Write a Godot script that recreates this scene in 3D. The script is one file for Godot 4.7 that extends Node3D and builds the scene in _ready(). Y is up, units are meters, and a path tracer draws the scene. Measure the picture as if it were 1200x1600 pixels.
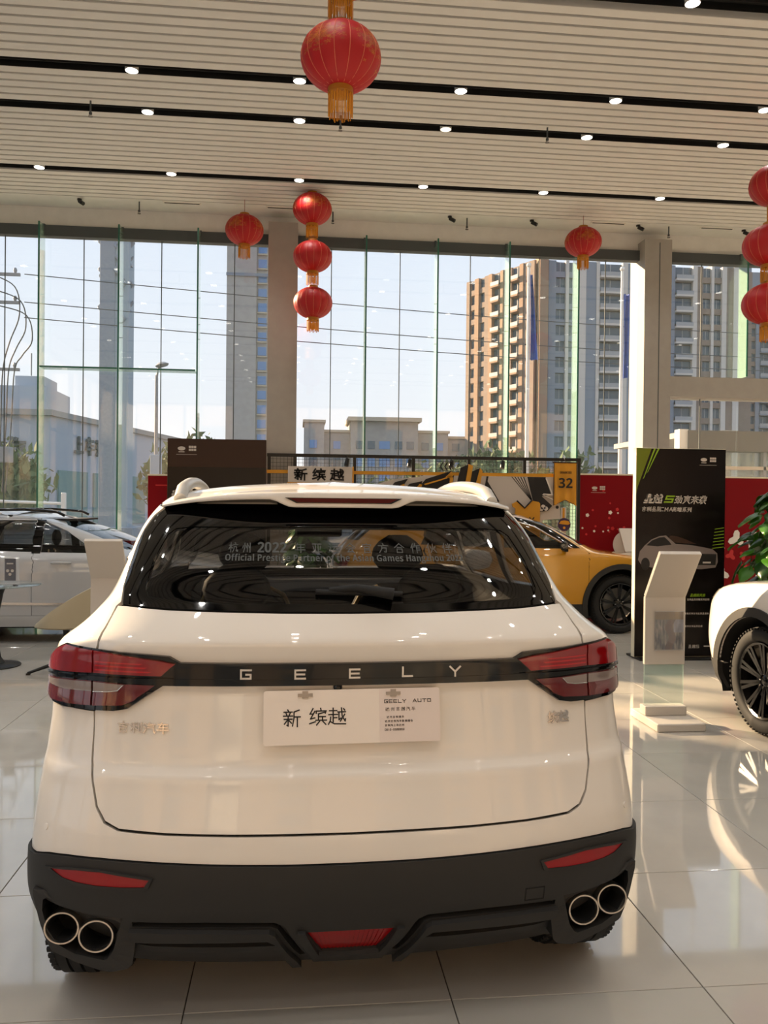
extends Node3D
# A car showroom with one wall of glass. Room axes: x along the glass wall, -z towards it, floor at y = 0.

const GLASS_Z := -11.7      # plane of the glass wall
const CEILING_Y := 5.5
const ROOM_LEFT := -5.9
const ROOM_RIGHT := 11.0
const ROOM_BACK := 6.0

var M := {}
var taken := {}
var rng := RandomNumberGenerator.new()
var cache := {}


func _ready() -> void:
	rng.seed = 20220
	make_camera_and_light()
	make_materials()
	build_room()
	build_glass_wall()
	build_ceiling()
	build_main_car()
	build_white_sedan()
	build_yellow_car()
	build_right_car()
	build_displays()
	build_furniture()
	build_plants()
	build_lanterns()
	build_outside()


func make_camera_and_light() -> void:
	var cam := Camera3D.new()
	cam.name = "camera"
	cam.fov = 63.22
	cam.near = 0.05
	cam.far = 600.0
	cam.rotation_order = EULER_ORDER_YXZ
	cam.position = Vector3(0, 1.5, 0)
	cam.rotation_degrees = Vector3(-0.45, -5.93, 0.6)
	add_child(cam)
	var env := Environment.new()
	env.tonemap_mode = Environment.TONE_MAPPER_LINEAR
	env.tonemap_exposure = 1.08
	env.background_mode = Environment.BG_SKY
	env.sdfgi_enabled = true
	env.ssao_enabled = true
	env.ssil_enabled = true
	var sky := Sky.new()
	var air := ProceduralSkyMaterial.new()
	air.sky_top_color = Color(0.74, 0.82, 0.92)
	air.sky_horizon_color = Color(0.90, 0.90, 0.90)
	air.sky_curve = 0.25
	air.sky_energy_multiplier = 1.12
	air.ground_bottom_color = Color(0.45, 0.44, 0.43)
	air.ground_horizon_color = Color(0.62, 0.61, 0.6)
	air.sun_angle_max = 0.0
	sky.sky_material = air
	env.sky = sky
	var world := WorldEnvironment.new()
	world.name = "world"
	world.environment = env
	add_child(world)
	# late sun, low, from the left and slightly beyond the glass wall
	var sun := DirectionalLight3D.new()
	sun.name = "sun"
	var az := deg_to_rad(41.0)
	var el := deg_to_rad(21.0)
	var dir := Vector3(cos(az) * cos(el), -sin(el), sin(az) * cos(el))
	sun.look_at_from_position(Vector3.ZERO, dir)
	sun.light_color = Color(1.0, 0.87, 0.70)
	sun.light_energy = 6.0
	sun.light_angular_distance = 1.2
	sun.shadow_enabled = true
	add_child(sun)


# ---------------------------------------------------------------- naming

func numbered(called: String) -> String:
	var k: int = taken.get(called, 0)
	taken[called] = k + 1
	return called if k == 0 else "%s_%03d" % [called, k]


func tag(o: Node, label: String, category: String, group := "") -> Node:
	o.set_meta("label", label)
	o.set_meta("category", category)
	if group:
		o.set_meta("group", group)
	return o


func thing(called: String, label: String, category: String, at := Vector3.ZERO, turn := 0.0, group := "") -> Node3D:
	var o := Node3D.new()
	o.name = numbered(called)
	add_child(o)
	o.position = at
	o.rotation.y = turn
	tag(o, label, category, group)
	return o


func obj(called: String, mesh: Mesh, m: Material, parent: Node, at := Vector3.ZERO) -> MeshInstance3D:
	var o := MeshInstance3D.new()
	o.name = called if parent != self else numbered(called)
	o.mesh = mesh
	o.material_override = m
	o.position = at
	parent.add_child(o, true)
	return o


func struct(called: String, mesh: Mesh, m: Material, at := Vector3.ZERO) -> MeshInstance3D:
	var o := obj(called, mesh, m, self, at)
	o.set_meta("kind", "structure")
	return o


func copy_of(o: Node3D, called: String, at: Vector3, turn: float, label: String, group := "") -> Node3D:
	var c: Node3D = o.duplicate()
	c.name = numbered(called)
	add_child(c)
	c.position = at
	c.rotation.y = turn
	c.set_meta("label", label)
	if group:
		c.set_meta("group", group)
	return c


# ---------------------------------------------------------------- mesh building

class MB:
	var v := PackedVector3Array()
	var n := PackedVector3Array()
	var uv := PackedVector2Array()

	func tri(a: Vector3, b: Vector3, c: Vector3, na: Vector3, nb: Vector3, nc: Vector3) -> void:
		if (b - a).cross(c - a).dot(na + nb + nc) > 0.0:
			v.append_array([a, c, b])
			n.append_array([na, nc, nb])
		else:
			v.append_array([a, b, c])
			n.append_array([na, nb, nc])

	func flat(a: Vector3, b: Vector3, c: Vector3, out: Vector3) -> void:
		var g := (b - a).cross(c - a)
		if g.length_squared() < 1e-16:
			return
		g = g.normalized()
		if g.dot(out) < 0.0:
			g = -g
		tri(a, b, c, g, g, g)

	func quad(a: Vector3, b: Vector3, c: Vector3, d: Vector3, out: Vector3) -> void:
		flat(a, b, c, out)
		flat(a, c, d, out)

	func box(c: Vector3, s: Vector3, basis := Basis()) -> void:
		var h := s * 0.5
		for ax in 3:
			for sg in [-1.0, 1.0]:
				var o := Vector3.ZERO
				o[ax] = h[ax] * sg
				var p := Vector3.ZERO
				p[(ax + 1) % 3] = h[(ax + 1) % 3]
				var q := Vector3.ZERO
				q[(ax + 2) % 3] = h[(ax + 2) % 3]
				quad(c + basis * (o - p - q), c + basis * (o + p - q), c + basis * (o + p + q), c + basis * (o - p + q), basis * o)

	func chamfer_box(c: Vector3, s: Vector3, ch: float, basis := Basis()) -> void:
		var h := s * 0.5
		ch = minf(ch, minf(h.x, minf(h.y, h.z)) * 0.95)
		for ax in 3:
			var e1 := (ax + 1) % 3
			var e2 := (ax + 2) % 3
			for sg in [-1.0, 1.0]:
				var o := Vector3.ZERO
				o[ax] = h[ax] * sg
				var p := Vector3.ZERO
				p[e1] = h[e1] - ch
				var q := Vector3.ZERO
				q[e2] = h[e2] - ch
				quad(c + basis * (o - p - q), c + basis * (o + p - q), c + basis * (o + p + q), c + basis * (o - p + q), basis * o)
			for s1 in [-1.0, 1.0]:
				for s2 in [-1.0, 1.0]:
					var a := Vector3.ZERO
					a[e1] = h[e1] * s1
					a[e2] = (h[e2] - ch) * s2
					var b := Vector3.ZERO
					b[e1] = (h[e1] - ch) * s1
					b[e2] = h[e2] * s2
					var l := Vector3.ZERO
					l[ax] = h[ax] - ch
					quad(c + basis * (a - l), c + basis * (a + l), c + basis * (b + l), c + basis * (b - l), basis * (a + b))
		for sx in [-1.0, 1.0]:
			for sy in [-1.0, 1.0]:
				for sz in [-1.0, 1.0]:
					var k := Vector3(h.x * sx, h.y * sy, h.z * sz)
					flat(c + basis * (k - Vector3(0, ch * sy, ch * sz)), c + basis * (k - Vector3(ch * sx, 0, ch * sz)), c + basis * (k - Vector3(ch * sx, ch * sy, 0)), basis * k)

	func bar(a: Vector3, b: Vector3, w: float, t: float, up := Vector3.UP) -> void:
		var d := b - a
		var z := d.normalized()
		if absf(z.dot(up)) > 0.98:
			up = Vector3.RIGHT
		var x := up.cross(z).normalized()
		box((a + b) * 0.5, Vector3(w, t, d.length()), Basis(x, z.cross(x), z))

	func tube(pts: PackedVector3Array, radii, seg := 8, caps := true) -> void:
		var cnt := pts.size()
		var up := Vector3.UP
		var rings := []
		var norms := []
		var last_x := Vector3.ZERO
		for i in cnt:
			var d := (pts[mini(i + 1, cnt - 1)] - pts[maxi(i - 1, 0)]).normalized()
			var x: Vector3
			if last_x == Vector3.ZERO:
				x = d.cross(up if absf(d.dot(up)) < 0.95 else Vector3.RIGHT).normalized()
			else:
				x = (last_x - d * last_x.dot(d)).normalized()
			last_x = x
			var y := d.cross(x)
			var r: float = radii[i] if radii is Array or radii is PackedFloat32Array else radii
			var ring := PackedVector3Array()
			var nor := PackedVector3Array()
			for k in seg:
				var t := TAU * k / seg
				var o := x * cos(t) + y * sin(t)
				ring.append(pts[i] + o * r)
				nor.append(o)
			rings.append(ring)
			norms.append(nor)
		for i in cnt - 1:
			for k in seg:
				var k2 := (k + 1) % seg
				tri(rings[i][k], rings[i][k2], rings[i + 1][k2], norms[i][k], norms[i][k2], norms[i + 1][k2])
				tri(rings[i][k], rings[i + 1][k2], rings[i + 1][k], norms[i][k], norms[i + 1][k2], norms[i + 1][k])
		if caps:
			for e in [0, cnt - 1]:
				var out := (pts[0] - pts[1]) if e == 0 else (pts[cnt - 1] - pts[cnt - 2])
				for k in range(1, seg - 1):
					flat(rings[e][0], rings[e][k], rings[e][k + 1], out)

	# profile of (radius, height) turned about the y axis, smooth where the profile bends gently
	func lathe(prof: PackedVector2Array, seg := 24, xf := Transform3D(), from := 0.0, to := TAU) -> void:
		var m := prof.size() - 1
		var sn := []
		for i in m:
			var d := prof[i + 1] - prof[i]
			sn.append(Vector2(d.y, -d.x).normalized())
		for i in m:
			var n0: Vector2 = sn[i]
			var n1: Vector2 = sn[i]
			if i > 0 and n0.dot(sn[i - 1]) > 0.6:
				n0 = (n0 + sn[i - 1]).normalized()
			if i < m - 1 and n1.dot(sn[i + 1]) > 0.6:
				n1 = (n1 + sn[i + 1]).normalized()
			for k in seg:
				var t0 := lerpf(from, to, float(k) / seg)
				var t1 := lerpf(from, to, float(k + 1) / seg)
				var c0 := Vector3(cos(t0), 0, sin(t0))
				var c1 := Vector3(cos(t1), 0, sin(t1))
				var a := xf * (c0 * prof[i].x + Vector3.UP * prof[i].y)
				var b := xf * (c1 * prof[i].x + Vector3.UP * prof[i].y)
				var c := xf * (c1 * prof[i + 1].x + Vector3.UP * prof[i + 1].y)
				var d := xf * (c0 * prof[i + 1].x + Vector3.UP * prof[i + 1].y)
				var na := xf.basis * (c0 * n0.x + Vector3.UP * n0.y)
				var nb := xf.basis * (c1 * n0.x + Vector3.UP * n0.y)
				var nc := xf.basis * (c1 * n1.x + Vector3.UP * n1.y)
				var nd := xf.basis * (c0 * n1.x + Vector3.UP * n1.y)
				if prof[i].x > 1e-5:
					tri(a, b, c, na, nb, nc)
				if prof[i + 1].x > 1e-5:
					tri(a, c, d, na, nc, nd)

	# flat polygon in the xy plane given depth along z (from z0 to z1), placed by xf
	func prism(poly: PackedVector2Array, z0: float, z1: float, xf := Transform3D()) -> void:
		var t := Geometry2D.triangulate_polygon(poly)
		for i in range(0, t.size(), 3):
			for z in [z0, z1]:
				var out := xf.basis * Vector3(0, 0, -1 if z == minf(z0, z1) else 1)
				flat(xf * Vector3(poly[t[i]].x, poly[t[i]].y, z), xf * Vector3(poly[t[i + 1]].x, poly[t[i + 1]].y, z), xf * Vector3(poly[t[i + 2]].x, poly[t[i + 2]].y, z), out)
		var cw := Geometry2D.is_polygon_clockwise(poly)
		for i in poly.size():
			var a := poly[i]
			var b := poly[(i + 1) % poly.size()]
			var d := b - a
			var out := xf.basis * (Vector3(d.y, -d.x, 0) * (-1.0 if cw else 1.0))
			quad(xf * Vector3(a.x, a.y, z0), xf * Vector3(b.x, b.y, z0), xf * Vector3(b.x, b.y, z1), xf * Vector3(a.x, a.y, z1), out)

	# smooth sheet of points rows[i][j]; flip turns the normals over
	func sheet(rows: Array, flip := false, closed := false) -> void:
		var nr := rows.size()
		var nc: int = rows[0].size()
		var nor := []
		for i in nr:
			var line := PackedVector3Array()
			for j in nc:
				var du: Vector3 = rows[mini(i + 1, nr - 1)][j] - rows[maxi(i - 1, 0)][j]
				var jn := (j + 1) % nc if closed else mini(j + 1, nc - 1)
				var jp := (j - 1 + nc) % nc if closed else maxi(j - 1, 0)
				var dv: Vector3 = rows[i][jn] - rows[i][jp]
				var g := du.cross(dv).normalized()
				line.append(-g if flip else g)
			nor.append(line)
		for i in nr - 1:
			for j in (nc if closed else nc - 1):
				var k := (j + 1) % nc
				tri(rows[i][j], rows[i][k], rows[i + 1][k], nor[i][j], nor[i][k], nor[i + 1][k])
				tri(rows[i][j], rows[i + 1][k], rows[i + 1][j], nor[i][j], nor[i + 1][k], nor[i + 1][j])

	func mesh() -> ArrayMesh:
		var out := ArrayMesh.new()
		if v.is_empty():
			return out
		var a := []
		a.resize(Mesh.ARRAY_MAX)
		a[Mesh.ARRAY_VERTEX] = v
		a[Mesh.ARRAY_NORMAL] = n
		if uv.size() == v.size():
			a[Mesh.ARRAY_TEX_UV] = uv
		out.add_surface_from_arrays(Mesh.PRIMITIVE_TRIANGLES, a)
		return out


func cbox(s: Vector3, ch := 0.004) -> ArrayMesh:
	var key := "b%s%s" % [s, ch]
	if not cache.has(key):
		var b := MB.new()
		if ch > 0.0:
			b.chamfer_box(Vector3.ZERO, s, ch)
		else:
			b.box(Vector3.ZERO, s)
		cache[key] = b.mesh()
	return cache[key]


func slab(lo: Vector3, hi: Vector3) -> ArrayMesh:
	var b := MB.new()
	b.box((lo + hi) * 0.5, hi - lo)
	return b.mesh()


func lathed(prof: Array, seg := 24, xf := Transform3D()) -> ArrayMesh:
	var b := MB.new()
	b.lathe(PackedVector2Array(prof), seg, xf)
	return b.mesh()


func tubed(pts: Array, r, seg := 8) -> ArrayMesh:
	var b := MB.new()
	b.tube(PackedVector3Array(pts), r, seg)
	return b.mesh()


func eased(pts: Array, per := 6) -> Array:
	# a smooth line through the given points
	var out := []
	for i in pts.size() - 1:
		var p0: Vector3 = pts[maxi(i - 1, 0)]
		var p1: Vector3 = pts[i]
		var p2: Vector3 = pts[i + 1]
		var p3: Vector3 = pts[mini(i + 2, pts.size() - 1)]
		for k in per:
			out.append(p1.cubic_interpolate(p2, p0, p3, float(k) / per))
	out.append(pts[pts.size() - 1])
	return out


func prismed(poly: Array, z0: float, z1: float) -> ArrayMesh:
	var b := MB.new()
	b.prism(PackedVector2Array(poly), z0, z1)
	return b.mesh()


# ---------------------------------------------------------------- lettering: characters as brush strokes on a 100 x 100 field

const GLYPHS := {
	"新": "28,4 33,12;8,16 52,16;19,22 23,33;41,22 36,34;5,38 54,38;9,56 51,56;30,38 30,94 24,90;27,60 10,82;34,62 48,78;90,6 62,16 62,50 54,94;62,44 96,44;80,44 80,98",
	"缤": "24,4 8,34 24,34;34,20 10,62 34,56;6,88 36,78;66,3 68,12;42,30 42,18 96,18 92,30;86,26 56,34;54,34 54,70;54,50 92,50;76,50 76,70;40,70 98,70;60,76 44,96;78,76 94,94",
	"越": "10,18 50,18;30,4 30,40;6,40 54,40;30,40 30,80;30,58 50,58;16,54 14,74 4,94;12,78 36,92 98,94;56,26 98,26;62,26 62,70 74,60;76,4 80,50 96,78 98,66;88,8 94,16;94,40 70,78",
	"吉": "10,22 90,22;50,4 50,44;22,44 78,44;24,60 76,60 76,92 24,92 24,60",
	"利": "50,8 14,18;6,34 58,34;32,14 32,96;30,40 6,74;36,44 56,66;70,18 70,70;92,6 92,92 80,86",
	"汽": "10,10 22,20;4,36 16,46;6,94 22,62;48,4 36,30;46,18 94,18;44,34 86,34;36,50 82,50 84,80 94,96 98,84",
	"车": "14,18 88,18;42,4 22,46 90,46;6,68 96,68;54,30 54,98",
	"达": "36,28 94,28;64,8 62,36 38,70;66,34 94,68;10,10 20,20;4,38 20,38 18,78 4,92;18,80 36,92 98,92",
	"州": "14,34 8,54;44,34 50,52;72,32 80,52;30,8 30,50 18,94;58,12 58,92;88,6 88,96",
	"杭": "4,30 42,30;24,4 24,96;22,34 4,66;26,42 42,58;68,4 74,14;48,26 98,26;58,44 58,66 46,94;58,44 84,44 84,84 98,90 98,76",
	"年": "26,4 8,36;24,20 90,20;26,46 84,46;26,46 26,70;4,70 96,70;56,20 56,98",
	"亚": "8,12 92,12;38,12 38,88;62,12 62,88;14,34 24,66;88,32 78,66;4,90 96,90",
	"运": "44,16 88,16;34,40 98,40;62,40 44,72 88,68;78,54 92,78;10,10 20,20;4,38 20,38 18,78 4,92;18,80 36,92 98,92",
	"会": "50,4 6,42;50,4 94,42;30,40 70,40;14,58 88,58;46,58 26,88 78,84;66,70 86,96",
	"官": "50,2 52,12;10,30 10,16 92,16 88,30;28,34 28,96;28,34 74,34 74,54 28,54;28,68 80,68 80,94 28,94",
	"方": "48,4 54,16;6,26 94,26;40,26 38,56 12,94;38,48 80,48 76,90 60,86",
	"合": "50,4 6,44;50,4 94,44;30,42 70,42;26,58 76,58 76,94 26,94 26,58",
	"作": "28,4 6,46;20,30 20,96;50,6 36,40;46,26 96,26;62,26 62,96;62,48 92,48;62,68 94,68",
	"伙": "28,4 6,46;20,30 20,96;42,36 48,52;92,32 82,50;68,8 66,50 40,94;68,54 96,92",
	"伴": "28,4 6,46;20,30 20,96;46,14 54,30;90,12 80,30;42,42 94,42;36,64 98,64;68,6 68,98",
	"星": "24,4 76,4 76,40 24,40 24,4;24,22 76,22;26,46 10,68;22,56 88,56;22,74 82,74;6,94 96,94;50,44 50,94",
	"劲": "8,14 44,14 6,50;26,32 50,50;8,58 46,58;28,58 28,86;4,90 50,82;52,32 92,32 88,90 74,84;70,6 68,54 48,94",
	"爽": "8,16 92,16;22,28 36,40;36,28 22,40;22,50 36,62;36,50 22,62;66,28 80,40;80,28 66,40;66,50 80,62;80,50 66,62;52,4 50,56 8,96;52,56 94,96",
	"来": "12,20 88,20;28,28 34,42;72,28 64,42;4,48 96,48;50,4 50,98;48,52 8,88;52,52 94,88",
	"袭": "8,18 92,18;40,4 38,26 14,46;56,10 58,40 88,42 90,34;78,24 52,44;66,4 74,12;48,46 52,52;8,58 92,58;48,58 6,86;34,70 34,96 52,88;84,64 66,76;50,62 94,96",
	"品": "28,6 72,6 72,42 28,42 28,6;8,54 42,54 42,94 8,94 8,54;58,54 92,54 92,94 58,94 58,54",
	"牌": "14,6 14,60 4,94;32,4 32,30;14,32 42,32;14,56 34,56 34,94;72,4 64,14;50,14 92,14 92,46 50,46 50,14;50,30 92,30;70,14 70,46 46,66;46,70 98,70;78,54 78,98",
	"高": "48,2 52,10;6,16 94,16;30,24 70,24 70,40 30,40 30,24;12,94 12,50 88,50 88,90 78,88;34,62 66,62 66,82 34,82 34,62",
	"端": "18,6 24,16;4,24 40,24;10,36 14,68;32,34 28,68;4,78 42,72;70,4 70,28;50,10 50,28 94,28 94,10;44,40 98,40;68,40 64,54;50,94 50,56 92,56 92,92;64,56 64,90;78,56 78,90",
	"系": "84,4 20,16;40,18 24,38 64,34;70,24 18,58 84,54;66,44 86,64;52,58 52,96;30,66 10,90;72,66 92,88",
	"列": "4,14 56,14;26,14 8,56;22,36 50,36 36,72 10,96;22,50 34,64;70,18 70,70;92,6 92,92 80,86",
	"上": "48,8 48,90;48,44 84,44;6,92 94,92",
	"潮": "8,10 18,20;4,36 14,46;4,94 18,62;24,16 60,16;42,4 42,28;28,30 56,30 56,60 28,60 28,30;28,45 56,45;24,74 62,74;42,60 42,98;70,10 70,60 62,96;70,10 94,10 94,92 84,88;70,34 94,34;70,58 94,58",
	"福": "18,4 24,14;6,26 38,26 6,62;24,50 24,96;30,52 40,64;46,10 96,10;54,24 88,24 88,44 54,44 54,24;50,56 94,56 94,94 50,94 50,56;50,75 94,75;72,56 72,94",
	"祥": "18,4 24,14;6,26 38,26 6,62;24,50 24,96;30,52 40,64;56,6 62,20;86,4 78,20;48,28 94,28;52,48 92,48;44,68 98,68;72,28 72,98",
	"G": "92,12 12,12 12,88 90,88 90,52 54,52",
	"E": "92,12 12,12 12,88 92,88;12,50 86,50",
	"L": "14,6 14,88 92,88",
	"Y": "8,8 50,54 92,8;50,54 50,94",
	"S": "92,12 10,12 10,50 90,50 90,88 6,88",
	"A": "4,94 50,6 96,94;22,66 78,66",
	"U": "10,6 10,88 90,88 90,6",
	"T": "4,12 96,12;50,12 50,94",
	"O": "10,12 90,12 90,88 10,88 10,12",
	"C": "92,12 12,12 12,88 92,88",
	"M": "8,94 8,8 50,62 92,8 92,94",
	"2": "10,12 90,12 90,50 10,50 10,88 92,88",
	"0": "10,12 90,12 90,88 10,88 10,12",
	"3": "10,12 88,12 88,88 8,88;24,50 88,50",
	"1": "30,20 54,8 54,94",
	"8": "14,12 86,12 86,88 14,88 14,12;14,50 86,50",
	"-": "20,50 80,50",
}


# a row of stroke characters in the xy plane, centred on the origin; size is the character height, gap the advance
func strokes(text: String, size: float, advance: float, pen: float, depth: float, wide := 1.0, slant := 0.0) -> ArrayMesh:
	var b := MB.new()
	var count := text.length()
	for k in count:
		var ch := text[k]
		if not GLYPHS.has(ch):
			continue
		var cx := (k - (count - 1) * 0.5) * advance
		for stroke in GLYPHS[ch].split(";"):
			var line := PackedVector2Array()
			for p in stroke.split(" "):
				var xy: PackedStringArray = p.split(",")
				line.append(Vector2((float(xy[0]) - 50.0) * wide, 50.0 - float(xy[1])))
			var runs := [line]
			if line[0].is_equal_approx(line[line.size() - 1]):
				runs = []
				for i in line.size() - 1:
					runs.append(PackedVector2Array([line[i], line[i + 1]]))
			for run in runs:
				for poly in Geometry2D.offset_polyline(run, pen * 50.0, Geometry2D.JOIN_MITER, Geometry2D.END_SQUARE):
					if Geometry2D.is_polygon_clockwise(poly):
						continue
					var q := PackedVector2Array()
					for p in poly:
						q.append(Vector2(cx + (p.x + slant * p.y) * size / 100.0, p.y * size / 100.0))
					b.prism(q, 0.0, depth)
	return b.mesh()


func words(text: String, size: float, depth: float, bold := false) -> ArrayMesh:
	var t := TextMesh.new()
	var f := SystemFont.new()
	f.font_names = PackedStringArray(["Droid Sans"])
	f.font_weight = 700 if bold else 400
	t.font = f
	t.font_size = 64
	t.pixel_size = size / 64.0
	t.depth = depth
	t.text = text
	t.curve_step = 2.0
	var out := ArrayMesh.new()
	out.add_surface_from_arrays(Mesh.PRIMITIVE_TRIANGLES, t.get_mesh_arrays())
	return out


# carry every point of a mesh through a function (used to lay lettering onto curved panels)
func bent(mesh: ArrayMesh, f: Callable) -> ArrayMesh:
	var a := mesh.surface_get_arrays(0)
	var v: PackedVector3Array = a[Mesh.ARRAY_VERTEX]
	var idx = a[Mesh.ARRAY_INDEX]
	var b := MB.new()
	var pts := PackedVector3Array()
	for p in v:
		pts.append(f.call(p))
	var nn: PackedVector3Array = a[Mesh.ARRAY_NORMAL]
	var order := []
	if idx == null or idx.size() == 0:
		order = range(v.size())
	else:
		order = Array(idx)
	for i in range(0, order.size(), 3):
		var i0: int = order[i]
		var i1: int = order[i + 1]
		var i2: int = order[i + 2]
		var c0 := (v[i0] + v[i1] + v[i2]) / 3.0
		var out: Vector3 = f.call(c0 + nn[i0] * 0.002) - f.call(c0)
		b.flat(pts[i0], pts[i1], pts[i2], out)
	return b.mesh()


# ---------------------------------------------------------------- materials

func flat_mat(key: String, c: Color, rough := 0.6, metal := 0.0, spec := 0.5) -> StandardMaterial3D:
	var m := StandardMaterial3D.new()
	m.resource_name = key
	m.albedo_color = c
	m.roughness = rough
	m.metallic = metal
	m.metallic_specular = spec
	M[key] = m
	return m


func noise_tex(freq: float, lo: Color, hi: Color, size := 512, octaves := 4, kind := FastNoiseLite.TYPE_SIMPLEX_SMOOTH, sd := 7) -> NoiseTexture2D:
	var n := FastNoiseLite.new()
	n.noise_type = kind
	n.frequency = freq
	n.fractal_octaves = octaves
	n.seed = sd
	var t := NoiseTexture2D.new()
	t.width = size
	t.height = size
	t.seamless = true
	t.noise = n
	var g := Gradient.new()
	g.set_color(0, lo)
	g.set_color(1, hi)
	t.color_ramp = g
	return t


func textured(key: String, tex: Texture2D, scale: float, rough := 0.6) -> StandardMaterial3D:
	var m := flat_mat(key, Color.WHITE, rough)
	m.albedo_texture = tex
	m.uv1_triplanar = true
	m.uv1_world_triplanar = true
	m.uv1_scale = Vector3.ONE * scale
	return m


func paint(key: String, c: Color, rough := 0.35) -> void:
	var m := flat_mat(key, c, rough)
	m.clearcoat_enabled = true
	m.clearcoat = 1.0
	m.clearcoat_roughness = 0.02


func pane(key: String, c: Color, alpha: float) -> void:
	var m := flat_mat(key, Color(c.r, c.g, c.b, alpha), 0.02)
	m.transparency = BaseMaterial3D.TRANSPARENCY_ALPHA


func glow(key: String, c: Color, e: float) -> void:
	var m := flat_mat(key, c, 0.4)
	m.emission_enabled = true
	m.emission = c
	m.emission_energy_multiplier = e


func make_materials() -> void:
	# polished stone tiles: three tones with a faint veining
	for k in 3:
		var base: Color = [Color(0.72, 0.705, 0.67), Color(0.735, 0.715, 0.68), Color(0.71, 0.695, 0.66)][k]
		var m := textured("floor_tile_%d" % k, noise_tex(0.006 + 0.002 * k, base.darkened(0.035), base.lightened(0.05), 512, 5, FastNoiseLite.TYPE_SIMPLEX_SMOOTH, 11 + k), 0.45, 0.045)
		m.metallic_specular = 0.6
	flat_mat("grout", Color(0.33, 0.30, 0.27), 0.9)
	textured("wall_white", noise_tex(0.02, Color(0.85, 0.845, 0.83), Color(0.88, 0.875, 0.86)), 0.5, 0.8)
	textured("column_grey", noise_tex(0.02, Color(0.62, 0.605, 0.58), Color(0.645, 0.63, 0.605)), 0.5, 0.55)
	flat_mat("slat", Color(0.86, 0.85, 0.83), 0.6)
	flat_mat("plenum", Color(0.60, 0.58, 0.56), 0.95)
	flat_mat("black_track", Color(0.045, 0.04, 0.04), 0.6)
	flat_mat("blind_grey", Color(0.28, 0.30, 0.31), 0.7)
	flat_mat("sealant", Color(0.30, 0.33, 0.34), 0.5)
	flat_mat("glass_edge", Color(0.20, 0.42, 0.36), 0.15)
	pane("glass", Color(0.75, 0.85, 0.84), 0.05)
	pane("fin_glass", Color(0.70, 0.86, 0.79), 0.28)
	pane("stand_glass", Color(0.62, 0.78, 0.72), 0.20)
	pane("car_glass", Color(0.02, 0.025, 0.025), 0.55)
	pane("car_glass_dark", Color(0.01, 0.01, 0.012), 0.52)
	pane("windscreen", Color(0.10, 0.14, 0.13), 0.25)
	pane("acrylic", Color(0.85, 0.9, 0.95), 0.12)
	pane("table_glass", Color(0.45, 0.55, 0.55), 0.35)
	glow("lamp_disc", Color(1.0, 0.97, 0.92), 9.0)
	glow("lamp_disc_dim", Color(1.0, 0.96, 0.9), 1.2)
	flat_mat("lamp_rim", Color(0.85, 0.85, 0.85), 0.4)
	paint("paint_white", Color(0.88, 0.855, 0.82))
	paint("paint_pearl_shaded", Color(0.68, 0.69, 0.70))  # white car standing in shade; that shade is put into the grey paint
	paint("paint_yellow", Color(0.74, 0.52, 0.06), 0.3)
	flat_mat("gloss_black", Color(0.02, 0.018, 0.018), 0.05)
	flat_mat("dark_inner_shell", Color(0.17, 0.165, 0.16), 0.9)  # dark shell under the whole body; lines the cabin, shows dark in panel gaps
	textured("trim_plastic", noise_tex(0.25, Color(0.105, 0.10, 0.095), Color(0.145, 0.14, 0.132), 256, 3), 6.0, 0.62)
	flat_mat("chrome", Color(0.88, 0.87, 0.86), 0.2, 1.0)
	flat_mat("exhaust_steel", Color(0.78, 0.76, 0.73), 0.28, 1.0)
	flat_mat("near_black", Color(0.02, 0.018, 0.016), 0.9)  # near-black put in recesses: pipe bores, wheel wells, undersides, the tow cover line
	flat_mat("rubber", Color(0.055, 0.053, 0.05), 0.75)
	flat_mat("rim_black", Color(0.03, 0.03, 0.03), 0.22)
	flat_mat("brake_steel", Color(0.5, 0.49, 0.48), 0.4, 1.0)
	paint("lens_red", Color(0.52, 0.02, 0.045), 0.12)
	paint("lens_dark_red", Color(0.36, 0.012, 0.03), 0.12)
	paint("lens_clear", Color(0.52, 0.47, 0.45), 0.15)
	paint("lens_stripe", Color(0.72, 0.05, 0.07), 0.12)
	flat_mat("reflector_red", Color(0.55, 0.015, 0.04), 0.25)
	flat_mat("letter_silver", Color(0.82, 0.80, 0.78), 0.3, 0.6)
	flat_mat("sticker", Color(0.27, 0.285, 0.285), 0.7)
	flat_mat("plate_card", Color(0.90, 0.86, 0.82), 0.28)
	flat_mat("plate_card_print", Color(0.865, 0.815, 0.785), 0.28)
	flat_mat("ink", Color(0.04, 0.035, 0.04), 0.6)
	flat_mat("ink_grey", Color(0.32, 0.29, 0.28), 0.6)
	flat_mat("seat_dark", Color(0.05, 0.048, 0.046), 0.7)
	flat_mat("seat_cream", Color(0.72, 0.62, 0.42), 0.6)
	flat_mat("stand_white", Color(0.80, 0.77, 0.73), 0.45)
	flat_mat("cream_shell", Color(0.72, 0.68, 0.58), 0.5)
	flat_mat("black_metal", Color(0.035, 0.033, 0.033), 0.4)
	flat_mat("board_dark", Color(0.07, 0.048, 0.045), 0.2, 0.0, 0.35)
	flat_mat("board_brown", Color(0.23, 0.165, 0.135), 0.35, 0.0, 0.3)
	flat_mat("board_edge", Color(0.86, 0.83, 0.74), 0.5)
	flat_mat("red_panel", Color(0.47, 0.02, 0.065), 0.5, 0.0, 0.25)
	flat_mat("red_bright", Color(0.72, 0.06, 0.09), 0.4)
	flat_mat("print_green", Color(0.40, 0.45, 0.03), 0.3)
	flat_mat("print_lime", Color(0.52, 0.66, 0.08), 0.4)
	flat_mat("print_silver", Color(0.74, 0.71, 0.68), 0.4)
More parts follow.
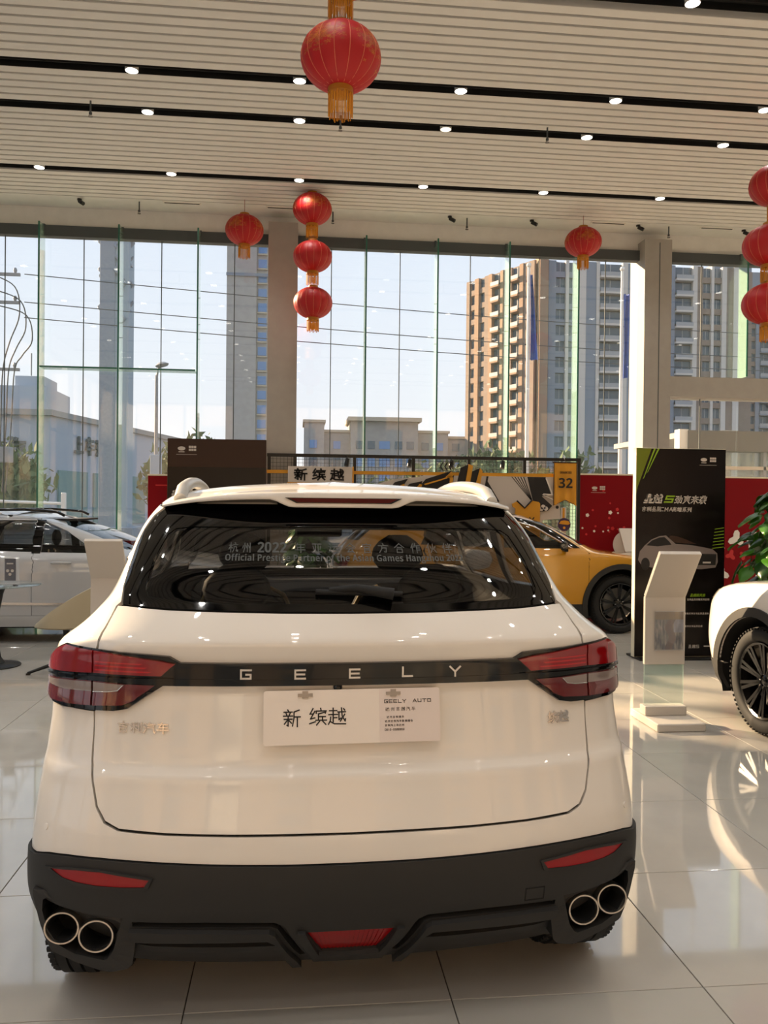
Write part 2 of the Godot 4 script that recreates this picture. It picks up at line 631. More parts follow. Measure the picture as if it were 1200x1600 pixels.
	flat_mat("print_white", Color(0.87, 0.85, 0.82), 0.5)
	flat_mat("print_gold", Color(0.80, 0.56, 0.10), 0.5)
	flat_mat("print_purple", Color(0.20, 0.12, 0.28), 0.5)
	flat_mat("mural_white", Color(0.76, 0.73, 0.70), 0.6)
	flat_mat("mural_black", Color(0.055, 0.042, 0.045), 0.6)
	flat_mat("cord_red", Color(0.55, 0.10, 0.08), 0.7)
	var lan := flat_mat("lantern_red", Color.WHITE, 0.55)
	lan.albedo_texture = lantern_print(true)
	lan.backlight_enabled = true
	lan.backlight = Color(0.25, 0.02, 0.02)
	var lan2 := flat_mat("lantern_plain", Color(0.68, 0.015, 0.045), 0.5)
	lan2.backlight_enabled = true
	lan2.backlight = Color(0.25, 0.02, 0.02)
	flat_mat("lantern_rib", Color(0.80, 0.42, 0.30), 0.5)
	flat_mat("lantern_gold", Color(0.68, 0.43, 0.06), 0.45)
	flat_mat("tassel_gold", Color(0.83, 0.55, 0.07), 0.6)
	for k in 3:
		var lf := flat_mat("leaf_%d" % k, [Color(0.16, 0.33, 0.06), Color(0.22, 0.42, 0.09), Color(0.10, 0.25, 0.05)][k], 0.35)
		lf.backlight_enabled = true
		lf.backlight = Color(0.12, 0.2, 0.03)
	flat_mat("moss_pole", Color(0.05, 0.04, 0.03), 0.95)
	flat_mat("pot_white", Color(0.82, 0.80, 0.77), 0.35)
	flat_mat("soil", Color(0.10, 0.07, 0.05), 0.95)
	textured("asphalt", noise_tex(0.05, Color(0.38, 0.38, 0.39), Color(0.45, 0.45, 0.45)), 0.2, 0.95)
	textured("tower_wall", noise_tex(0.03, Color(0.52, 0.455, 0.415), Color(0.57, 0.505, 0.46)), 0.05, 0.9)
	flat_mat("tower_pier", Color(0.80, 0.77, 0.74), 0.9)
	flat_mat("tower_light", Color(0.60, 0.50, 0.42), 0.9)
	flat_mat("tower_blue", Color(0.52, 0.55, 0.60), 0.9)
	flat_mat("far_window", Color(0.30, 0.36, 0.42), 0.2)
	flat_mat("far_window_blue", Color(0.36, 0.52, 0.72), 0.2)
	flat_mat("rail_grey", Color(0.62, 0.62, 0.63), 0.6)
	textured("office_wall", noise_tex(0.03, Color(0.58, 0.57, 0.57), Color(0.63, 0.62, 0.61)), 0.05, 0.9)
	flat_mat("office_trim", Color(0.70, 0.66, 0.60), 0.9)
	textured("left_tower_wall", noise_tex(0.04, Color(0.62, 0.61, 0.60), Color(0.67, 0.66, 0.65)), 0.03, 0.9)
	flat_mat("shop_wall", Color(0.62, 0.66, 0.72), 0.8)
	flat_mat("shop_trim", Color(0.52, 0.54, 0.56), 0.8)
	flat_mat("shop_glass", Color(0.42, 0.55, 0.56), 0.15)
	flat_mat("sign_grey", Color(0.34, 0.36, 0.38), 0.7)
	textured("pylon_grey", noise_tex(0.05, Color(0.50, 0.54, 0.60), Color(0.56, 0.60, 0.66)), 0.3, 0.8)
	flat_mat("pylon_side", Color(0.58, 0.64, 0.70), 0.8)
	flat_mat("post_grey", Color(0.50, 0.52, 0.55), 0.5)
	flat_mat("pole_white", Color(0.85, 0.85, 0.84), 0.25)
	flat_mat("flag_blue", Color(0.13, 0.30, 0.66), 0.7)
	flat_mat("wire", Color(0.28, 0.28, 0.30), 0.8)
	for k in 2:
		var bl := flat_mat("bush_%d" % k, [Color(0.34, 0.40, 0.27), Color(0.27, 0.34, 0.22)][k], 0.9)
		bl.backlight_enabled = true
		bl.backlight = Color(0.06, 0.07, 0.03)
	flat_mat("bark", Color(0.25, 0.2, 0.16), 0.95)
	textured("bounce_wall", noise_tex(0.03, Color(0.60, 0.52, 0.44), Color(0.64, 0.56, 0.475)), 0.05, 0.9)  # wall of the added block that bounces warm light into the room
	flat_mat("annex_grey", Color(0.60, 0.585, 0.56), 0.8)
	flat_mat("fascia_grey", Color(0.38, 0.36, 0.34), 0.8)
	flat_mat("rail_silver", Color(0.74, 0.735, 0.72), 0.35, 0.35)
	flat_mat("clip_grey", Color(0.62, 0.58, 0.54), 0.4, 0.3)
	flat_mat("brake_lens", Color(0.30, 0.01, 0.035), 0.3, 0.0, 0.3)


# gold peony print on red cloth, as a picture laid round the lantern
func lantern_print(_flowers: bool) -> ImageTexture:
	var r := RandomNumberGenerator.new()
	r.seed = 5
	var im := Image.create(512, 256, false, Image.FORMAT_RGB8)
	im.fill(Color(0.68, 0.015, 0.045))
	for c in 4:
		var mid := Vector2(64 + c * 128, 108)
		for k in 150:
			var p := mid + Vector2(r.randfn(0, 24), r.randfn(0, 26))
			var rad := r.randf_range(3.0, 9.0)
			var col := Color(0.60, 0.24, 0.10).lerp(Color(0.76, 0.44, 0.10), r.randf())
			var petals := r.randi_range(4, 6)
			var ph := r.randf() * TAU
			for y in range(int(p.y - rad), int(p.y + rad) + 1):
				for x in range(int(p.x - rad), int(p.x + rad) + 1):
					var d := Vector2(x, y) - p
					var lim := rad * (0.62 + 0.38 * cos(petals * d.angle() + ph))
					if d.length() < lim and d.length() > lim * 0.28 and y > 0 and y < 255:
						im.set_pixel(posmod(x, 512), y, col)
	return ImageTexture.create_from_image(im)


# ---------------------------------------------------------------- room shell

func build_room() -> void:
	var floor_base := struct("floor", slab(Vector3(ROOM_LEFT - 0.3, -0.25, GLASS_Z - 0.3), Vector3(ROOM_RIGHT + 0.3, -0.006, ROOM_BACK + 0.3)), M.grout)
	# 0.8 m tiles: one mesh each where the picture shows them, the rest joined
	var cut := MB.new()
	cut.chamfer_box(Vector3(0, -0.01, 0), Vector3(0.7965, 0.02, 0.7965), 0.0012)
	var tile_mesh := cut.mesh()
	var rest := MB.new()
	var shown := 0
	for j in 22:
		for i in 23:
			var x := -0.32 + 0.4 + 0.8 * (i - 8)
			var z := -2.48 - 0.4 - 0.8 * (11 - j)
			if x < ROOM_LEFT or x > ROOM_RIGHT or z < GLASS_Z or z > ROOM_BACK:
				continue
			var fwd := -z * 0.9946 + x * 0.1033
			var side := x * 0.9946 + z * 0.1033
			if fwd > 0.9 and absf(side) < fwd * 0.47 + 0.6 and shown < 290:
				shown += 1
				obj("tile", tile_mesh, M["floor_tile_%d" % ((i * 7 + j * 5 + i * j) % 3)], floor_base, Vector3(x, 0, z))
			else:
				rest.box(Vector3(x, -0.01, z), Vector3(0.7965, 0.02, 0.7965))
	var others := obj("tile_field", rest.mesh(), M.floor_tile_0, floor_base)
	others.set_meta("kind", "stuff")
	# the left side is glazed as well, between wide white piers
	struct("wall_left", slab(Vector3(ROOM_LEFT - 0.3, 5.2, GLASS_Z - 0.3), Vector3(ROOM_LEFT, 6.2, ROOM_BACK + 0.3)), M.wall_white)
	var piers := [GLASS_Z - 0.3, -6.4, -1.3, 3.8, ROOM_BACK]
	for k in 5:
		var z0: float = piers[k]
		struct("trim_%d" % (k + 11), slab(Vector3(ROOM_LEFT - 0.3, 0, z0), Vector3(ROOM_LEFT, 5.2, z0 + (0.3 if k in [0, 4] else 0.5))), M.column_grey)
		if k == 4:
			break
		var z1: float = piers[k + 1]
		var a0 := z0 + (0.3 if k == 0 else 0.5)
		var head := struct("window_%d" % (k + 11), slab(Vector3(ROOM_LEFT - 0.2, 5.06, a0), Vector3(ROOM_LEFT - 0.08, 5.2, z1)), M.blind_grey)
		var sheets := maxi(1, int(round((z1 - a0) / 1.15)))
		for i in sheets:
			var p0 := lerpf(a0, z1, float(i) / sheets)
			var p1 := lerpf(a0, z1, float(i + 1) / sheets)
			obj("pane", cbox(Vector3(0.012, 5.04, p1 - p0 - 0.012), 0.0), M.glass, head, Vector3(ROOM_LEFT - 0.15, 2.54, (p0 + p1) * 0.5))
			if i:
				obj("mullion", cbox(Vector3(0.10, 5.06, 0.06), 0.0), M.blind_grey, head, Vector3(ROOM_LEFT - 0.15, 2.53, p0))
		obj("transom", cbox(Vector3(0.10, 0.06, z1 - a0), 0.0), M.blind_grey, head, Vector3(ROOM_LEFT - 0.15, 3.3, (a0 + z1) * 0.5))
	struct("wall_right", slab(Vector3(ROOM_RIGHT, 0, GLASS_Z - 0.3), Vector3(ROOM_RIGHT + 0.3, 6.2, ROOM_BACK + 0.3)), M.wall_white)
	# back wall: white, with four wide windows
	var back := MB.new()
	back.box(Vector3((ROOM_LEFT + ROOM_RIGHT) * 0.5, 5.6, ROOM_BACK + 0.15), Vector3(ROOM_RIGHT - ROOM_LEFT, 1.2, 0.3))
	back.box(Vector3((ROOM_LEFT + ROOM_RIGHT) * 0.5, 0.2, ROOM_BACK + 0.15), Vector3(ROOM_RIGHT - ROOM_LEFT, 0.4, 0.3))
	var bx := [ROOM_LEFT - 0.7, -2.3, 2.1, 6.5, ROOM_RIGHT - 1.0]
	for k in 5:
		back.box(Vector3(bx[k] + 0.5, 2.7, ROOM_BACK + 0.15), Vector3(1.0, 4.6, 0.3))
	struct("wall_back", back.mesh(), M.wall_white)
	for k in 4:
		var w0: float = bx[k] + 1.0
		var w1: float = bx[k + 1]
		var fr := struct("window_%d" % (k + 21), slab(Vector3(w0, 4.92, ROOM_BACK + 0.1), Vector3(w1, 5.0, ROOM_BACK + 0.2)), M.blind_grey)
		for i in 2:
			var m := (w0 + w1) * 0.5
			obj("pane", cbox(Vector3((w1 - w0) * 0.5 - 0.02, 4.52, 0.012), 0.0), M.glass, fr, Vector3((w0 + m) * 0.5 if i == 0 else (m + w1) * 0.5, 2.66, ROOM_BACK + 0.15))
		obj("mullion", cbox(Vector3(0.07, 4.52, 0.08), 0.0), M.blind_grey, fr, Vector3((w0 + w1) * 0.5, 2.66, ROOM_BACK + 0.15))
	# the wall above the glass, the columns and the beam over the entrance
	struct("wall_front", slab(Vector3(ROOM_LEFT, 5.23, GLASS_Z - 0.3), Vector3(ROOM_RIGHT, 6.2, GLASS_Z - 0.02)), M.wall_white)
	struct("trim_7", slab(Vector3(ROOM_LEFT, 0, GLASS_Z - 0.28), Vector3(-5.63, 5.3, GLASS_Z)), M.column_grey)
	var xs := [-5.63, -0.43, 4.90, 10.1]
	for k in xs.size():
		struct("trim_%d" % (k + 1), slab(Vector3(xs[k], 0, GLASS_Z - 0.28), Vector3(xs[k] + 0.4, 5.35, GLASS_Z + 0.24)), M.column_grey)
	var groove := MB.new()
	groove.box(Vector3(5.12, 2.65, GLASS_Z + 0.241), Vector3(0.012, 5.3, 0.006))
	struct("trim_5", groove.mesh(), M.sealant)
	var beam := MB.new()
	beam.box(Vector3(7.7, 3.275, GLASS_Z + 0.02), Vector3(4.8, 0.26, 0.34))
	beam.box(Vector3(7.7, 3.13, GLASS_Z + 0.0), Vector3(4.8, 0.03, 0.38))
	struct("trim_6", beam.mesh(), M.column_grey)


func build_glass_wall() -> void:
	var bays := [
		[-5.23, -0.43, [-4.47, -3.44, -2.41, -1.37], true],
		[-0.03, 4.90, [0.91, 1.91, 2.93, 3.93], true],
		[5.30, 10.1, [6.45, 7.62, 8.8], true],
		[10.5, ROOM_RIGHT, [], false]]
	var n := 0
	for bay in bays:
		n += 1
		var x0: float = bay[0]
		var x1: float = bay[1]
		var head := struct("window_%d" % n, slab(Vector3(x0, 5.09, GLASS_Z - 0.08), Vector3(x1, 5.235, GLASS_Z + 0.05)), M.blind_grey)
		# each sheet of glass between two fins, with a hairline of sealant at its edges and a centre joint
		var edges := [x0]
		edges.append_array(bay[2])
		edges.append(x1)
		for k in edges.size() - 1:
			var a: float = edges[k]
			var b: float = edges[k + 1]
			var mid := (a + b) * 0.5
			for part in [[a, mid], [mid, b]]:
				var lows := [[0.02, 3.14], [3.41, 5.12]] if n == 3 else [[0.02, 5.12]]
				for lh in lows:
					var w: float = part[1] - part[0] - 0.012
					var h: float = lh[1] - lh[0]
					obj("pane", cbox(Vector3(w, h, 0.012), 0.0), M.glass, head, Vector3((part[0] + part[1]) * 0.5, (lh[0] + lh[1]) * 0.5, GLASS_Z - 0.02))
			obj("joint", cbox(Vector3(0.012, 5.1, 0.012), 0.0), M.sealant, head, Vector3(mid, 2.55, GLASS_Z - 0.02))
		for x in bay[2]:
			if n == 3 and x > 9.0:
				continue
			var lo := 3.42 if n == 3 else 0.02
			var fin := obj("glass_fin", cbox(Vector3(0.019, 5.22 - lo, 0.24), 0.0), M.fin_glass, head, Vector3(x, (5.22 + lo) * 0.5, GLASS_Z + 0.12))
			obj("fin_edge", cbox(Vector3(0.021, 5.22 - lo, 0.012), 0.0), M.glass_edge, fin, Vector3(0, 0, 0.122))
			obj("fin_clamp", cbox(Vector3(0.05, 0.09, 0.05), 0.004), M.blind_grey, fin, Vector3(0, (5.22 - lo) * 0.5 - 0.02, -0.08))
		if n == 1:
			# glass transom fins between three of the upright fins
			for k in 2:
				var a: float = [-3.44, -2.41][k]
				var tr := obj("transom_fin", cbox(Vector3(1.0, 0.019, 0.22), 0.0), M.fin_glass, head, Vector3(a + 0.515, 3.30, GLASS_Z + 0.12))
				obj("fin_edge", cbox(Vector3(1.0, 0.021, 0.012), 0.0), M.glass_edge, tr, Vector3(0, 0, 0.115))


# ---------------------------------------------------------------- ceiling

func build_ceiling() -> void:
	var base := struct("ceiling", slab(Vector3(ROOM_LEFT, 5.85, GLASS_Z - 0.3), Vector3(ROOM_RIGHT, 6.15, ROOM_BACK + 0.3)), M.plenum)
	var span := ROOM_RIGHT - ROOM_LEFT
	var mx := (ROOM_RIGHT + ROOM_LEFT) * 0.5
	obj("ceiling_strip", slab(Vector3(ROOM_LEFT, 5.5, GLASS_Z - 0.02), Vector3(ROOM_RIGHT, 5.56, -11.27)), M.wall_white, base)
	var tracks := [-10.35, -8.75, -7.93, -6.33, -4.73, -3.93, -2.33, -0.73, 0.07, 1.67, 3.27, 4.07]
	var slat_mesh := cbox(Vector3(span, 0.07, 0.102), 0.004)
	var z := -11.2
	while z < ROOM_BACK - 0.05:
		var free := true
		for t in tracks:
			if absf(z - t) < 0.10:
				free = false
		if free:
			obj("slat", slat_mesh, M.slat, base, Vector3(mx, 5.535, z))
		z += 0.137
	var k := 0
	for t in tracks:
		k += 1
		var ch := MB.new()
		ch.box(Vector3(0, 0.06, 0), Vector3(span, 0.006, 0.128))
		ch.box(Vector3(0, 0.03, 0.062), Vector3(span, 0.066, 0.004))
		ch.box(Vector3(0, 0.03, -0.062), Vector3(span, 0.066, 0.004))
		obj("light_channel", ch.mesh(), M.black_track, base, Vector3(mx, 5.505, t))
	# downlights, 1.55 m apart in each channel
	var n := 0
	for ti in tracks.size():
		for i in range(-3, 7):
			n += 1
			var x := -0.02 + 1.545 * i
			var dim: bool = ti == 2 - 1 and i == 1
			var where: String = ["in the channel next to the glass wall", "in the second channel from the glass wall", "in the third channel from the glass wall", "in the fourth channel from the glass wall"][mini(ti, 3)]
			if ti > 3:
				where = "in a black channel over the parked white car"
			var label := "round white recessed downlight " + where
			if dim:
				label = "unlit round downlight in the second channel from the glass wall"
			var d := thing("downlight", label, "downlight", Vector3(x, 5.495, tracks[ti]), 0.0, "downlights in the ceiling channels")
			obj("rim", lathed([Vector2(0.056, 0.0), Vector2(0.061, 0.0), Vector2(0.0615, 0.004), Vector2(0.0615, 0.05), Vector2(0.05, 0.055)], 20), M.lamp_rim, d)
			obj("lamp_disc", lathed([Vector2(0.0, 0.001), Vector2(0.056, 0.001), Vector2(0.056, 0.012), Vector2(0.0, 0.012)], 20), M.lamp_disc_dim if dim else M.lamp_disc, d)
			if dim:
				continue
			var s := SpotLight3D.new()
			s.name = "light"
			s.light_color = Color(1.0, 0.985, 0.965)
			s.light_energy = 0.75
			s.light_size = 0.05
			s.spot_range = 30.0
			s.spot_attenuation = 2.0
			s.spot_angle = 58.0
			s.spot_angle_attenuation = 0.7
			s.shadow_enabled = true
			s.position = Vector3(0, -0.01, 0)
			s.rotation_degrees.x = -90
			d.add_child(s, true)
	# sprinkler heads and small black spots along the ceiling edge
	for p in [Vector2(-2.09, -8.58), Vector2(0.40, -8.58), Vector2(2.58, -8.58), Vector2(-2.13, -11.36), Vector2(0.44, -11.4), Vector2(5.2, -11.36), Vector2(2.3, -11.4), Vector2(4.9, -6.1)]:
		var sp := thing("sprinkler_head", "small metal sprinkler head hanging below the slatted ceiling", "sprinkler", Vector3(p.x, 5.52, p.y), 0.0, "sprinkler heads under the ceiling")
		obj("pipe", lathed([Vector2(0.0, 0.0), Vector2(0.009, 0.0), Vector2(0.009, -0.13), Vector2(0.016, -0.135), Vector2(0.016, -0.155), Vector2(0.0, -0.155)], 10), M.blind_grey, sp)
		obj("deflector", lathed([Vector2(0.0, -0.175), Vector2(0.022, -0.175), Vector2(0.022, -0.18), Vector2(0.0, -0.18)], 12), M.brake_steel, sp)
		obj("frame_arm", tubed([Vector3(-0.012, -0.15, 0), Vector3(-0.014, -0.165, 0), Vector3(0, -0.178, 0)], 0.003, 5), M.brake_steel, sp)
	for x in [2.05, 3.21, 4.75, 6.32, -2.9, 0.1]:
		var c := thing("ceiling_camera", "small black spot fitting under the pale strip beside the glass wall", "spotlight", Vector3(x, 5.5, -11.36), 0.0, "black spot fittings along the ceiling edge")
		obj("mount", lathed([Vector2(0.0, 0.0), Vector2(0.03, 0.0), Vector2(0.03, -0.02), Vector2(0.0, -0.02)], 14), M.black_metal, c)
		obj("barrel", tubed([Vector3(0, -0.03, 0), Vector3(0.06, -0.075, 0.04)], 0.026, 12), M.black_metal, c)
	for x in [-1.57, -0.21, 4.3, 5.9]:
		var v := thing("air_slot", "narrow white air slot let into the ceiling edge", "air vent", Vector3(x, 5.498, -11.33), 0.0, "air slots along the ceiling edge")
		obj("frame", cbox(Vector3(0.5, 0.012, 0.06), 0.003), M.print_white, v)
		obj("slot", cbox(Vector3(0.46, 0.006, 0.025), 0.0), M.black_track, v, Vector3(0, -0.006, 0))


# ---------------------------------------------------------------- car bodies
# A body is one closed skin: at each height y a rounded plan (half width w, rear end zr, front end zf).
# u runs round the plan: 0 rear centre, 1 end of the rear corner, 2 start of the front corner, 3 front centre; negative u is the car's left.

class CarSkin:
	var y0: float
	var y1: float
	var lut_w := PackedFloat32Array()
	var lut_r := PackedFloat32Array()
	var lut_f := PackedFloat32Array()
	var d := 0.3
	var n := 2.6
	var df := 0.42
	var nf := 2.6
	const STEP := 0.004

	func _init(rows: Array) -> void:
		y0 = rows[0][0]
		y1 = rows[rows.size() - 1][0]
		var y := y0
		while y <= y1 + STEP:
			lut_w.append(maxf(0.0, pchip(rows, 1, y)))
			lut_r.append(pchip(rows, 2, y))
			lut_f.append(pchip(rows, 3, y))
			y += STEP

	static func slope(rows: Array, c: int, i: int) -> float:
		var last := rows.size() - 1
		if i == 0:
			return (rows[1][c] - rows[0][c]) / (rows[1][0] - rows[0][0])
		if i == last:
			return (rows[last][c] - rows[last - 1][c]) / (rows[last][0] - rows[last - 1][0])
		var a: float = (rows[i][c] - rows[i - 1][c]) / (rows[i][0] - rows[i - 1][0])
		var b: float = (rows[i + 1][c] - rows[i][c]) / (rows[i + 1][0] - rows[i][0])
		return 0.0 if a * b <= 0.0 else 2.0 * a * b / (a + b)

	static func pchip(rows: Array, c: int, y: float) -> float:
		var i := 0
		while i < rows.size() - 2 and y > rows[i + 1][0]:
			i += 1
		var h: float = rows[i + 1][0] - rows[i][0]
		var t := clampf((y - rows[i][0]) / h, 0.0, 1.0)
		var a: float = rows[i][c]
		var b: float = rows[i + 1][c]
		var ma := slope(rows, c, i) * h
		var mb := slope(rows, c, i + 1) * h
		return (2 * t * t * t - 3 * t * t + 1) * a + (t * t * t - 2 * t * t + t) * ma + (3 * t * t - 2 * t * t * t) * b + (t * t * t - t * t) * mb

	func look(l: PackedFloat32Array, y: float) -> float:
		var k := clampf((y - y0) / STEP, 0.0, l.size() - 1.001)
		var i := int(k)
		return lerpf(l[i], l[i + 1], k - i)

	func w(y: float) -> float:
		return look(lut_w, y)

	func zr(y: float) -> float:
		return look(lut_r, y)

	func zf(y: float) -> float:
		return look(lut_f, y)

	func pos(u: float, y: float) -> Vector3:
		u = fposmod(u, 6.0)
		var side := 1.0
		if u > 3.0:
			u = 6.0 - u
			side = -1.0
		var ww := w(y)
		var r := zr(y)
		var f := zf(y)
		if u <= 1.0:
			var t := u * PI * 0.5
			return Vector3(side * ww * pow(maxf(sin(t), 0.0), 2.0 / n), y, r - d + d * pow(maxf(cos(t), 0.0), 2.0 / n))
		if u < 2.0:
			return Vector3(side * ww, y, lerpf(r - d, f + df, u - 1.0))
		var t2 := (3.0 - u) * PI * 0.5
		return Vector3(side * ww * pow(maxf(sin(t2), 0.0), 2.0 / nf), y, f + df - df * pow(maxf(cos(t2), 0.0), 2.0 / nf))

	func nor(u: float, y: float) -> Vector3:
		var a := pos(u + 0.012, y) - pos(u - 0.012, y)
		var b := pos(u, minf(y + 0.006, y1)) - pos(u, maxf(y - 0.006, y0))
		var g := a.cross(b)
		return g.normalized() if g.length_squared() > 1e-18 else Vector3.UP

	func at(u: float, y: float, off: float) -> Vector3:
		return pos(u, y) + nor(u, y) * off

	func rear_u(x: float, y: float) -> float:
		return signf(x) * asin(pow(clampf(absf(x) / w(y), 0.0, 1.0), n * 0.5)) / (PI * 0.5)

	func front_u(x: float, y: float) -> float:
		return 3.0 - signf(x) * asin(pow(clampf(absf(x) / w(y), 0.0, 1.0), nf * 0.5)) / (PI * 0.5)

	func side_u(z: float, y: float) -> float:
		var a := zr(y) - d
		var b := zf(y) + df
		if z > a:
			return acos(pow(clampf((z - a) / d, 0.0, 1.0), n * 0.5)) / (PI * 0.5)
		if z < b:
			return 3.0 - acos(pow(clampf((b - z) / df, 0.0, 1.0), nf * 0.5)) / (PI * 0.5)
		return 1.0 + (a - z) / (a - b)

	# rear outline in (x, y), straight edges cut fine, turned into (u, y)
	func rear_poly(pts: Array, mirror := false) -> PackedVector2Array:
		var s := -1.0 if mirror else 1.0
		var out := PackedVector2Array()
		for i in pts.size():
			var a: Vector2 = pts[i]
			var b: Vector2 = pts[(i + 1) % pts.size()]
			var k := maxi(1, int(ceil(a.distance_to(b) / 0.04)))
			for j in k:
				var p := a.lerp(b, float(j) / k)
				out.append(Vector2(rear_u(p.x * s, p.y), p.y))
		return out

	func front_poly(pts: Array) -> PackedVector2Array:
		var out := PackedVector2Array()
		for i in pts.size():
			var a: Vector2 = pts[i]
			var b: Vector2 = pts[(i + 1) % pts.size()]
			var k := maxi(1, int(ceil(a.distance_to(b) / 0.05)))
			for j in k:
				var p := a.lerp(b, float(j) / k)
				out.append(Vector2(front_u(p.x, p.y), p.y))
		return out

	# side outline in (z, y) on the right side, or mirrored onto the left
	func side_poly(pts: Array, left := false) -> PackedVector2Array:
		var s := -1.0 if left else 1.0
		var out := PackedVector2Array()
		for i in pts.size():
			var a: Vector2 = pts[i]
			var b: Vector2 = pts[(i + 1) % pts.size()]
			var k := maxi(1, int(ceil(a.distance_to(b) / 0.05)))
			for j in k:
				var p := a.lerp(b, float(j) / k)
				out.append(Vector2(s * side_u(p.x, p.y), p.y))
		return out

	static func circle(c: Vector2, r: float, k := 48) -> Array:
		var out := []
		for i in k:
			out.append(c + Vector2(cos(TAU * i / k), sin(TAU * i / k)) * r)
		return out

	# a panel: the area of poly without the holes, lifted by off along the skin, with edges of the given thickness
	func panel(poly: PackedVector2Array, holes: Array, off: float, thick: float, du := 0.05, dy := 0.03) -> ArrayMesh:
		const K := 100.0
		var b := MB.new()
		var big := PackedVector2Array()
		var box := Rect2(poly[0], Vector2.ZERO)
		for p in poly:
			big.append(p * K)
			box = box.expand(p)
		var cuts := []
		var cut_boxes := []
		for h in holes:
			var q := PackedVector2Array()
			var hb := Rect2(h[0] * K, Vector2.ZERO)
			for p in h:
				q.append(p * K)
				hb = hb.expand(p * K)
			cuts.append(q)
			cut_boxes.append(hb)
		var nu := maxi(1, int(ceil(box.size.x / du)))
		var ny := maxi(1, int(ceil(box.size.y / dy)))
		var su := box.size.x / nu
		var sy := box.size.y / ny
		# which cells an outline edge passes through
		var touched := {}
		var outlines := [poly]
		outlines.append_array(holes)
		for line in outlines:
			for i in line.size():
				var a: Vector2 = line[i]
				var c: Vector2 = line[(i + 1) % line.size()]
				var lo := a.min(c) - box.position
				var hi := a.max(c) - box.position
				for iu in range(int(floor(lo.x / su)) - 0, int(floor(hi.x / su)) + 1):
					for iy in range(int(floor(lo.y / sy)), int(floor(hi.y / sy)) + 1):
						touched[Vector2i(iu, iy)] = true
		for iu in nu:
			for iy in ny:
				var p := box.position + Vector2(iu * su, iy * sy)
				var cell := PackedVector2Array([p * K, (p + Vector2(su, 0)) * K, (p + Vector2(su, sy)) * K, (p + Vector2(0, sy)) * K])
				var pieces := []
				if touched.has(Vector2i(iu, iy)):
					pieces = Geometry2D.intersect_polygons(cell, big)
					for h in cuts.size():
						if not cut_boxes[h].intersects(Rect2(p * K, Vector2(su, sy) * K)):
							continue
						var next := []
						for q in pieces:
							for rr in Geometry2D.clip_polygons(q, cuts[h]):
								if not Geometry2D.is_polygon_clockwise(rr):
									next.append(rr)
						pieces = next
				else:
					var m := (p + Vector2(su, sy) * 0.5) * K
					if Geometry2D.is_point_in_polygon(m, big):
						var hit := false
						for h in cuts.size():
							if cut_boxes[h].has_point(m) and Geometry2D.is_point_in_polygon(m, cuts[h]):
								hit = true
						if not hit:
							pieces = [cell]
				for q in pieces:
					var v := PackedVector3Array()
					var nn := PackedVector3Array()
					for c in q:
						var g := nor(c.x / K, c.y / K)
						v.append(pos(c.x / K, c.y / K) + g * off)
						nn.append(g)
					if q.size() == 4:
						b.tri(v[0], v[1], v[2], nn[0], nn[1], nn[2])
						b.tri(v[0], v[2], v[3], nn[0], nn[2], nn[3])
					else:
						var t := Geometry2D.triangulate_polygon(q)
						for i in range(0, t.size(), 3):
							b.tri(v[t[i]], v[t[i + 1]], v[t[i + 2]], nn[t[i]], nn[t[i + 1]], nn[t[i + 2]])
		if thick > 0.0:
			for li in outlines.size():
				var line: PackedVector2Array = outlines[li]
				var cw := Geometry2D.is_polygon_clockwise(line)
				for i in line.size():
					var a := line[i]
					var c := line[(i + 1) % line.size()]
					var steps := maxi(1, int(ceil(a.distance_to(c) / 0.06)))
					for k in steps:
						var p := a.lerp(c, float(k) / steps)
						var q := a.lerp(c, float(k + 1) / steps)
						# leave out the stretches of one outline that lie beyond or inside another
						var m := (p + q) * 0.5 * K
						var skip := li > 0 and not Geometry2D.is_point_in_polygon(m, big)
						for h in cuts.size():
							if h != li - 1 and cut_boxes[h].has_point(m) and Geometry2D.is_point_in_polygon(m, cuts[h]):
								skip = true
						if skip:
							continue
						var gp := nor(p.x, p.y)
						var gq := nor(q.x, q.y)
						var pp := pos(p.x, p.y)
						var pq := pos(q.x, q.y)
						var out := (pq - pp).cross(gp + gq)
						if cw != (li > 0):
							out = -out
						b.quad(pp + gp * off, pq + gq * off, pq + gq * (off - thick), pp + gp * (off - thick), out)
		return b.mesh()


static func mirrored(half: Array) -> Array:
	# a half outline from the centre line outwards on the right and back to it, made whole
	var out := half.duplicate()
	for i in range(half.size() - 1, -1, -1):
		var p: Vector2 = half[i]
		if absf(p.x) > 0.0005:
			out.append(Vector2(-p.x, p.y))
	return out


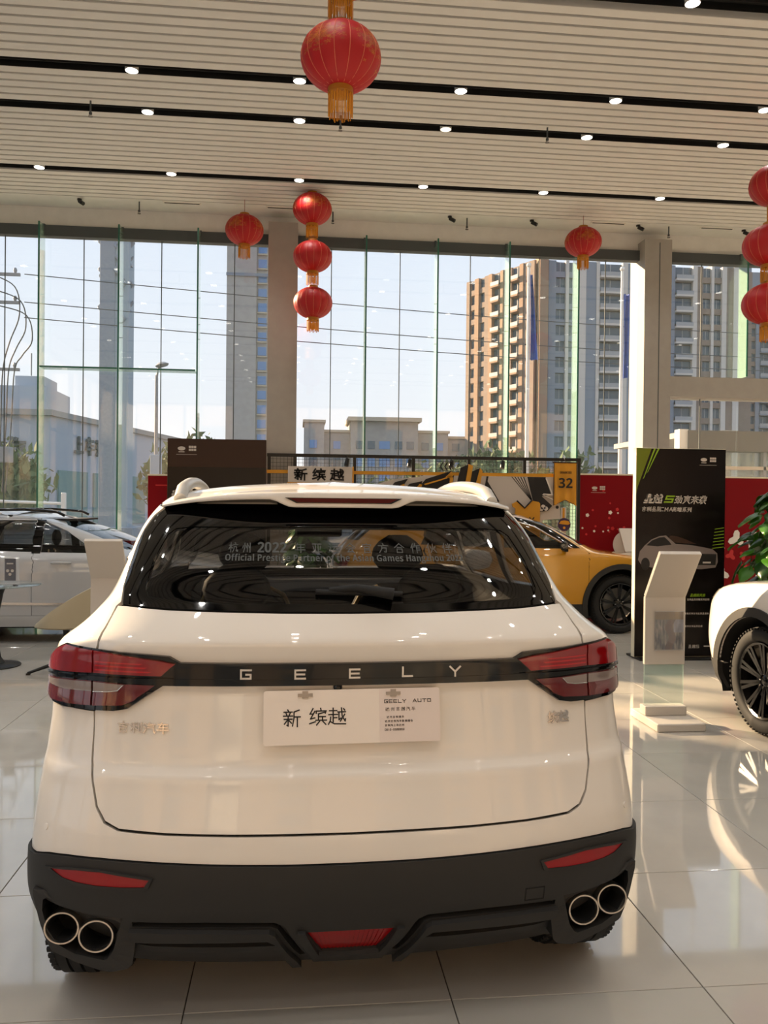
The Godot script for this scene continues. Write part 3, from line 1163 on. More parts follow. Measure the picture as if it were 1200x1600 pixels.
func make_wheel(r: float, width: float, spokes: int, called := "wheel") -> Node3D:
	# axis along x, outer face towards +x
	var turn := Transform3D(Basis(Vector3(0, -1, 0), Vector3(1, 0, 0), Vector3(0, 0, 1)), Vector3.ZERO)
	var o := Node3D.new()
	o.name = called
	var h := width * 0.5
	var ri := r * 0.72
	var prof := PackedVector2Array([Vector2(ri, -h * 0.85), Vector2(ri + 0.02, -h), Vector2(r - 0.035, -h * 1.02), Vector2(r - 0.012, -h * 0.86)])
	# tread with four grooves round it
	for k in 5:
		var a := lerpf(-h * 0.82, h * 0.82, k / 5.0) + 0.005
		var c := lerpf(-h * 0.82, h * 0.82, (k + 1) / 5.0) - 0.005
		var dip := 0.004 * absf(k - 2.0)
		prof.append_array([Vector2(r - 0.012, a - 0.002), Vector2(r - dip * 0.5, a), Vector2(r - dip * 0.5, c), Vector2(r - 0.012, c + 0.002)])
	prof.append_array([Vector2(r - 0.012, h * 0.86), Vector2(r - 0.035, h * 1.02), Vector2(ri + 0.02, h), Vector2(ri, h * 0.85), Vector2(ri - 0.004, 0.0), Vector2(ri, -h * 0.85)])
	var t := MB.new()
	t.lathe(prof, 56, turn)
	# tread blocks: short cross cuts shown as raised shoulder ribs
	for k in 64:
		var a := TAU * k / 64
		for s in [-1.0, 1.0]:
			var c := Vector3(s * h * 0.93, cos(a) * (r - 0.015), sin(a) * (r - 0.015))
			t.box(c, Vector3(0.018, 0.008, 0.016), Basis(Vector3.RIGHT, a))
	obj("tire", t.mesh(), M.rubber, o)
	var rim := MB.new()
	rim.lathe(PackedVector2Array([Vector2(ri, h * 0.80), Vector2(ri - 0.006, h * 0.92), Vector2(ri - 0.02, h * 0.86), Vector2(ri - 0.024, 0.0), Vector2(ri - 0.02, -h * 0.8), Vector2(ri, -h * 0.8)]), 48, turn)
	obj("rim", rim.mesh(), M.rim_black, o)
	for k in spokes:
		var a := TAU * k / spokes
		var sp := MB.new()
		for s in [-1.0, 1.0]:
			var a2: float = a + s * 0.085
			var p0 := Vector3(h * 0.62, cos(a) * 0.045, sin(a) * 0.045)
			var p1 := Vector3(h * 0.82, cos(a2) * (ri - 0.012), sin(a2) * (ri - 0.012))
			sp.bar(p0, p1, 0.016, 0.022, Vector3(0, cos(a), sin(a)).cross(Vector3.RIGHT))
		obj("spoke", sp.mesh(), M.rim_black, o)
	obj("hub", lathed([Vector2(0.0, h * 0.72), Vector2(0.028, h * 0.72), Vector2(0.034, h * 0.66), Vector2(0.062, h * 0.62), Vector2(0.066, h * 0.3), Vector2(0.0, h * 0.3)], 24, turn), M.rim_black, o)
	for k in 5:
		var a := TAU * k / 5 + 0.3
		obj("wheel_nut", lathed([Vector2(0.0, 0.0), Vector2(0.009, 0.0), Vector2(0.011, -0.014), Vector2(0.0, -0.014)], 8, Transform3D(turn.basis, Vector3(h * 0.67, cos(a) * 0.05, sin(a) * 0.05))), M.chrome, o)
	obj("brake_disc", lathed([Vector2(0.05, h * 0.12), Vector2(ri * 0.72, h * 0.12), Vector2(ri * 0.72, -0.01), Vector2(0.05, -0.01)], 36, turn), M.brake_steel, o)
	return o


# the sides, nose, glasshouse, wheels and cabin that all four cars share
func car_common(root: Node3D, s: CarSkin, k: Dictionary) -> void:
	var body: Material = M[k.paint]
	var ra: float = k.rear_axle
	var fa: float = k.front_axle
	var wr: float = k.wheel_r
	var arch := wr + 0.065
	var zd: Array = k.door_edges            # rear edge of the rear door, between the doors, front edge of the front door
	var sill: float = k.sill
	var top: float = k.roof_y
	var side_windows: Array = k.side_windows
	var windscreen := s.front_poly(k.windscreen)
	var rear_glass_hole: PackedVector2Array = k.rear_hole
	var screen_left := PackedVector2Array()
	for p in windscreen:
		screen_left.append(Vector2(p.x - 6.0, p.y))
	var all_holes := [windscreen, screen_left, rear_glass_hole]
	for left in [false, true]:
		for sw in side_windows:
			all_holes.append(s.side_poly(sw, left))
		for ax in [ra, fa]:
			all_holes.append(s.side_poly(CarSkin.circle(Vector2(ax, wr), arch), left))
	var inner_holes := all_holes.duplicate()
	obj("inner_shell", s.panel(PackedVector2Array([Vector2(-3, s.y0), Vector2(3, s.y0), Vector2(3, top + 0.02), Vector2(-3, top + 0.02)]), inner_holes, -0.014, 0.0, 0.05, 0.03), M.dark_inner_shell, root)
	# roof skin
	obj("roof", s.panel(PackedVector2Array([Vector2(-3, top), Vector2(3, top), Vector2(3, s.y1), Vector2(-3, s.y1)]), [], 0.0, 0.0, 0.05, 0.012), M[k.get("roof_paint", k.paint)], root)
	var gap := 0.0025
	for left in [false, true]:
		var sgn := -1.0 if left else 1.0
		var wins := []
		for sw in side_windows:
			wins.append(s.side_poly(sw, left))
		var a_r := s.side_poly(CarSkin.circle(Vector2(ra, wr), arch), left)
		var a_f := s.side_poly(CarSkin.circle(Vector2(fa, wr), arch), left)
		var cuts := wins.duplicate()
		cuts.append(a_r)
		cuts.append(a_f)
		cuts.append(screen_left if left else windscreen)
		var doors := [["rear_door", zd[0] - gap, zd[1] + gap], ["front_door", zd[1] - gap, zd[2] + gap]]
		for dd in doors:
			var door := obj(dd[0], s.panel(s.side_poly([Vector2(dd[1], sill), Vector2(dd[2], sill), Vector2(dd[2], top - 0.004), Vector2(dd[1], top - 0.004)], left), cuts, 0.0, 0.012, 0.03, 0.03), body, root)
			var hz: float = lerpf(dd[1], dd[2], 0.18)
			var hy: float = k.belt - 0.075
			var hx := s.w(hy)
			var hd := MB.new()
			hd.tube(PackedVector3Array([Vector3(hx - 0.002, hy, hz - 0.0), Vector3(hx + 0.026, hy + 0.004, hz - 0.03), Vector3(hx + 0.03, hy + 0.004, hz - 0.10), Vector3(hx + 0.024, hy + 0.002, hz - 0.17), Vector3(hx - 0.002, hy, hz - 0.2)]), [0.010, 0.014, 0.015, 0.014, 0.010], 10)
			var handle := obj("handle", hd.mesh(), M[k.get("handle_paint", k.paint)], door)
			handle.scale.x = sgn
		# lower side trim
		obj("sill_trim", s.panel(s.side_poly([Vector2(ra - arch * 0.96, s.y0), Vector2(fa + arch * 0.96, s.y0), Vector2(fa + arch * 0.96, sill - gap), Vector2(ra - arch * 0.96, sill - gap)], left), cuts, 0.008, 0.03, 0.03, 0.03), M.trim_plastic if k.cladding else body, root)
		# glass in the side windows
		for sw in side_windows:
			obj("side_window", s.panel(s.side_poly(sw, left), [], -0.012, 0.004, 0.04, 0.05), M.car_glass, root)
		# wheel arch edging
		if k.cladding:
			for ax in [ra, fa]:
				var clip := PackedVector2Array([Vector2(sgn * 0.1, 2.0), Vector2(sgn * 0.1, 2.1), Vector2(sgn * 0.2, 2.1)])
				if ax == ra and k.has("arch_clip"):
					clip = PackedVector2Array([Vector2(sgn * -0.05, -0.6), Vector2(sgn * -0.05, 1.0)])
					for i in 17:
						var cy := 1.0 - 0.1 * i
						clip.append(Vector2(sgn * s.side_u(k.arch_clip, maxf(cy, s.y0)), cy))
				obj("arch_trim", s.panel(s.side_poly(CarSkin.circle(Vector2(ax, wr), arch + 0.062, 48), left), [clip, s.side_poly(CarSkin.circle(Vector2(ax, wr), arch, 48), left), PackedVector2Array([Vector2(sgn * 0.5, -0.6), Vector2(sgn * 2.9, -0.6), Vector2(sgn * 2.9, s.y0 + 0.004), Vector2(sgn * 0.5, s.y0 + 0.004)])], k.get("arch_off", 0.014), 0.028, 0.03, 0.03), M.trim_plastic, root)
		# wheel wells and wheels
		for ax in [ra, fa]:
			var xw := s.w(wr)
			var well := MB.new()
			well.lathe(PackedVector2Array([Vector2(arch, xw - 0.012), Vector2(arch, xw - 0.36), Vector2(0.0, xw - 0.36)]), 32, Transform3D(Basis(Vector3(0, -1, 0), Vector3(sgn, 0, 0), Vector3(0, 0, 1)), Vector3(0, wr, ax)), k.well_from if ax == ra and k.has("well_from") else 1.2, TAU - 1.2)
			obj("wheel_well", well.mesh(), M.near_black, root)
			var wh := make_wheel(wr, k.tire_w, k.spokes)
			root.add_child(wh, true)
			wh.position = Vector3(sgn * (k.get("track_x", xw - 0.035) - k.tire_w * 0.5), wr, ax)
			if left:
				wh.rotation.y = PI
		# mirrors
		var mz: float = k.mirror_z
		var my: float = k.belt + 0.06
		var mx := s.w(my - 0.02)
		var mirror_len: float = k.get("mirror_len", 0.19)
		var mir := MB.new()
		var rows := []
		for i in 9:
			var ring := PackedVector3Array()
			var t := i / 8.0
			var rr := sqrt(maxf(0.0, 1.0 - pow(2.0 * t - 1.0, 4.0)))
			for j in 14:
				var a := TAU * j / 14
				ring.append(Vector3(mx + 0.05 + t * mirror_len, my + 0.015 + (0.066 - 0.016 * t) * rr * signf(sin(a)) * pow(absf(sin(a)), 0.7), mz + 0.02 + 0.05 * t + (0.05 - 0.012 * t) * rr * cos(a)))
			rows.append(ring)
		mir.sheet(rows, false, true)
		var mirror := obj("door_mirror", mir.mesh(), M[k.get("mirror_paint", k.paint)], root)
		mirror.scale.x = sgn
		var arm := MB.new()
		arm.box(Vector3(mx + 0.03, my - 0.035, mz + 0.02), Vector3(0.12, 0.03, 0.05))
		obj("mirror_arm", arm.mesh(), M.gloss_black, mirror)
	# nose, bonnet and front wings: one skin round the front, cut for the windscreen and arches
	var nose_holes := all_holes.duplicate()
	var front := PackedVector2Array()
	var ys := []
	for i in 25:
		ys.append(lerpf(k.nose_y, top - 0.004, i / 24.0))
	for y in ys:
		front.append(Vector2(s.side_u(zd[2] - gap, y), y))
	for i in range(24, -1, -1):
		front.append(Vector2(6.0 - s.side_u(zd[2] - gap, ys[i]), ys[i]))
	var shifted := []
	for h in nose_holes:
		var right_side := true
		for p in h:
			if p.x < 0.0:
				right_side = false
		if right_side:
			shifted.append(h)
		else:
			var q := PackedVector2Array()
			for p in h:
				q.append(Vector2(p.x + 6.0, p.y))
			shifted.append(q)
	obj("front_body", s.panel(front, shifted, 0.0, 0.012, 0.04, 0.02), body, root)
	obj("windscreen", s.panel(windscreen, [], -0.006, 0.004, 0.05, 0.04), M.windscreen, root)
	# front lower bumper, grille and headlamps
	var fb := PackedVector2Array()
	fb.append(Vector2(s.side_u(fa - arch * 0.8, s.y0), s.y0))
	fb.append(Vector2(6.0 - s.side_u(fa - arch * 0.8, s.y0), s.y0))
	fb.append(Vector2(6.0 - s.side_u(fa - arch * 0.8, k.nose_y - 0.004), k.nose_y - 0.004))
	fb.append(Vector2(s.side_u(fa - arch * 0.8, k.nose_y - 0.004), k.nose_y - 0.004))
	obj("front_lower_bumper", s.panel(fb, shifted, 0.006, 0.03, 0.04, 0.03), M.trim_plastic, root)
	var gy: float = k.grille_y
	obj("grille", s.panel(s.front_poly([Vector2(0.52, gy + 0.09), Vector2(-0.52, gy + 0.09), Vector2(-0.42, gy - 0.16), Vector2(0.42, gy - 0.16)]), [], 0.008, 0.02, 0.04, 0.03), M.gloss_black, root)
	for sx in [-1.0, 1.0]:
		var hp := []
		for p in [Vector2(0.55, gy + 0.085), Vector2(0.83, gy + 0.13), Vector2(0.845, gy + 0.06), Vector2(0.58, gy + 0.01)]:
			hp.append(Vector2(p.x * sx, p.y))
		obj("headlamp", s.panel(s.front_poly(hp), [], 0.010, 0.02, 0.03, 0.02), M.lens_clear, root)
	# floor pan and cabin
	var pan := MB.new()
	pan.box(Vector3(0, s.y0 + 0.035, (ra + fa) * 0.5), Vector3(s.w(0.3) * 1.6, 0.14, (ra - fa) + 0.1))
	obj("floor_pan", pan.mesh(), M.near_black, root)
	cabin(root, k)


func cabin(root: Node3D, k: Dictionary) -> void:
	var belt: float = k.belt
	var sz: float = k.seat_z
	for sx in [-0.36, 0.36]:
		for row in 2:
			var z: float = sz if row == 0 else sz + 0.85
			var seat := Node3D.new()
			seat.name = "seat"
			root.add_child(seat, true)
			seat.position = Vector3(sx, 0, z)
			var back := MB.new()
			var rows := []
			var hgt: Array = [0.42, 0.6, 0.8, 0.96, 1.06, 1.10] if row == 0 else [0.42, 0.6, 0.8, 0.92, 0.99, 1.02]
			for i in 6:
				var y: float = hgt[i] + belt - 1.1
				var half: float = [0.24, 0.25, 0.25, 0.235, 0.19, 0.10][i]
				var zz := (y - 0.5) * 0.30
				var ring := PackedVector3Array()
				for j in 12:
					var a := TAU * j / 12
					ring.append(Vector3(half * signf(cos(a)) * pow(absf(cos(a)), 0.5), y, zz + 0.075 * signf(sin(a)) * pow(absf(sin(a)), 0.6)))
				rows.append(ring)
			back.sheet(rows, true, true)
			obj("backrest", back.mesh(), M.seat_dark, seat)
			var hr := MB.new()
			rows = []
			for i in 7:
				var t := i / 6.0
				var rr := pow(sin(PI * clampf(t, 0.03, 0.97)), 0.45)
				var ring := PackedVector3Array()
				for j in 12:
					var a := TAU * j / 12
					ring.append(Vector3(0.125 * rr * cos(a), hgt[5] + belt - 1.1 + 0.05 + t * 0.19, 0.20 + 0.05 * rr * sin(a)))
				rows.append(ring)
			hr.sheet(rows, true, true)
			obj("headrest", hr.mesh(), M.seat_dark, seat)
			obj("cushion", cbox(Vector3(0.48, 0.16, 0.5), 0.04), M.seat_dark, seat, Vector3(0, 0.42 + belt - 1.1, -0.24))
			if row == 0:
				obj("seat_piping", tubed([Vector3(0.245, 0.7, 0.03), Vector3(0.235, 0.94, 0.13), Vector3(0.18, 1.06, 0.18), Vector3(0.1, 1.1, 0.2)].map(func(p): return p + Vector3(0, belt - 1.1, 0.06)), 0.010, 6), M.seat_cream, seat)
				obj("seat_piping", tubed([Vector3(-0.245, 0.7, 0.03), Vector3(-0.235, 0.94, 0.13), Vector3(-0.18, 1.06, 0.18), Vector3(-0.1, 1.1, 0.2)].map(func(p): return p + Vector3(0, belt - 1.1, 0.06)), 0.010, 6), M.seat_cream, seat)
	obj("dashboard", cbox(Vector3(1.36, 0.26, 0.42), 0.06), M.seat_dark, root, Vector3(0, belt - 0.17, k.mirror_z - 0.12))
	obj("rear_view_mirror", cbox(Vector3(0.24, 0.07, 0.025), 0.01), M.seat_dark, root, Vector3(0, k.roof_y - 0.13, k.mirror_z + 0.42))
	obj("headliner", cbox(Vector3(1.0, 0.02, 1.2), 0.0), M.seat_dark, root, Vector3(0, k.roof_y - 0.02, sz + 0.35))


# the plain back half for the cars whose tails the room hides
func car_rear(root: Node3D, s: CarSkin, k: Dictionary) -> void:
	var half := PackedVector2Array()
	var z: float = k.door_edges[0] + 0.0025
	half.append(Vector2(0, k.sill))
	for i in 12:
		var y := lerpf(k.sill, k.roof_y - 0.004, i / 11.0)
		half.append(Vector2(s.side_u(z, y), y))
	half.append(Vector2(0, k.roof_y - 0.004))
	var cuts := arches(s, k)
	cuts.append(k.rear_hole)
	for left in [false, true]:
		for sw in k.side_windows:
			cuts.append(s.side_poly(sw, left))
	obj("rear_body", s.panel(both_sides(half), cuts, 0.0, 0.012, 0.04, 0.03), M[k.paint], root)
	obj("rear_window", s.panel(k.rear_hole, [], -0.004, 0.004, 0.05, 0.04), M.car_glass, root)
	var low := PackedVector2Array([Vector2(0, s.y0)])
	for y in [s.y0, k.sill - 0.004]:
		low.append(Vector2(s.side_u(k.rear_axle + k.wheel_r, y), y))
	low.append(Vector2(0, k.sill - 0.004))
	obj("rear_lower_bumper", s.panel(both_sides(low), arches(s, k), 0.006, 0.03, 0.04, 0.03), M.trim_plastic, root)
	for left in [false, true]:
		obj("tail_lamp", s.panel(s.rear_poly(v2([[0.45, k.belt - 0.10], [0.80, k.belt - 0.08], [0.80, k.belt - 0.19], [0.50, k.belt - 0.17]]), left), [], 0.01, 0.02, 0.04, 0.03), M.lens_red, root)


func build_white_sedan() -> void:
	var root := thing("silver_white_car", "pearl white car parked side-on by the glass wall, black roof rails, behind the round table", "car", Vector3(-3.83, 0, -10.0), -PI / 2)
	var s := CarSkin.new([[0.180, 0.86, 0.80, -3.36], [0.300, 0.90, 0.90, -3.46], [0.550, 0.915, 0.95, -3.50], [0.750, 0.91, 0.93, -3.46], [0.810, 0.90, 0.90, -3.28], [0.870, 0.89, 0.85, -2.9], [0.910, 0.875, 0.78, -2.5], [0.940, 0.84, 0.70, -2.3],
		[0.970, 0.80, 0.6, -2.2], [1.050, 0.76, 0.35, -2.02], [1.170, 0.72, 0.0, -1.72], [1.270, 0.68, -0.3, -1.42], [1.340, 0.62, -0.45, -1.15], [1.380, 0.48, -0.55, -0.98], [1.405, 0.25, -0.65, -0.85], [1.412, 0.02, -0.7, -0.8]])
	var k := {"paint": "paint_pearl_shaded", "rear_axle": 0.0, "front_axle": -2.75, "wheel_r": 0.34, "tire_w": 0.22, "spokes": 10, "cladding": false, "door_edges": [-0.12, -1.05, -2.12], "sill": 0.30, "belt": 0.93, "roof_y": 1.325,
		"rear_hole": s.rear_poly(mirrored(v2([[0, 0.990], [0.62, 1.000], [0.55, 1.270], [0, 1.290]]))), "mirror_z": -1.86, "seat_z": -1.15, "nose_y": 0.34, "grille_y": 0.66,
		"windscreen": mirrored(v2([[0, 0.980], [0.70, 0.990], [0.60, 1.250], [0.45, 1.300], [0, 1.310]])),
		"side_windows": [v2([[-0.12, 0.985], [-1.02, 0.965], [-1.02, 1.305], [-0.45, 1.300], [-0.25, 1.210]]), v2([[-1.11, 0.962], [-1.70, 0.955], [-1.36, 1.190], [-1.11, 1.295]]), v2([[-1.74, 0.955], [-1.98, 0.950], [-1.74, 1.050]])]}
	car_common(root, s, k)
	car_rear(root, s, k)
	for sx in [-1.0, 0.950]:
		obj("window_pillar", s.panel(s.side_poly(v2([[-1.02, 0.950], [-1.11, 0.950], [-1.11, 1.302], [-1.02, 1.308]]), sx < 0), [], 0.004, 0.004, 0.05, 0.05), M.gloss_black, root)
		obj("roof_rail", tubed([Vector3(sx * 0.56, 1.360, -0.3), Vector3(sx * 0.55, 1.405, -0.42), Vector3(sx * 0.55, 1.415, -0.85), Vector3(sx * 0.55, 1.390, -1.2), Vector3(sx * 0.55, 1.350, -1.28)], 0.016, 8), M.gloss_black, root)
		obj("side_strip", s.panel(s.side_poly(v2([[-0.42, 0.420], [-2.3, 0.400], [-2.3, 0.425], [-0.42, 0.445]]), sx < 0), [], 0.010, 0.01, 0.05, 0.03), M.chrome, root)


func build_yellow_car() -> void:
	var root := thing("yellow_car", "golden yellow crossover with black roof and black wheels beside the red panel", "car", Vector3(1.18, 0, -10.36), -PI / 2)
	var s := CarSkin.new([[0.2, 0.82, 0.7, -3.2], [0.35, 0.855, 0.75, -3.28], [0.6, 0.87, 0.77, -3.33], [0.8, 0.865, 0.75, -3.30], [0.88, 0.855, 0.73, -3.2], [0.93, 0.84, 0.70, -2.95], [0.96, 0.82, 0.68, -2.65], [0.99, 0.80, 0.66, -2.5],
		[1.03, 0.78, 0.62, -2.4], [1.16, 0.73, 0.48, -2.18], [1.30, 0.68, 0.3, -1.9], [1.38, 0.64, 0.2, -1.65], [1.45, 0.56, 0.1, -1.35], [1.49, 0.4, 0.0, -1.15], [1.505, 0.2, -0.1, -1.0], [1.51, 0.02, -0.2, -0.95]])
	var k := {"paint": "paint_yellow", "mirror_len": 0.06, "roof_paint": "gloss_black", "mirror_paint": "gloss_black", "rear_axle": 0.0, "front_axle": -2.65, "wheel_r": 0.355, "tire_w": 0.22, "spokes": 9, "cladding": true, "door_edges": [-0.3, -1.2, -2.24], "sill": 0.36, "belt": 0.97, "roof_y": 1.40,
		"rear_hole": s.rear_poly(mirrored(v2([[0, 1.08], [0.62, 1.09], [0.55, 1.34], [0, 1.36]]))), "mirror_z": -1.98, "seat_z": -1.2, "nose_y": 0.42, "grille_y": 0.70,
		"windscreen": mirrored(v2([[0, 1.04], [0.70, 1.05], [0.60, 1.33], [0.45, 1.38], [0, 1.385]])),
		"side_windows": [v2([[-0.25, 1.05], [-1.16, 1.02], [-1.16, 1.37], [-0.4, 1.36]]), v2([[-1.24, 1.02], [-2.05, 1.01], [-1.62, 1.26], [-1.24, 1.37]])]}
	car_common(root, s, k)
	car_rear(root, s, k)
	for sx in [-1.0, 1.0]:
		# black arch of the roof line with a chrome strip, and the corner mirror glass
		obj("roof_arch", s.panel(s.side_poly(v2([[-0.4, 1.375], [-1.24, 1.385], [-1.63, 1.275], [-2.08, 1.015], [-2.16, 1.015], [-1.74, 1.30], [-1.3, 1.398], [-0.4, 1.398]]), sx < 0), [], 0.006, 0.006, 0.04, 0.03), M.gloss_black, root)
		obj("chrome_strip", s.panel(s.side_poly(v2([[-1.2, 1.372], [-1.62, 1.262], [-2.05, 1.012], [-2.06, 1.018], [-1.63, 1.272], [-1.2, 1.382]]), sx < 0), [], 0.009, 0.004, 0.04, 0.03), M.chrome, root)


func build_right_car() -> void:
	var root := thing("white_suv", "white SUV with black wheel-arch trim and black multi-spoke wheel beside the white info stand", "car", Vector3(4.06, 0, -2.62), deg_to_rad(2.5))
	var s := CarSkin.new([[0.22, 0.88, 0.8, -3.36], [0.35, 0.92, 0.9, -3.46], [0.6, 0.93, 0.92, -3.52], [0.8, 0.925, 0.9, -3.50], [0.92, 0.915, 0.88, -3.40], [0.98, 0.90, 0.86, -3.2], [1.02, 0.88, 0.84, -2.8], [1.05, 0.86, 0.82, -2.4], [1.08, 0.82, 0.8, -2.2],
		[1.15, 0.77, 0.75, -2.05], [1.35, 0.72, 0.6, -1.75], [1.5, 0.68, 0.45, -1.45], [1.58, 0.6, 0.35, -1.2], [1.62, 0.4, 0.2, -1.0], [1.635, 0.02, 0.0, -0.8]])
	var k := {"paint": "paint_white", "rear_axle": 0.0, "front_axle": -2.65, "wheel_r": 0.36, "tire_w": 0.23, "spokes": 10, "cladding": true, "door_edges": [-0.35, -1.2, -2.15], "sill": 0.40, "belt": 1.08, "roof_y": 1.52,
		"rear_hole": s.rear_poly(mirrored(v2([[0, 1.14], [0.62, 1.15], [0.58, 1.45], [0, 1.47]]))), "mirror_z": -1.9, "seat_z": -1.25, "nose_y": 0.42, "grille_y": 0.78,
		"windscreen": mirrored(v2([[0, 1.12], [0.72, 1.13], [0.63, 1.46], [0, 1.50]])),
		"side_windows": [v2([[-0.4, 1.15], [-1.16, 1.13], [-1.16, 1.48], [-0.5, 1.47]]), v2([[-1.24, 1.13], [-1.8, 1.12], [-1.5, 1.36], [-1.24, 1.48]])]}
	car_common(root, s, k)
	car_rear(root, s, k)


# ---------------------------------------------------------------- the white crossover seen from behind

func v2(a: Array) -> Array:
	var out := []
	for p in a:
		out.append(Vector2(p[0], p[1]))
	return out


func build_main_car() -> void:
	var root := thing("white_car", "white crossover seen from behind, black lower bumper, red tail lamps and four exhaust tips", "car", Vector3(0.15, 0, -2.75), deg_to_rad(1.5))
	var s := CarSkin.new([
		[0.16, 0.848, 0.29, -3.36], [0.20, 0.868, 0.33, -3.40], [0.25, 0.890, 0.38, -3.45], [0.312, 0.912, 0.42, -3.49], [0.40, 0.925, 0.45, -3.53], [0.475, 0.923, 0.46, -3.55],
		[0.57, 0.918, 0.455, -3.56], [0.65, 0.911, 0.437, -3.56], [0.70, 0.905, 0.425, -3.55], [0.735, 0.901, 0.418, -3.54], [0.765, 0.898, 0.397, -3.53], [0.80, 0.895, 0.388, -3.52], [0.88, 0.888, 0.375, -3.48], [0.93, 0.888, 0.367, -3.40], [0.97, 0.886, 0.36, -3.25], [1.0, 0.885, 0.36, -3.1],
		[1.04, 0.882, 0.36, -2.75], [1.07, 0.876, 0.363, -2.45], [1.098, 0.852, 0.366, -2.25], [1.112, 0.832, 0.360, -2.2], [1.14, 0.799, 0.338, -2.13], [1.18, 0.764, 0.300, -2.05], [1.21, 0.742, 0.27, -1.99],
		[1.30, 0.708, 0.19, -1.82], [1.40, 0.682, 0.08, -1.60], [1.47, 0.648, 0.0, -1.40], [1.53, 0.585, -0.07, -1.18], [1.555, 0.47, -0.12, -1.08], [1.575, 0.29, -0.22, -0.98], [1.588, 0.02, -0.42, -0.9]])
	# dark area of the tailgate glass
	var dark := s.rear_poly(mirrored(v2([[0, 1.183], [0.2, 1.184], [0.345, 1.186], [0.538, 1.189], [0.674, 1.195], [0.682, 1.24], [0.676, 1.30], [0.667, 1.36], [0.652, 1.41], [0.625, 1.455], [0.585, 1.485], [0.50, 1.497], [0, 1.50]])))
	var glass := s.rear_poly(mirrored(v2([[0, 1.203], [0.345, 1.206], [0.52, 1.211], [0.60, 1.219], [0.612, 1.24], [0.60, 1.32], [0.565, 1.40], [0.54, 1.418], [0.48, 1.424], [0, 1.428]])))
	var spec := {
		"paint": "paint_white", "rear_axle": -0.08, "front_axle": -2.70, "wheel_r": 0.335, "tire_w": 0.215, "spokes": 10, "cladding": true, "door_edges": [-0.55, -1.35, -2.2],
		"sill": 0.42, "belt": 1.12, "roof_y": 1.50, "rear_hole": dark, "mirror_z": -1.98, "seat_z": -1.40, "nose_y": 0.52, "grille_y": 0.80, "track_x": 0.875, "arch_clip": 0.046, "arch_off": 0.003, "well_from": PI - 0.15,
		"windscreen": mirrored(v2([[0, 1.14], [0.70, 1.15], [0.58, 1.44], [0.40, 1.485], [0, 1.49]])),
		"side_windows": [v2([[-0.62, 1.19], [-1.31, 1.18], [-1.31, 1.44], [-0.66, 1.43]]), v2([[-1.39, 1.18], [-1.88, 1.175], [-1.58, 1.36], [-1.39, 1.44]]), v2([[-0.12, 1.22], [-0.56, 1.20], [-0.56, 1.40], [-0.30, 1.38]])]}
	car_common(root, s, spec)
	var white: Material = M.paint_white
	# tailgate
	var seam := [[0.69, 1.189], [0.716, 1.12], [0.721, 1.091], [0.724, 1.078], [0.728, 0.906], [0.727, 0.798], [0.727, 0.773], [0.718, 0.716], [0.703, 0.658], [0.679, 0.623], [0.640, 0.606], [0.513, 0.599], [0.333, 0.595], [0, 0.592]]
	var gate := [[0, 1.179], [0.2, 1.180], [0.345, 1.182], [0.538, 1.185], [0.66, 1.19]]
	gate.append_array(seam)
	obj("tailgate", s.panel(s.rear_poly(mirrored(v2(gate))), [], 0.0, 0.012, 0.025, 0.014), white, root)
	# bumper skin: white upper part wrapping up to the lamps
	var bw := PackedVector2Array()
	var half := PackedVector2Array()
	for p in [[0, 0.511], [0.167, 0.512], [0.334, 0.516], [0.512, 0.522], [0.60, 0.525], [0.692, 0.527], [0.78, 0.526], [0.84, 0.521], [0.885, 0.508]]:
		half.append(Vector2(s.rear_u(p[0], p[1]), p[1]))
	for p in [[0.05, 0.50], [0.05, 0.60], [0.05, 0.7], [0.05, 0.8], [0.05, 0.90]]:
		half.append(Vector2(s.side_u(p[0], p[1]), p[1]))
	for p in [[0.80, 0.905], [0.733, 0.902], [0.733, 0.798], [0.733, 0.77], [0.724, 0.714], [0.709, 0.654], [0.684, 0.616], [0.643, 0.599], [0.58, 0.595], [0.514, 0.592], [0.42, 0.590], [0.333, 0.588], [0.167, 0.586], [0, 0.585]]:
		half.append(Vector2(s.rear_u(p[0], p[1]), p[1]))
	bw = both_sides(half)
	obj("rear_bumper", s.panel(bw, [], 0.0, 0.014, 0.025, 0.014), white, root)
	# quarter panels with the rear pillars
	for left in [false, true]:
		var q := PackedVector2Array()
		for p in [[0.735, 0.909], [0.733, 1.0], [0.731, 1.078], [0.728, 1.092], [0.723, 1.121], [0.697, 1.189], [0.684, 1.2], [0.689, 1.24], [0.683, 1.30], [0.674, 1.36], [0.659, 1.412], [0.632, 1.459], [0.60, 1.486]]:
			q.append(Vector2(s.rear_u(p[0], p[1]), p[1]))
		for p in [[-0.3, 1.496], [-0.548, 1.496], [-0.548, 1.4], [-0.548, 1.3], [-0.548, 1.2], [-0.548, 1.1], [-0.548, 0.9], [-0.548, 0.7], [-0.548, 0.42], [0.044, 0.42], [0.044, 0.7], [0.044, 0.909]]:
			q.append(Vector2(s.side_u(p[0], p[1]), p[1]))
		if left:
			for i in q.size():
				q[i].x = -q[i].x
		var cuts := arches(s, spec)
		for sw in spec.side_windows:
			cuts.append(s.side_poly(sw, left))
		obj("quarter_panel", s.panel(q, cuts, 0.0, 0.012, 0.025, 0.014), white, root)
	# black surround and glass of the rear window
	var surround := obj("window_surround", s.panel(dark, [glass], 0.002, 0.012, 0.025, 0.02), M.gloss_black, root)
	var win := obj("rear_window", s.panel(glass, [], 0.0, 0.004, 0.03, 0.02), M.car_glass_dark, root)
	var on_glass := func(cx: float, cy: float, lift: float) -> Callable:
		return func(p: Vector3) -> Vector3:
			var y := cy + p.y
			return s.at(s.rear_u(cx + p.x, y), y, lift + p.z)
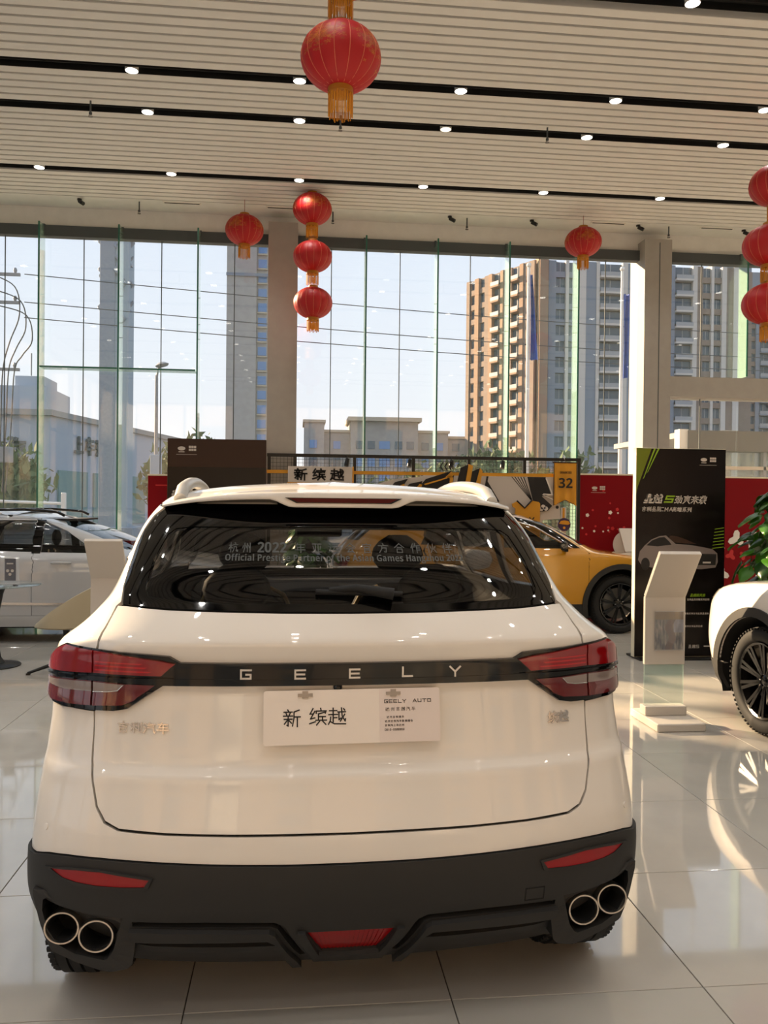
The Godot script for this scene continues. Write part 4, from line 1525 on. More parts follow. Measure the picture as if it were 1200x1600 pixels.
	obj("window_lettering", bent(strokes("杭州", 0.030, 0.0415, 0.09, 0.0006, 0.95), on_glass.call(-0.331, 1.363, 0.001)), M.sticker, win)
	obj("window_lettering", bent(words("2022", 0.042, 0.0006, true), on_glass.call(-0.232, 1.363, 0.0016)), M.sticker, win)
	obj("window_lettering", bent(strokes("年亚运会官方合作伙伴", 0.030, 0.0525, 0.09, 0.0006, 1.1), on_glass.call(0.092, 1.363, 0.001)), M.sticker, win)
	obj("window_lettering", bent(words("Official Prestige Partner of the Asian Games Hangzhou 2022", 0.0262, 0.0006, true), on_glass.call(0.0, 1.333, 0.0016)), M.sticker, win)
	# wiper
	var wp := MB.new()
	wp.tube(PackedVector3Array([s.at(s.rear_u(0.13, 1.215), 1.215, 0.03), s.at(s.rear_u(0.02, 1.235), 1.235, 0.025), s.at(s.rear_u(-0.06, 1.236), 1.236, 0.014)]), [0.018, 0.013, 0.008], 8)
	wp.tube(PackedVector3Array([s.at(s.rear_u(0.16, 1.225), 1.225, 0.012), s.at(s.rear_u(-0.10, 1.232), 1.232, 0.012)]), 0.009, 6)
	obj("rear_wiper", wp.mesh(), M.rubber, root)
	# trim bar with the five letters
	var bar := obj("trim_bar", s.panel(s.rear_poly(mirrored(v2([[0, 1.048], [0.25, 1.0485], [0.484, 1.050], [0.53, 0.984], [0.25, 0.9845], [0, 0.984]]))), [], 0.014, 0.02, 0.03, 0.012), M.gloss_black, root)
	obj("trim_ridge", s.panel(s.rear_poly(mirrored(v2([[0, 1.003], [0.25, 1.003], [0.51, 1.004], [0.518, 0.998], [0.25, 0.997], [0, 0.997]]))), [], 0.0165, 0.004, 0.04, 0.006), M.gloss_black, bar)
	for i in 5:
		obj("letter", bent(strokes("GEELY"[i], 0.031, 0.04, 0.16, 0.004, 1.12), on_glass.call([-0.3, -0.1485, 0.0065, 0.159, 0.301][i], [1.0185, 1.0175, 1.018, 1.0195, 1.019][i], 0.014)), M.letter_silver, bar)
	obj("parking_camera", lathed([Vector2(0, 0.012), Vector2(0.008, 0.01), Vector2(0.013, 0.0), Vector2(0.013, -0.02), Vector2(0, -0.02)], 14, Transform3D(Basis(Vector3.RIGHT, 2.2), Vector3(-0.04, 0.976, s.zr(0.976) + 0.006))), M.gloss_black, root)
	# tail lamps
	var housing := v2([[0.815, 1.084], [0.722, 1.080], [0.654, 1.075], [0.566, 1.071], [0.514, 1.067], [0.484, 1.050], [0.53, 0.984], [0.632, 0.915], [0.669, 0.908], [0.732, 0.907], [0.819, 0.909], [0.858, 0.913], [0.876, 0.93], [0.8795, 0.97], [0.8785, 1.01], [0.868, 1.045], [0.845, 1.07]])
	var up_in := v2([[0.7235, 1.0755], [0.673, 1.071], [0.607, 1.063], [0.540, 1.056], [0.496, 1.047], [0.534, 1.012], [0.644, 1.0125], [0.7255, 1.014]])
	var up_out := v2([[0.7285, 1.0755], [0.81, 1.080], [0.842, 1.066], [0.862, 1.044], [0.8735, 1.008], [0.86, 1.007], [0.7305, 1.014]])
	var low_in := v2([[0.7255, 0.991], [0.635, 0.986], [0.552, 0.985], [0.611, 0.937], [0.642, 0.925], [0.7265, 0.920]])
	var low_out := v2([[0.7315, 0.991], [0.80, 0.990], [0.873, 0.984], [0.873, 0.935], [0.858, 0.922], [0.80, 0.919], [0.7325, 0.920]])
	var rev_in := v2([[0.7255, 0.9885], [0.637, 0.984], [0.655, 0.967], [0.683, 0.961], [0.7255, 0.959]])
	var rev_out := v2([[0.7315, 0.9885], [0.80, 0.987], [0.870, 0.981], [0.866, 0.964], [0.811, 0.957], [0.7315, 0.959]])
	for left in [false, true]:
		var lamp := Node3D.new()
		lamp.name = "tail_lamp"
		root.add_child(lamp, true)
		obj("housing", s.panel(s.rear_poly(housing, left), [], 0.012, 0.024, 0.02, 0.012), M.gloss_black, lamp)
		var ul := obj("upper_lens", s.panel(s.rear_poly(up_in, left), [], 0.020, 0.01, 0.02, 0.01), M.lens_red, lamp)
		obj("upper_lens", s.panel(s.rear_poly(up_out, left), [], 0.020, 0.01, 0.015, 0.01), M.lens_red, lamp)
		for k in 3:
			var yy := 1.022 + 0.0115 * k
			obj("light_guide", s.panel(s.rear_poly(v2([[0.72, yy + 0.004], [0.56 + 0.012 * k, yy + 0.002], [0.57 + 0.012 * k, yy - 0.002], [0.72, yy]]), left), [], 0.0215, 0.002, 0.03, 0.008), M.lens_stripe, ul)
		obj("divider", s.panel(s.rear_poly(v2([[0.50, 1.006], [0.64, 1.003], [0.73, 1.0045], [0.80, 1.004], [0.874, 0.999], [0.874, 0.994], [0.80, 0.998], [0.73, 0.9985], [0.64, 0.996], [0.515, 0.998]]), left), [], 0.022, 0.012, 0.02, 0.006), M.gloss_black, lamp)
		var ll := obj("lower_lens", s.panel(s.rear_poly(low_in, left), [], 0.019, 0.01, 0.02, 0.01), M.lens_dark_red, lamp)
		var lo := obj("lower_lens", s.panel(s.rear_poly(low_out, left), [], 0.019, 0.01, 0.015, 0.01), M.lens_dark_red, lamp)
		obj("reverse_lens", s.panel(s.rear_poly(rev_in, left), [], 0.0205, 0.004, 0.02, 0.01), M.lens_clear, ll)
		obj("reverse_lens", s.panel(s.rear_poly(rev_out, left), [], 0.0205, 0.004, 0.015, 0.01), M.lens_clear, lo)
		var edge := PackedVector3Array()
		for p in [[0.640, 0.983], [0.655, 0.966], [0.683, 0.960], [0.7255, 0.958]]:
			edge.append(s.at((-1.0 if left else 1.0) * s.rear_u(p[0], p[1]), p[1], 0.021))
		obj("chrome_edge", tubed(Array(edge), 0.0014, 6), M.chrome, ll)
	# chrome badges
	obj("badge", bent(strokes("吉利汽车", 0.030, 0.0375, 0.12, 0.004, 1.15), on_glass.call(-0.587, 0.866, 0.0)), M.chrome, root)
	obj("badge", bent(strokes("缤越", 0.034, 0.036, 0.12, 0.004, 1.0), on_glass.call(0.630, 0.867, 0.0)), M.chrome, root)
	# dealer card in the place of the number plate
	var mid := s.at(0.0, 0.895, 0.0)
	var card := Node3D.new()
	card.name = "dealer_card"
	root.add_child(card, true)
	card.position = Vector3(0.002, 0.898, mid.z + 0.016)
	card.rotation = Vector3(-0.19, 0, deg_to_rad(0.25))
	obj("card", rounded_plate(-0.252, 0.252, -0.074, 0.076, 0.008, 0.003), M.plate_card, card)
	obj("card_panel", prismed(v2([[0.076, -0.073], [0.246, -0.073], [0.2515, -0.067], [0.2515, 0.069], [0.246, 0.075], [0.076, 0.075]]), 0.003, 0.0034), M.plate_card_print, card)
	obj("lettering", strokes("新", 0.049, 0.05, 0.075, 0.0006, 1.05), M.ink, card, Vector3(-0.173, 0.0, 0.0032))
	obj("lettering", strokes("缤越", 0.049, 0.054, 0.075, 0.0006, 1.05), M.ink, card, Vector3(-0.073, 0.002, 0.0032))
	obj("lettering", strokes("GEELY", 0.0105, 0.0132, 0.16, 0.0006, 1.1), M.ink, card, Vector3(0.122, 0.040, 0.0035))
	obj("lettering", strokes("AUTO", 0.0105, 0.0140, 0.16, 0.0006, 1.1), M.ink, card, Vector3(0.200, 0.0405, 0.0035))
	obj("lettering", strokes("达州吉越汽车", 0.0115, 0.0150, 0.08, 0.0006, 1.0), M.ink_grey, card, Vector3(0.137, 0.018, 0.0035))
	obj("small_print", strokes("达州吉利越车", 0.0068, 0.0086, 0.12, 0.0004, 1.0), M.ink_grey, card, Vector3(0.122, -0.004, 0.0035))
	obj("small_print", strokes("达州吉利汽车新缤越合", 0.0068, 0.0082, 0.12, 0.0004, 1.0), M.ink_grey, card, Vector3(0.132, -0.0155, 0.0035))
	obj("small_print", strokes("吉利汽上车达州", 0.0068, 0.0082, 0.12, 0.0004, 1.0), M.ink_grey, card, Vector3(0.119, -0.027, 0.0035))
	obj("small_print", strokes("0818-8822288", 0.0066, 0.0048, 0.14, 0.0004, 0.6), M.ink_grey, card, Vector3(0.119, -0.039, 0.0035))
	for x in [-0.135, 0.117]:
		obj("clip", prismed(v2([[x - 0.021, 0.058], [x - 0.010, 0.058], [x - 0.008, 0.053], [x + 0.008, 0.053], [x + 0.010, 0.058], [x + 0.021, 0.058], [x + 0.021, 0.067], [x + 0.008, 0.067], [x + 0.008, 0.074], [x - 0.008, 0.074], [x - 0.008, 0.067], [x - 0.021, 0.067]]), 0.003, 0.006), M.clip_grey, card)
	# lower bumper in grained black plastic, with real openings
	var exh := v2([[0.868, 0.395], [0.794, 0.378], [0.737, 0.371], [0.625, 0.364], [0.662, 0.262], [0.682, 0.228], [0.72, 0.212], [0.79, 0.208], [0.826, 0.216], [0.850, 0.245], [0.868, 0.30], [0.876, 0.35]])
	var slot := v2([[0.596, 0.297], [0.235, 0.299], [0.212, 0.285], [0.203, 0.264], [0.30, 0.262], [0.55, 0.266], [0.590, 0.274]])
	var groove := v2([[0.60, 0.354], [0.40, 0.356], [0.215, 0.350], [0.185, 0.335], [0.125, 0.215], [0.14, 0.208], [0.205, 0.328], [0.225, 0.336], [0.40, 0.339], [0.60, 0.338]])
	var fog := v2([[0.126, 0.311], [0, 0.311], [-0.126, 0.311], [-0.078, 0.224], [0, 0.222], [0.078, 0.224]])
	var lower := PackedVector2Array()
	for p in [[0, 0.174], [0.15, 0.174], [0.30, 0.176], [0.56, 0.181], [0.61, 0.185], [0.66, 0.168], [0.70, 0.163], [0.76, 0.164], [0.80, 0.168], [0.84, 0.178], [0.862, 0.195]]:
		lower.append(Vector2(s.rear_u(p[0], p[1]), p[1]))
	for p in [[0.16, 0.215], [0.12, 0.26], [0.08, 0.33], [0.05, 0.41], [0.05, 0.497]]:
		lower.append(Vector2(s.side_u(p[0], p[1]), p[1]))
	for p in [[0.885, 0.504], [0.84, 0.517], [0.78, 0.522], [0.692, 0.523], [0.60, 0.521], [0.512, 0.518], [0.334, 0.512], [0.167, 0.508], [0, 0.507]]:
		lower.append(Vector2(s.rear_u(p[0], p[1]), p[1]))
	var cuts := []
	for left in [false, true]:
		for h in [exh, slot, groove]:
			cuts.append(s.rear_poly(h, left))
	cuts.append(s.rear_poly(fog))
	var lb := obj("lower_bumper", s.panel(both_sides(lower), cuts, 0.010, 0.07, 0.022, 0.012), M.trim_plastic, root)
	var refl := v2([[0.823, 0.486], [0.75, 0.493], [0.683, 0.494], [0.55, 0.479], [0.564, 0.460], [0.63, 0.457], [0.692, 0.457], [0.75, 0.461], [0.788, 0.468]])
	var refl_frame := v2([[0.842, 0.487], [0.76, 0.499], [0.683, 0.500], [0.54, 0.484], [0.552, 0.456], [0.63, 0.451], [0.692, 0.450], [0.755, 0.453], [0.80, 0.462]])
	for left in [false, true]:
		obj("reflector_frame", s.panel(s.rear_poly(refl_frame, left), [s.rear_poly(refl, left)], 0.016, 0.01, 0.02, 0.01), M.trim_plastic, lb)
		obj("reflector", s.panel(s.rear_poly(refl, left), [], 0.013, 0.004, 0.02, 0.01), M.reflector_red, root)
		# brackets and fins of the diffuser
		obj("diffuser_bracket", s.panel(s.rear_poly(v2([[0.607, 0.332], [0.545, 0.334], [0.40, 0.333], [0.228, 0.328], [0.212, 0.318], [0.146, 0.195], [0.134, 0.164], [0.16, 0.164], [0.175, 0.195], [0.196, 0.262], [0.206, 0.285], [0.232, 0.302], [0.40, 0.302], [0.60, 0.300]]), left), [], 0.026, 0.03, 0.03, 0.015), M.trim_plastic, lb)
		for fx in [0.475, 0.292]:
			var fin := MB.new()
			var sg := -1.0 if left else 1.0
			var c := s.pos(sg * s.rear_u(fx, 0.22), 0.22)
			var rows := [c + Vector3(0, 0.035, 0.045), c + Vector3(0, -0.04, -0.03), c + Vector3(0, 0.035, -0.05)]
			for k in 2:
				pass
			var wv := Vector3(0.007, 0, 0)
			fin.flat(rows[0] - wv, rows[1] - wv, rows[2] - wv, -wv)
			fin.flat(rows[0] + wv, rows[1] + wv, rows[2] + wv, wv)
			for e in [[0, 1], [1, 2], [2, 0]]:
				fin.quad(rows[e[0]] - wv, rows[e[1]] - wv, rows[e[1]] + wv, rows[e[0]] + wv, (rows[e[0]] + rows[e[1]]) * 0.5 - (rows[0] + rows[1] + rows[2]) / 3.0)
			obj("diffuser_fin", fin.mesh(), M.trim_plastic, lb)
		# exhaust surround and two oval tips
		var sg2 := -1.0 if left else 1.0
		obj("exhaust_surround", exhaust_housing(sg2), M.trim_plastic, lb)
		for t in [[0.803, 0.312, 0.340], [0.706, 0.294, 0.360]]:
			var tip := MB.new()
			var xf := Transform3D(Basis(Vector3.UP, sg2 * 0.10) * Basis(Vector3.RIGHT, PI * 0.5 - 0.12) * Basis.from_scale(Vector3(1.08, 1, 0.95)), Vector3(sg2 * t[0], t[1], t[2]))
			tip.lathe(PackedVector2Array([Vector2(0.0385, -0.16), Vector2(0.0385, -0.004), Vector2(0.041, 0.001), Vector2(0.045, 0.001), Vector2(0.0475, -0.004), Vector2(0.048, -0.012), Vector2(0.046, -0.16)]), 40, xf)
			var tp := obj("exhaust_tip", tip.mesh(), M.exhaust_steel, root)
			var inn := MB.new()
			inn.lathe(PackedVector2Array([Vector2(0.0, -0.09), Vector2(0.0375, -0.09), Vector2(0.0375, -0.006), Vector2(0.0382, -0.006)]), 32, xf)
			obj("pipe_bore", inn.mesh(), M.near_black, tp)
	var fl := obj("fog_lamp", s.panel(s.rear_poly(fog), [], 0.002, 0.004, 0.03, 0.015), M.reflector_red, root)
	for k in 15:
		var x := -0.098 + 0.014 * k
		obj("lens_rib", s.panel(s.rear_poly(v2([[x - 0.003, 0.306], [x + 0.003, 0.306], [x * 0.78 + 0.003, 0.230], [x * 0.78 - 0.003, 0.230]])), [], 0.005, 0.003, 0.05, 0.04), M.reflector_red, fl)
	obj("fog_frame", s.panel(s.rear_poly(v2([[0.150, 0.318], [0.10, 0.186], [0, 0.184], [-0.10, 0.186], [-0.150, 0.318], [-0.128, 0.318], [-0.086, 0.222], [0, 0.218], [0.086, 0.222], [0.128, 0.318]])), [], 0.022, 0.026, 0.03, 0.015), M.trim_plastic, lb)
	obj("tow_cover", s.panel(s.rear_poly(v2([[0.56, 0.405], [0.50, 0.405], [0.50, 0.365], [0.56, 0.365]])), [s.rear_poly(v2([[0.557, 0.402], [0.503, 0.402], [0.503, 0.368], [0.557, 0.368]]))], 0.0112, 0.002, 0.02, 0.01), M.near_black, lb)
	for x in [-0.855, 0.855]:
		var p := s.at(s.rear_u(x, 0.585), 0.585, 0.001)
		var g := s.nor(s.rear_u(x, 0.585), 0.585)
		var sn := MB.new()
		sn.lathe(PackedVector2Array([Vector2(0, 0.001), Vector2(0.0085, 0.001), Vector2(0.0095, -0.002)]), 16, Transform3D(Basis(Quaternion(Vector3.UP, g)), p))
		obj("parking_sensor", sn.mesh(), M.paint_white, root)
	# rear floor seen through the openings
	var under := MB.new()
	under.box(Vector3(0, 0.30, 0.13), Vector3(1.55, 0.22, 0.26))
	obj("underbody", under.mesh(), M.near_black, root)
	# roof spoiler with the high brake lamp
	build_spoiler(root, s)


func both_sides(half: PackedVector2Array) -> PackedVector2Array:
	var out := half.duplicate()
	for i in range(half.size() - 1, -1, -1):
		if absf(half[i].x) > 0.0005:
			out.append(Vector2(-half[i].x, half[i].y))
	return out


func arches(s: CarSkin, k: Dictionary) -> Array:
	var out := []
	for left in [false, true]:
		out.append(s.side_poly(CarSkin.circle(Vector2(k.rear_axle, k.wheel_r), k.wheel_r + 0.065), left))
	return out


func rounded_plate(x0: float, x1: float, y0: float, y1: float, r: float, depth: float) -> ArrayMesh:
	var pts := []
	for c in [[Vector2(x1 - r, y1 - r), 0.0], [Vector2(x0 + r, y1 - r), 0.5], [Vector2(x0 + r, y0 + r), 1.0], [Vector2(x1 - r, y0 + r), 1.5]]:
		for i in 5:
			var a: float = PI * (c[1] + 0.5 * i / 4.0)
			pts.append(c[0] + Vector2(cos(a), sin(a)) * r)
	return prismed(pts, 0.0, depth)


func build_spoiler(root: Node3D, s: CarSkin) -> void:
	# a lip that overhangs the glass; its lower edge drops in the middle round the brake lamp
	var rows := []
	var under := []
	for i in 61:
		var x := lerpf(-0.60, 0.60, i / 60.0)
		var t := absf(x) / 0.60
		var back := 0.035 - 0.16 * pow(t, 3.0)
		var drop := smoothstep(0.245, 0.165, absf(x)) * 0.026
		var lo := 1.517 - drop - 0.030 * pow(t, 4.0)
		var hi := 1.541 - 0.040 * pow(t, 3.5)
		var deck := 1.566 - 0.075 * pow(t, 3.0)
		rows.append(PackedVector3Array([Vector3(x, lo, back - 0.004), Vector3(x, lo + 0.005, back), Vector3(x, hi - 0.006 , back - 0.003), Vector3(x, hi, back - 0.014), Vector3(x, lerpf(hi, deck, 0.5), back - 0.14), Vector3(x, deck, back - 0.30), Vector3(x, deck - 0.01, back - 0.42)]))
		under.append(PackedVector3Array([Vector3(x, lo, back - 0.004), Vector3(x, lo - 0.002, back - 0.05), Vector3(x, lo - 0.03, back - 0.14)]))
	var top := MB.new()
	top.sheet(rows, false)
	var sp := obj("roof_spoiler", top.mesh(), M.paint_white, root)
	var un := MB.new()
	un.sheet(under, true)
	obj("spoiler_underside", un.mesh(), M.gloss_black, sp)
	var br := MB.new()
	br.prism(PackedVector2Array(v2([[-0.178, 1.5205], [-0.150, 1.5075], [0.150, 1.5075], [0.178, 1.5205]])), 0.031, 0.0385)
	var bl := obj("brake_lamp", br.mesh(), M.brake_lens, root)
	var fr := MB.new()
	fr.prism(PackedVector2Array(v2([[-0.192, 1.5225], [-0.155, 1.5045], [0.155, 1.5045], [0.192, 1.5225]])), 0.029, 0.0345)
	obj("lamp_frame", fr.mesh(), M.gloss_black, bl)
	# roof rails
	for sx in [-1.0, 1.0]:
		var pts := PackedVector3Array()
		var rad := []
		for i in 15:
			var t := i / 14.0
			var lift := pow(sin(PI * clampf(t, 0.0, 1.0)), 0.35) * 0.055
			pts.append(Vector3(sx * lerpf(0.545, 0.54, t), 1.515 + lift + 0.012 * sin(PI * t), lerpf(-0.16, -1.25, t)))
			rad.append(0.022)
		var rr := MB.new()
		rr.tube(pts, rad, 10)
		obj("roof_rail", rr.mesh(), M.rail_silver, root)


# squared housing that frames the two pipes: a ring with a slanted face and walls running back into the bumper
func exhaust_housing(side: float) -> ArrayMesh:
	var outer := PackedVector2Array(v2([[0.890, 0.415], [0.878, 0.368], [0.866, 0.323], [0.850, 0.281], [0.832, 0.246], [0.764, 0.221], [0.698, 0.204], [0.662, 0.200], [0.604, 0.216], [0.597, 0.266], [0.590, 0.360], [0.610, 0.40], [0.75, 0.415]]))
	var inner := PackedVector2Array(v2([[0.855, 0.402], [0.794, 0.375], [0.742, 0.362], [0.632, 0.345], [0.655, 0.262], [0.675, 0.234], [0.764, 0.246], [0.812, 0.268], [0.842, 0.309], [0.858, 0.359]]))
	var mid := Vector2(0.752, 0.305)
	var b := MB.new()
	var n := 64
	var rings := [[], [], [], []]
	for k in n:
		var d := Vector2(cos(TAU * k / n), sin(TAU * k / n)) * 2.0
		var hit := []
		for poly in [outer, inner]:
			var best := mid
			for i in poly.size():
				var p = Geometry2D.segment_intersects_segment(mid, mid + d, poly[i], poly[(i + 1) % poly.size()])
				if p != null:
					best = p
			hit.append(best)
		var zf := func(p: Vector2) -> float:
			return 0.392 - 0.26 * maxf(p.x - 0.62, 0.0)
		var o: Vector2 = hit[0]
		var q: Vector2 = hit[1]
		rings[0].append(Vector3(side * o.x, o.y, zf.call(o) - 0.20))
		rings[1].append(Vector3(side * o.x, o.y, zf.call(o) - 0.006))
		rings[2].append(Vector3(side * q.x, q.y, zf.call(q)))
		rings[3].append(Vector3(side * q.x, q.y, zf.call(q) - 0.22))
	for r in 3:
		for k in n:
			var k2 := (k + 1) % n
			var c := Vector3(side * mid.x, mid.y, 0.3)
			var m: Vector3 = (rings[r][k] + rings[r + 1][k2]) * 0.5
			var out := m - c
			if r == 1:
				out = Vector3(0, 0, 1)
			elif r == 2:
				out = c - m
			b.quad(rings[r][k], rings[r][k2], rings[r + 1][k2], rings[r + 1][k], out)
	return b.mesh()


# ---------------------------------------------------------------- boards, racks, stands

func info_stand(called: String, label: String, at: Vector3, turn: float, with_print: bool) -> Node3D:
	var t := thing(called, label, "info stand", at, turn, "white information stands")
	obj("base_plate", cbox(Vector3(0.34, 0.055, 0.46), 0.006), M.stand_white, t, Vector3(0.01, 0.0275, 0.0))
	obj("plinth", cbox(Vector3(0.30, 0.065, 0.10), 0.004), M.stand_white, t, Vector3(0, 0.0875, -0.04))
	obj("glass_panel", cbox(Vector3(0.285, 0.31, 0.014), 0.0), M.stand_glass, t, Vector3(0, 0.27, -0.04))
	obj("panel", cbox(Vector3(0.292, 0.475, 0.034), 0.003), M.stand_white, t, Vector3(0, 0.645, -0.04))
	var lean := MB.new()
	var d := Vector3(0, 0.32, 0.235)
	lean.chamfer_box(Vector3(0, 0.883, -0.04) + d * 0.5, Vector3(0.292, d.length(), 0.034), 0.003, Basis(Vector3.RIGHT, atan2(d.z, d.y)))
	obj("reading_panel", lean.mesh(), M.stand_white, t)
	if with_print:
		var leaflet := Node3D.new()
		leaflet.name = "leaflet_holder"
		t.add_child(leaflet)
		leaflet.position = Vector3(0.025, 0.645, -0.018)
		obj("pocket", cbox(Vector3(0.215, 0.275, 0.008), 0.0), M.acrylic, leaflet, Vector3(0, 0, 0.009))
		obj("leaflet", cbox(Vector3(0.205, 0.265, 0.003), 0.0), M.leaflet, leaflet, Vector3(0, 0, 0.0025))
	return t


# smeared photograph colours of a leaflet, seen through its pocket
func leaflet_picture() -> ImageTexture:
	var im := Image.create(96, 128, false, Image.FORMAT_RGB8)
	var n := FastNoiseLite.new()
	n.seed = 3
	n.frequency = 0.035
	for y in 128:
		for x in 96:
			var v := n.get_noise_2d(x * 2.2, y * 0.5) * 0.5 + 0.5
			var c := Color(0.20, 0.17, 0.15).lerp(Color(0.80, 0.72, 0.62), clampf(v * 1.6 - 0.35, 0, 1))
			if y < 26:
				c = Color(0.62, 0.48, 0.10).lerp(Color(0.40, 0.28, 0.08), v)
			elif absf(x - 52.0 - 6.0 * sin(y * 0.09)) < 12.0:
				c = Color(0.55, 0.38, 0.22).lerp(Color(0.30, 0.18, 0.10), v)
			elif x > 62 and y < 70:
				c = Color(0.70, 0.70, 0.74).lerp(Color(0.45, 0.42, 0.45), v)
			im.set_pixel(x, y, c)
	return ImageTexture.create_from_image(im)


# a saloon drawn as flat print: outlines in board metres
func printed_car(parent: Node, x: float, y: float, w: float, z: float) -> void:
	var k := w / 100.0
	var at := func(pts: Array) -> Array:
		var out := []
		for p in pts:
			out.append(Vector2(x + p[0] * k, y + p[1] * k))
		return out
	obj("printed_car_body", prismed(at.call([[0, 14], [2, 24], [8, 31], [16, 38], [26, 42], [34, 43], [40, 38], [46, 33], [62, 32], [76, 30], [92, 27], [98, 22], [99, 12], [96, 5], [78, 3], [60, 4], [52, 3], [16, 5], [4, 8]]), z, z + 0.0008), M.print_car, parent)
	obj("printed_car_glass", prismed(at.call([[10, 31], [17, 37], [26, 40.5], [32, 41], [38, 36], [41, 32], [24, 30]]), z + 0.0008, z + 0.0014), M.mural_black, parent)
	obj("printed_car_glass", prismed(at.call([[37, 41], [44, 35], [58, 33.5], [72, 33], [60, 38], [48, 42], [40, 43]]), z + 0.0008, z + 0.0014), M.board_brown, parent)
	obj("printed_car_grille", prismed(at.call([[62, 22], [97, 21], [96, 8], [70, 8]]), z + 0.0008, z + 0.0014), M.mural_black, parent)
	for c in [[9.0, 9.0, 7.5], [46.0, 8.0, 9.0]]:
		var pts := []
		for i in 20:
			pts.append([c[0] + 0.72 * c[2] * cos(TAU * i / 20), c[1] + c[2] * sin(TAU * i / 20)])
		obj("printed_car_wheel", prismed(at.call(pts), z + 0.0012, z + 0.0018), M.mural_black, parent)
	obj("printed_car_badge", prismed(at.call([[80, 12], [90, 12], [90, 10], [80, 10]]), z + 0.0016, z + 0.002), M.print_silver, parent)


func brand_marks(parent: Node, x: float, y: float, k: float, z: float) -> void:
	# small emblem, shield block and a rule, as printed at the head of the boards
	var pts := []
	for i in 16:
		var a := TAU * i / 16
		pts.append(Vector2(x + 0.045 * k * cos(a), y + 0.024 * k * sin(a)))
	obj("emblem", prismed(pts, z, z + 0.0008), M.print_silver, parent)
	obj("emblem", prismed([Vector2(x - 0.035 * k, y - 0.045 * k), Vector2(x + 0.035 * k, y - 0.045 * k), Vector2(x + 0.035 * k, y - 0.036 * k), Vector2(x - 0.035 * k, y - 0.036 * k)], z, z + 0.0008), M.print_silver, parent)
	for r in 2:
		for c in 3:
			var bx := x + (0.085 + 0.030 * c) * k
			var by := y + (0.006 - 0.034 * r) * k
			obj("shield", prismed([Vector2(bx, by), Vector2(bx + 0.026 * k, by), Vector2(bx + 0.026 * k, by + 0.026 * k), Vector2(bx, by + 0.026 * k)], z, z + 0.0008), M.print_silver, parent)
	obj("rule", prismed([Vector2(x - 0.06 * k, y - 0.074 * k), Vector2(x + 0.18 * k, y - 0.074 * k), Vector2(x + 0.18 * k, y - 0.070 * k), Vector2(x - 0.06 * k, y - 0.070 * k)], z, z + 0.0008), M.print_silver, parent)


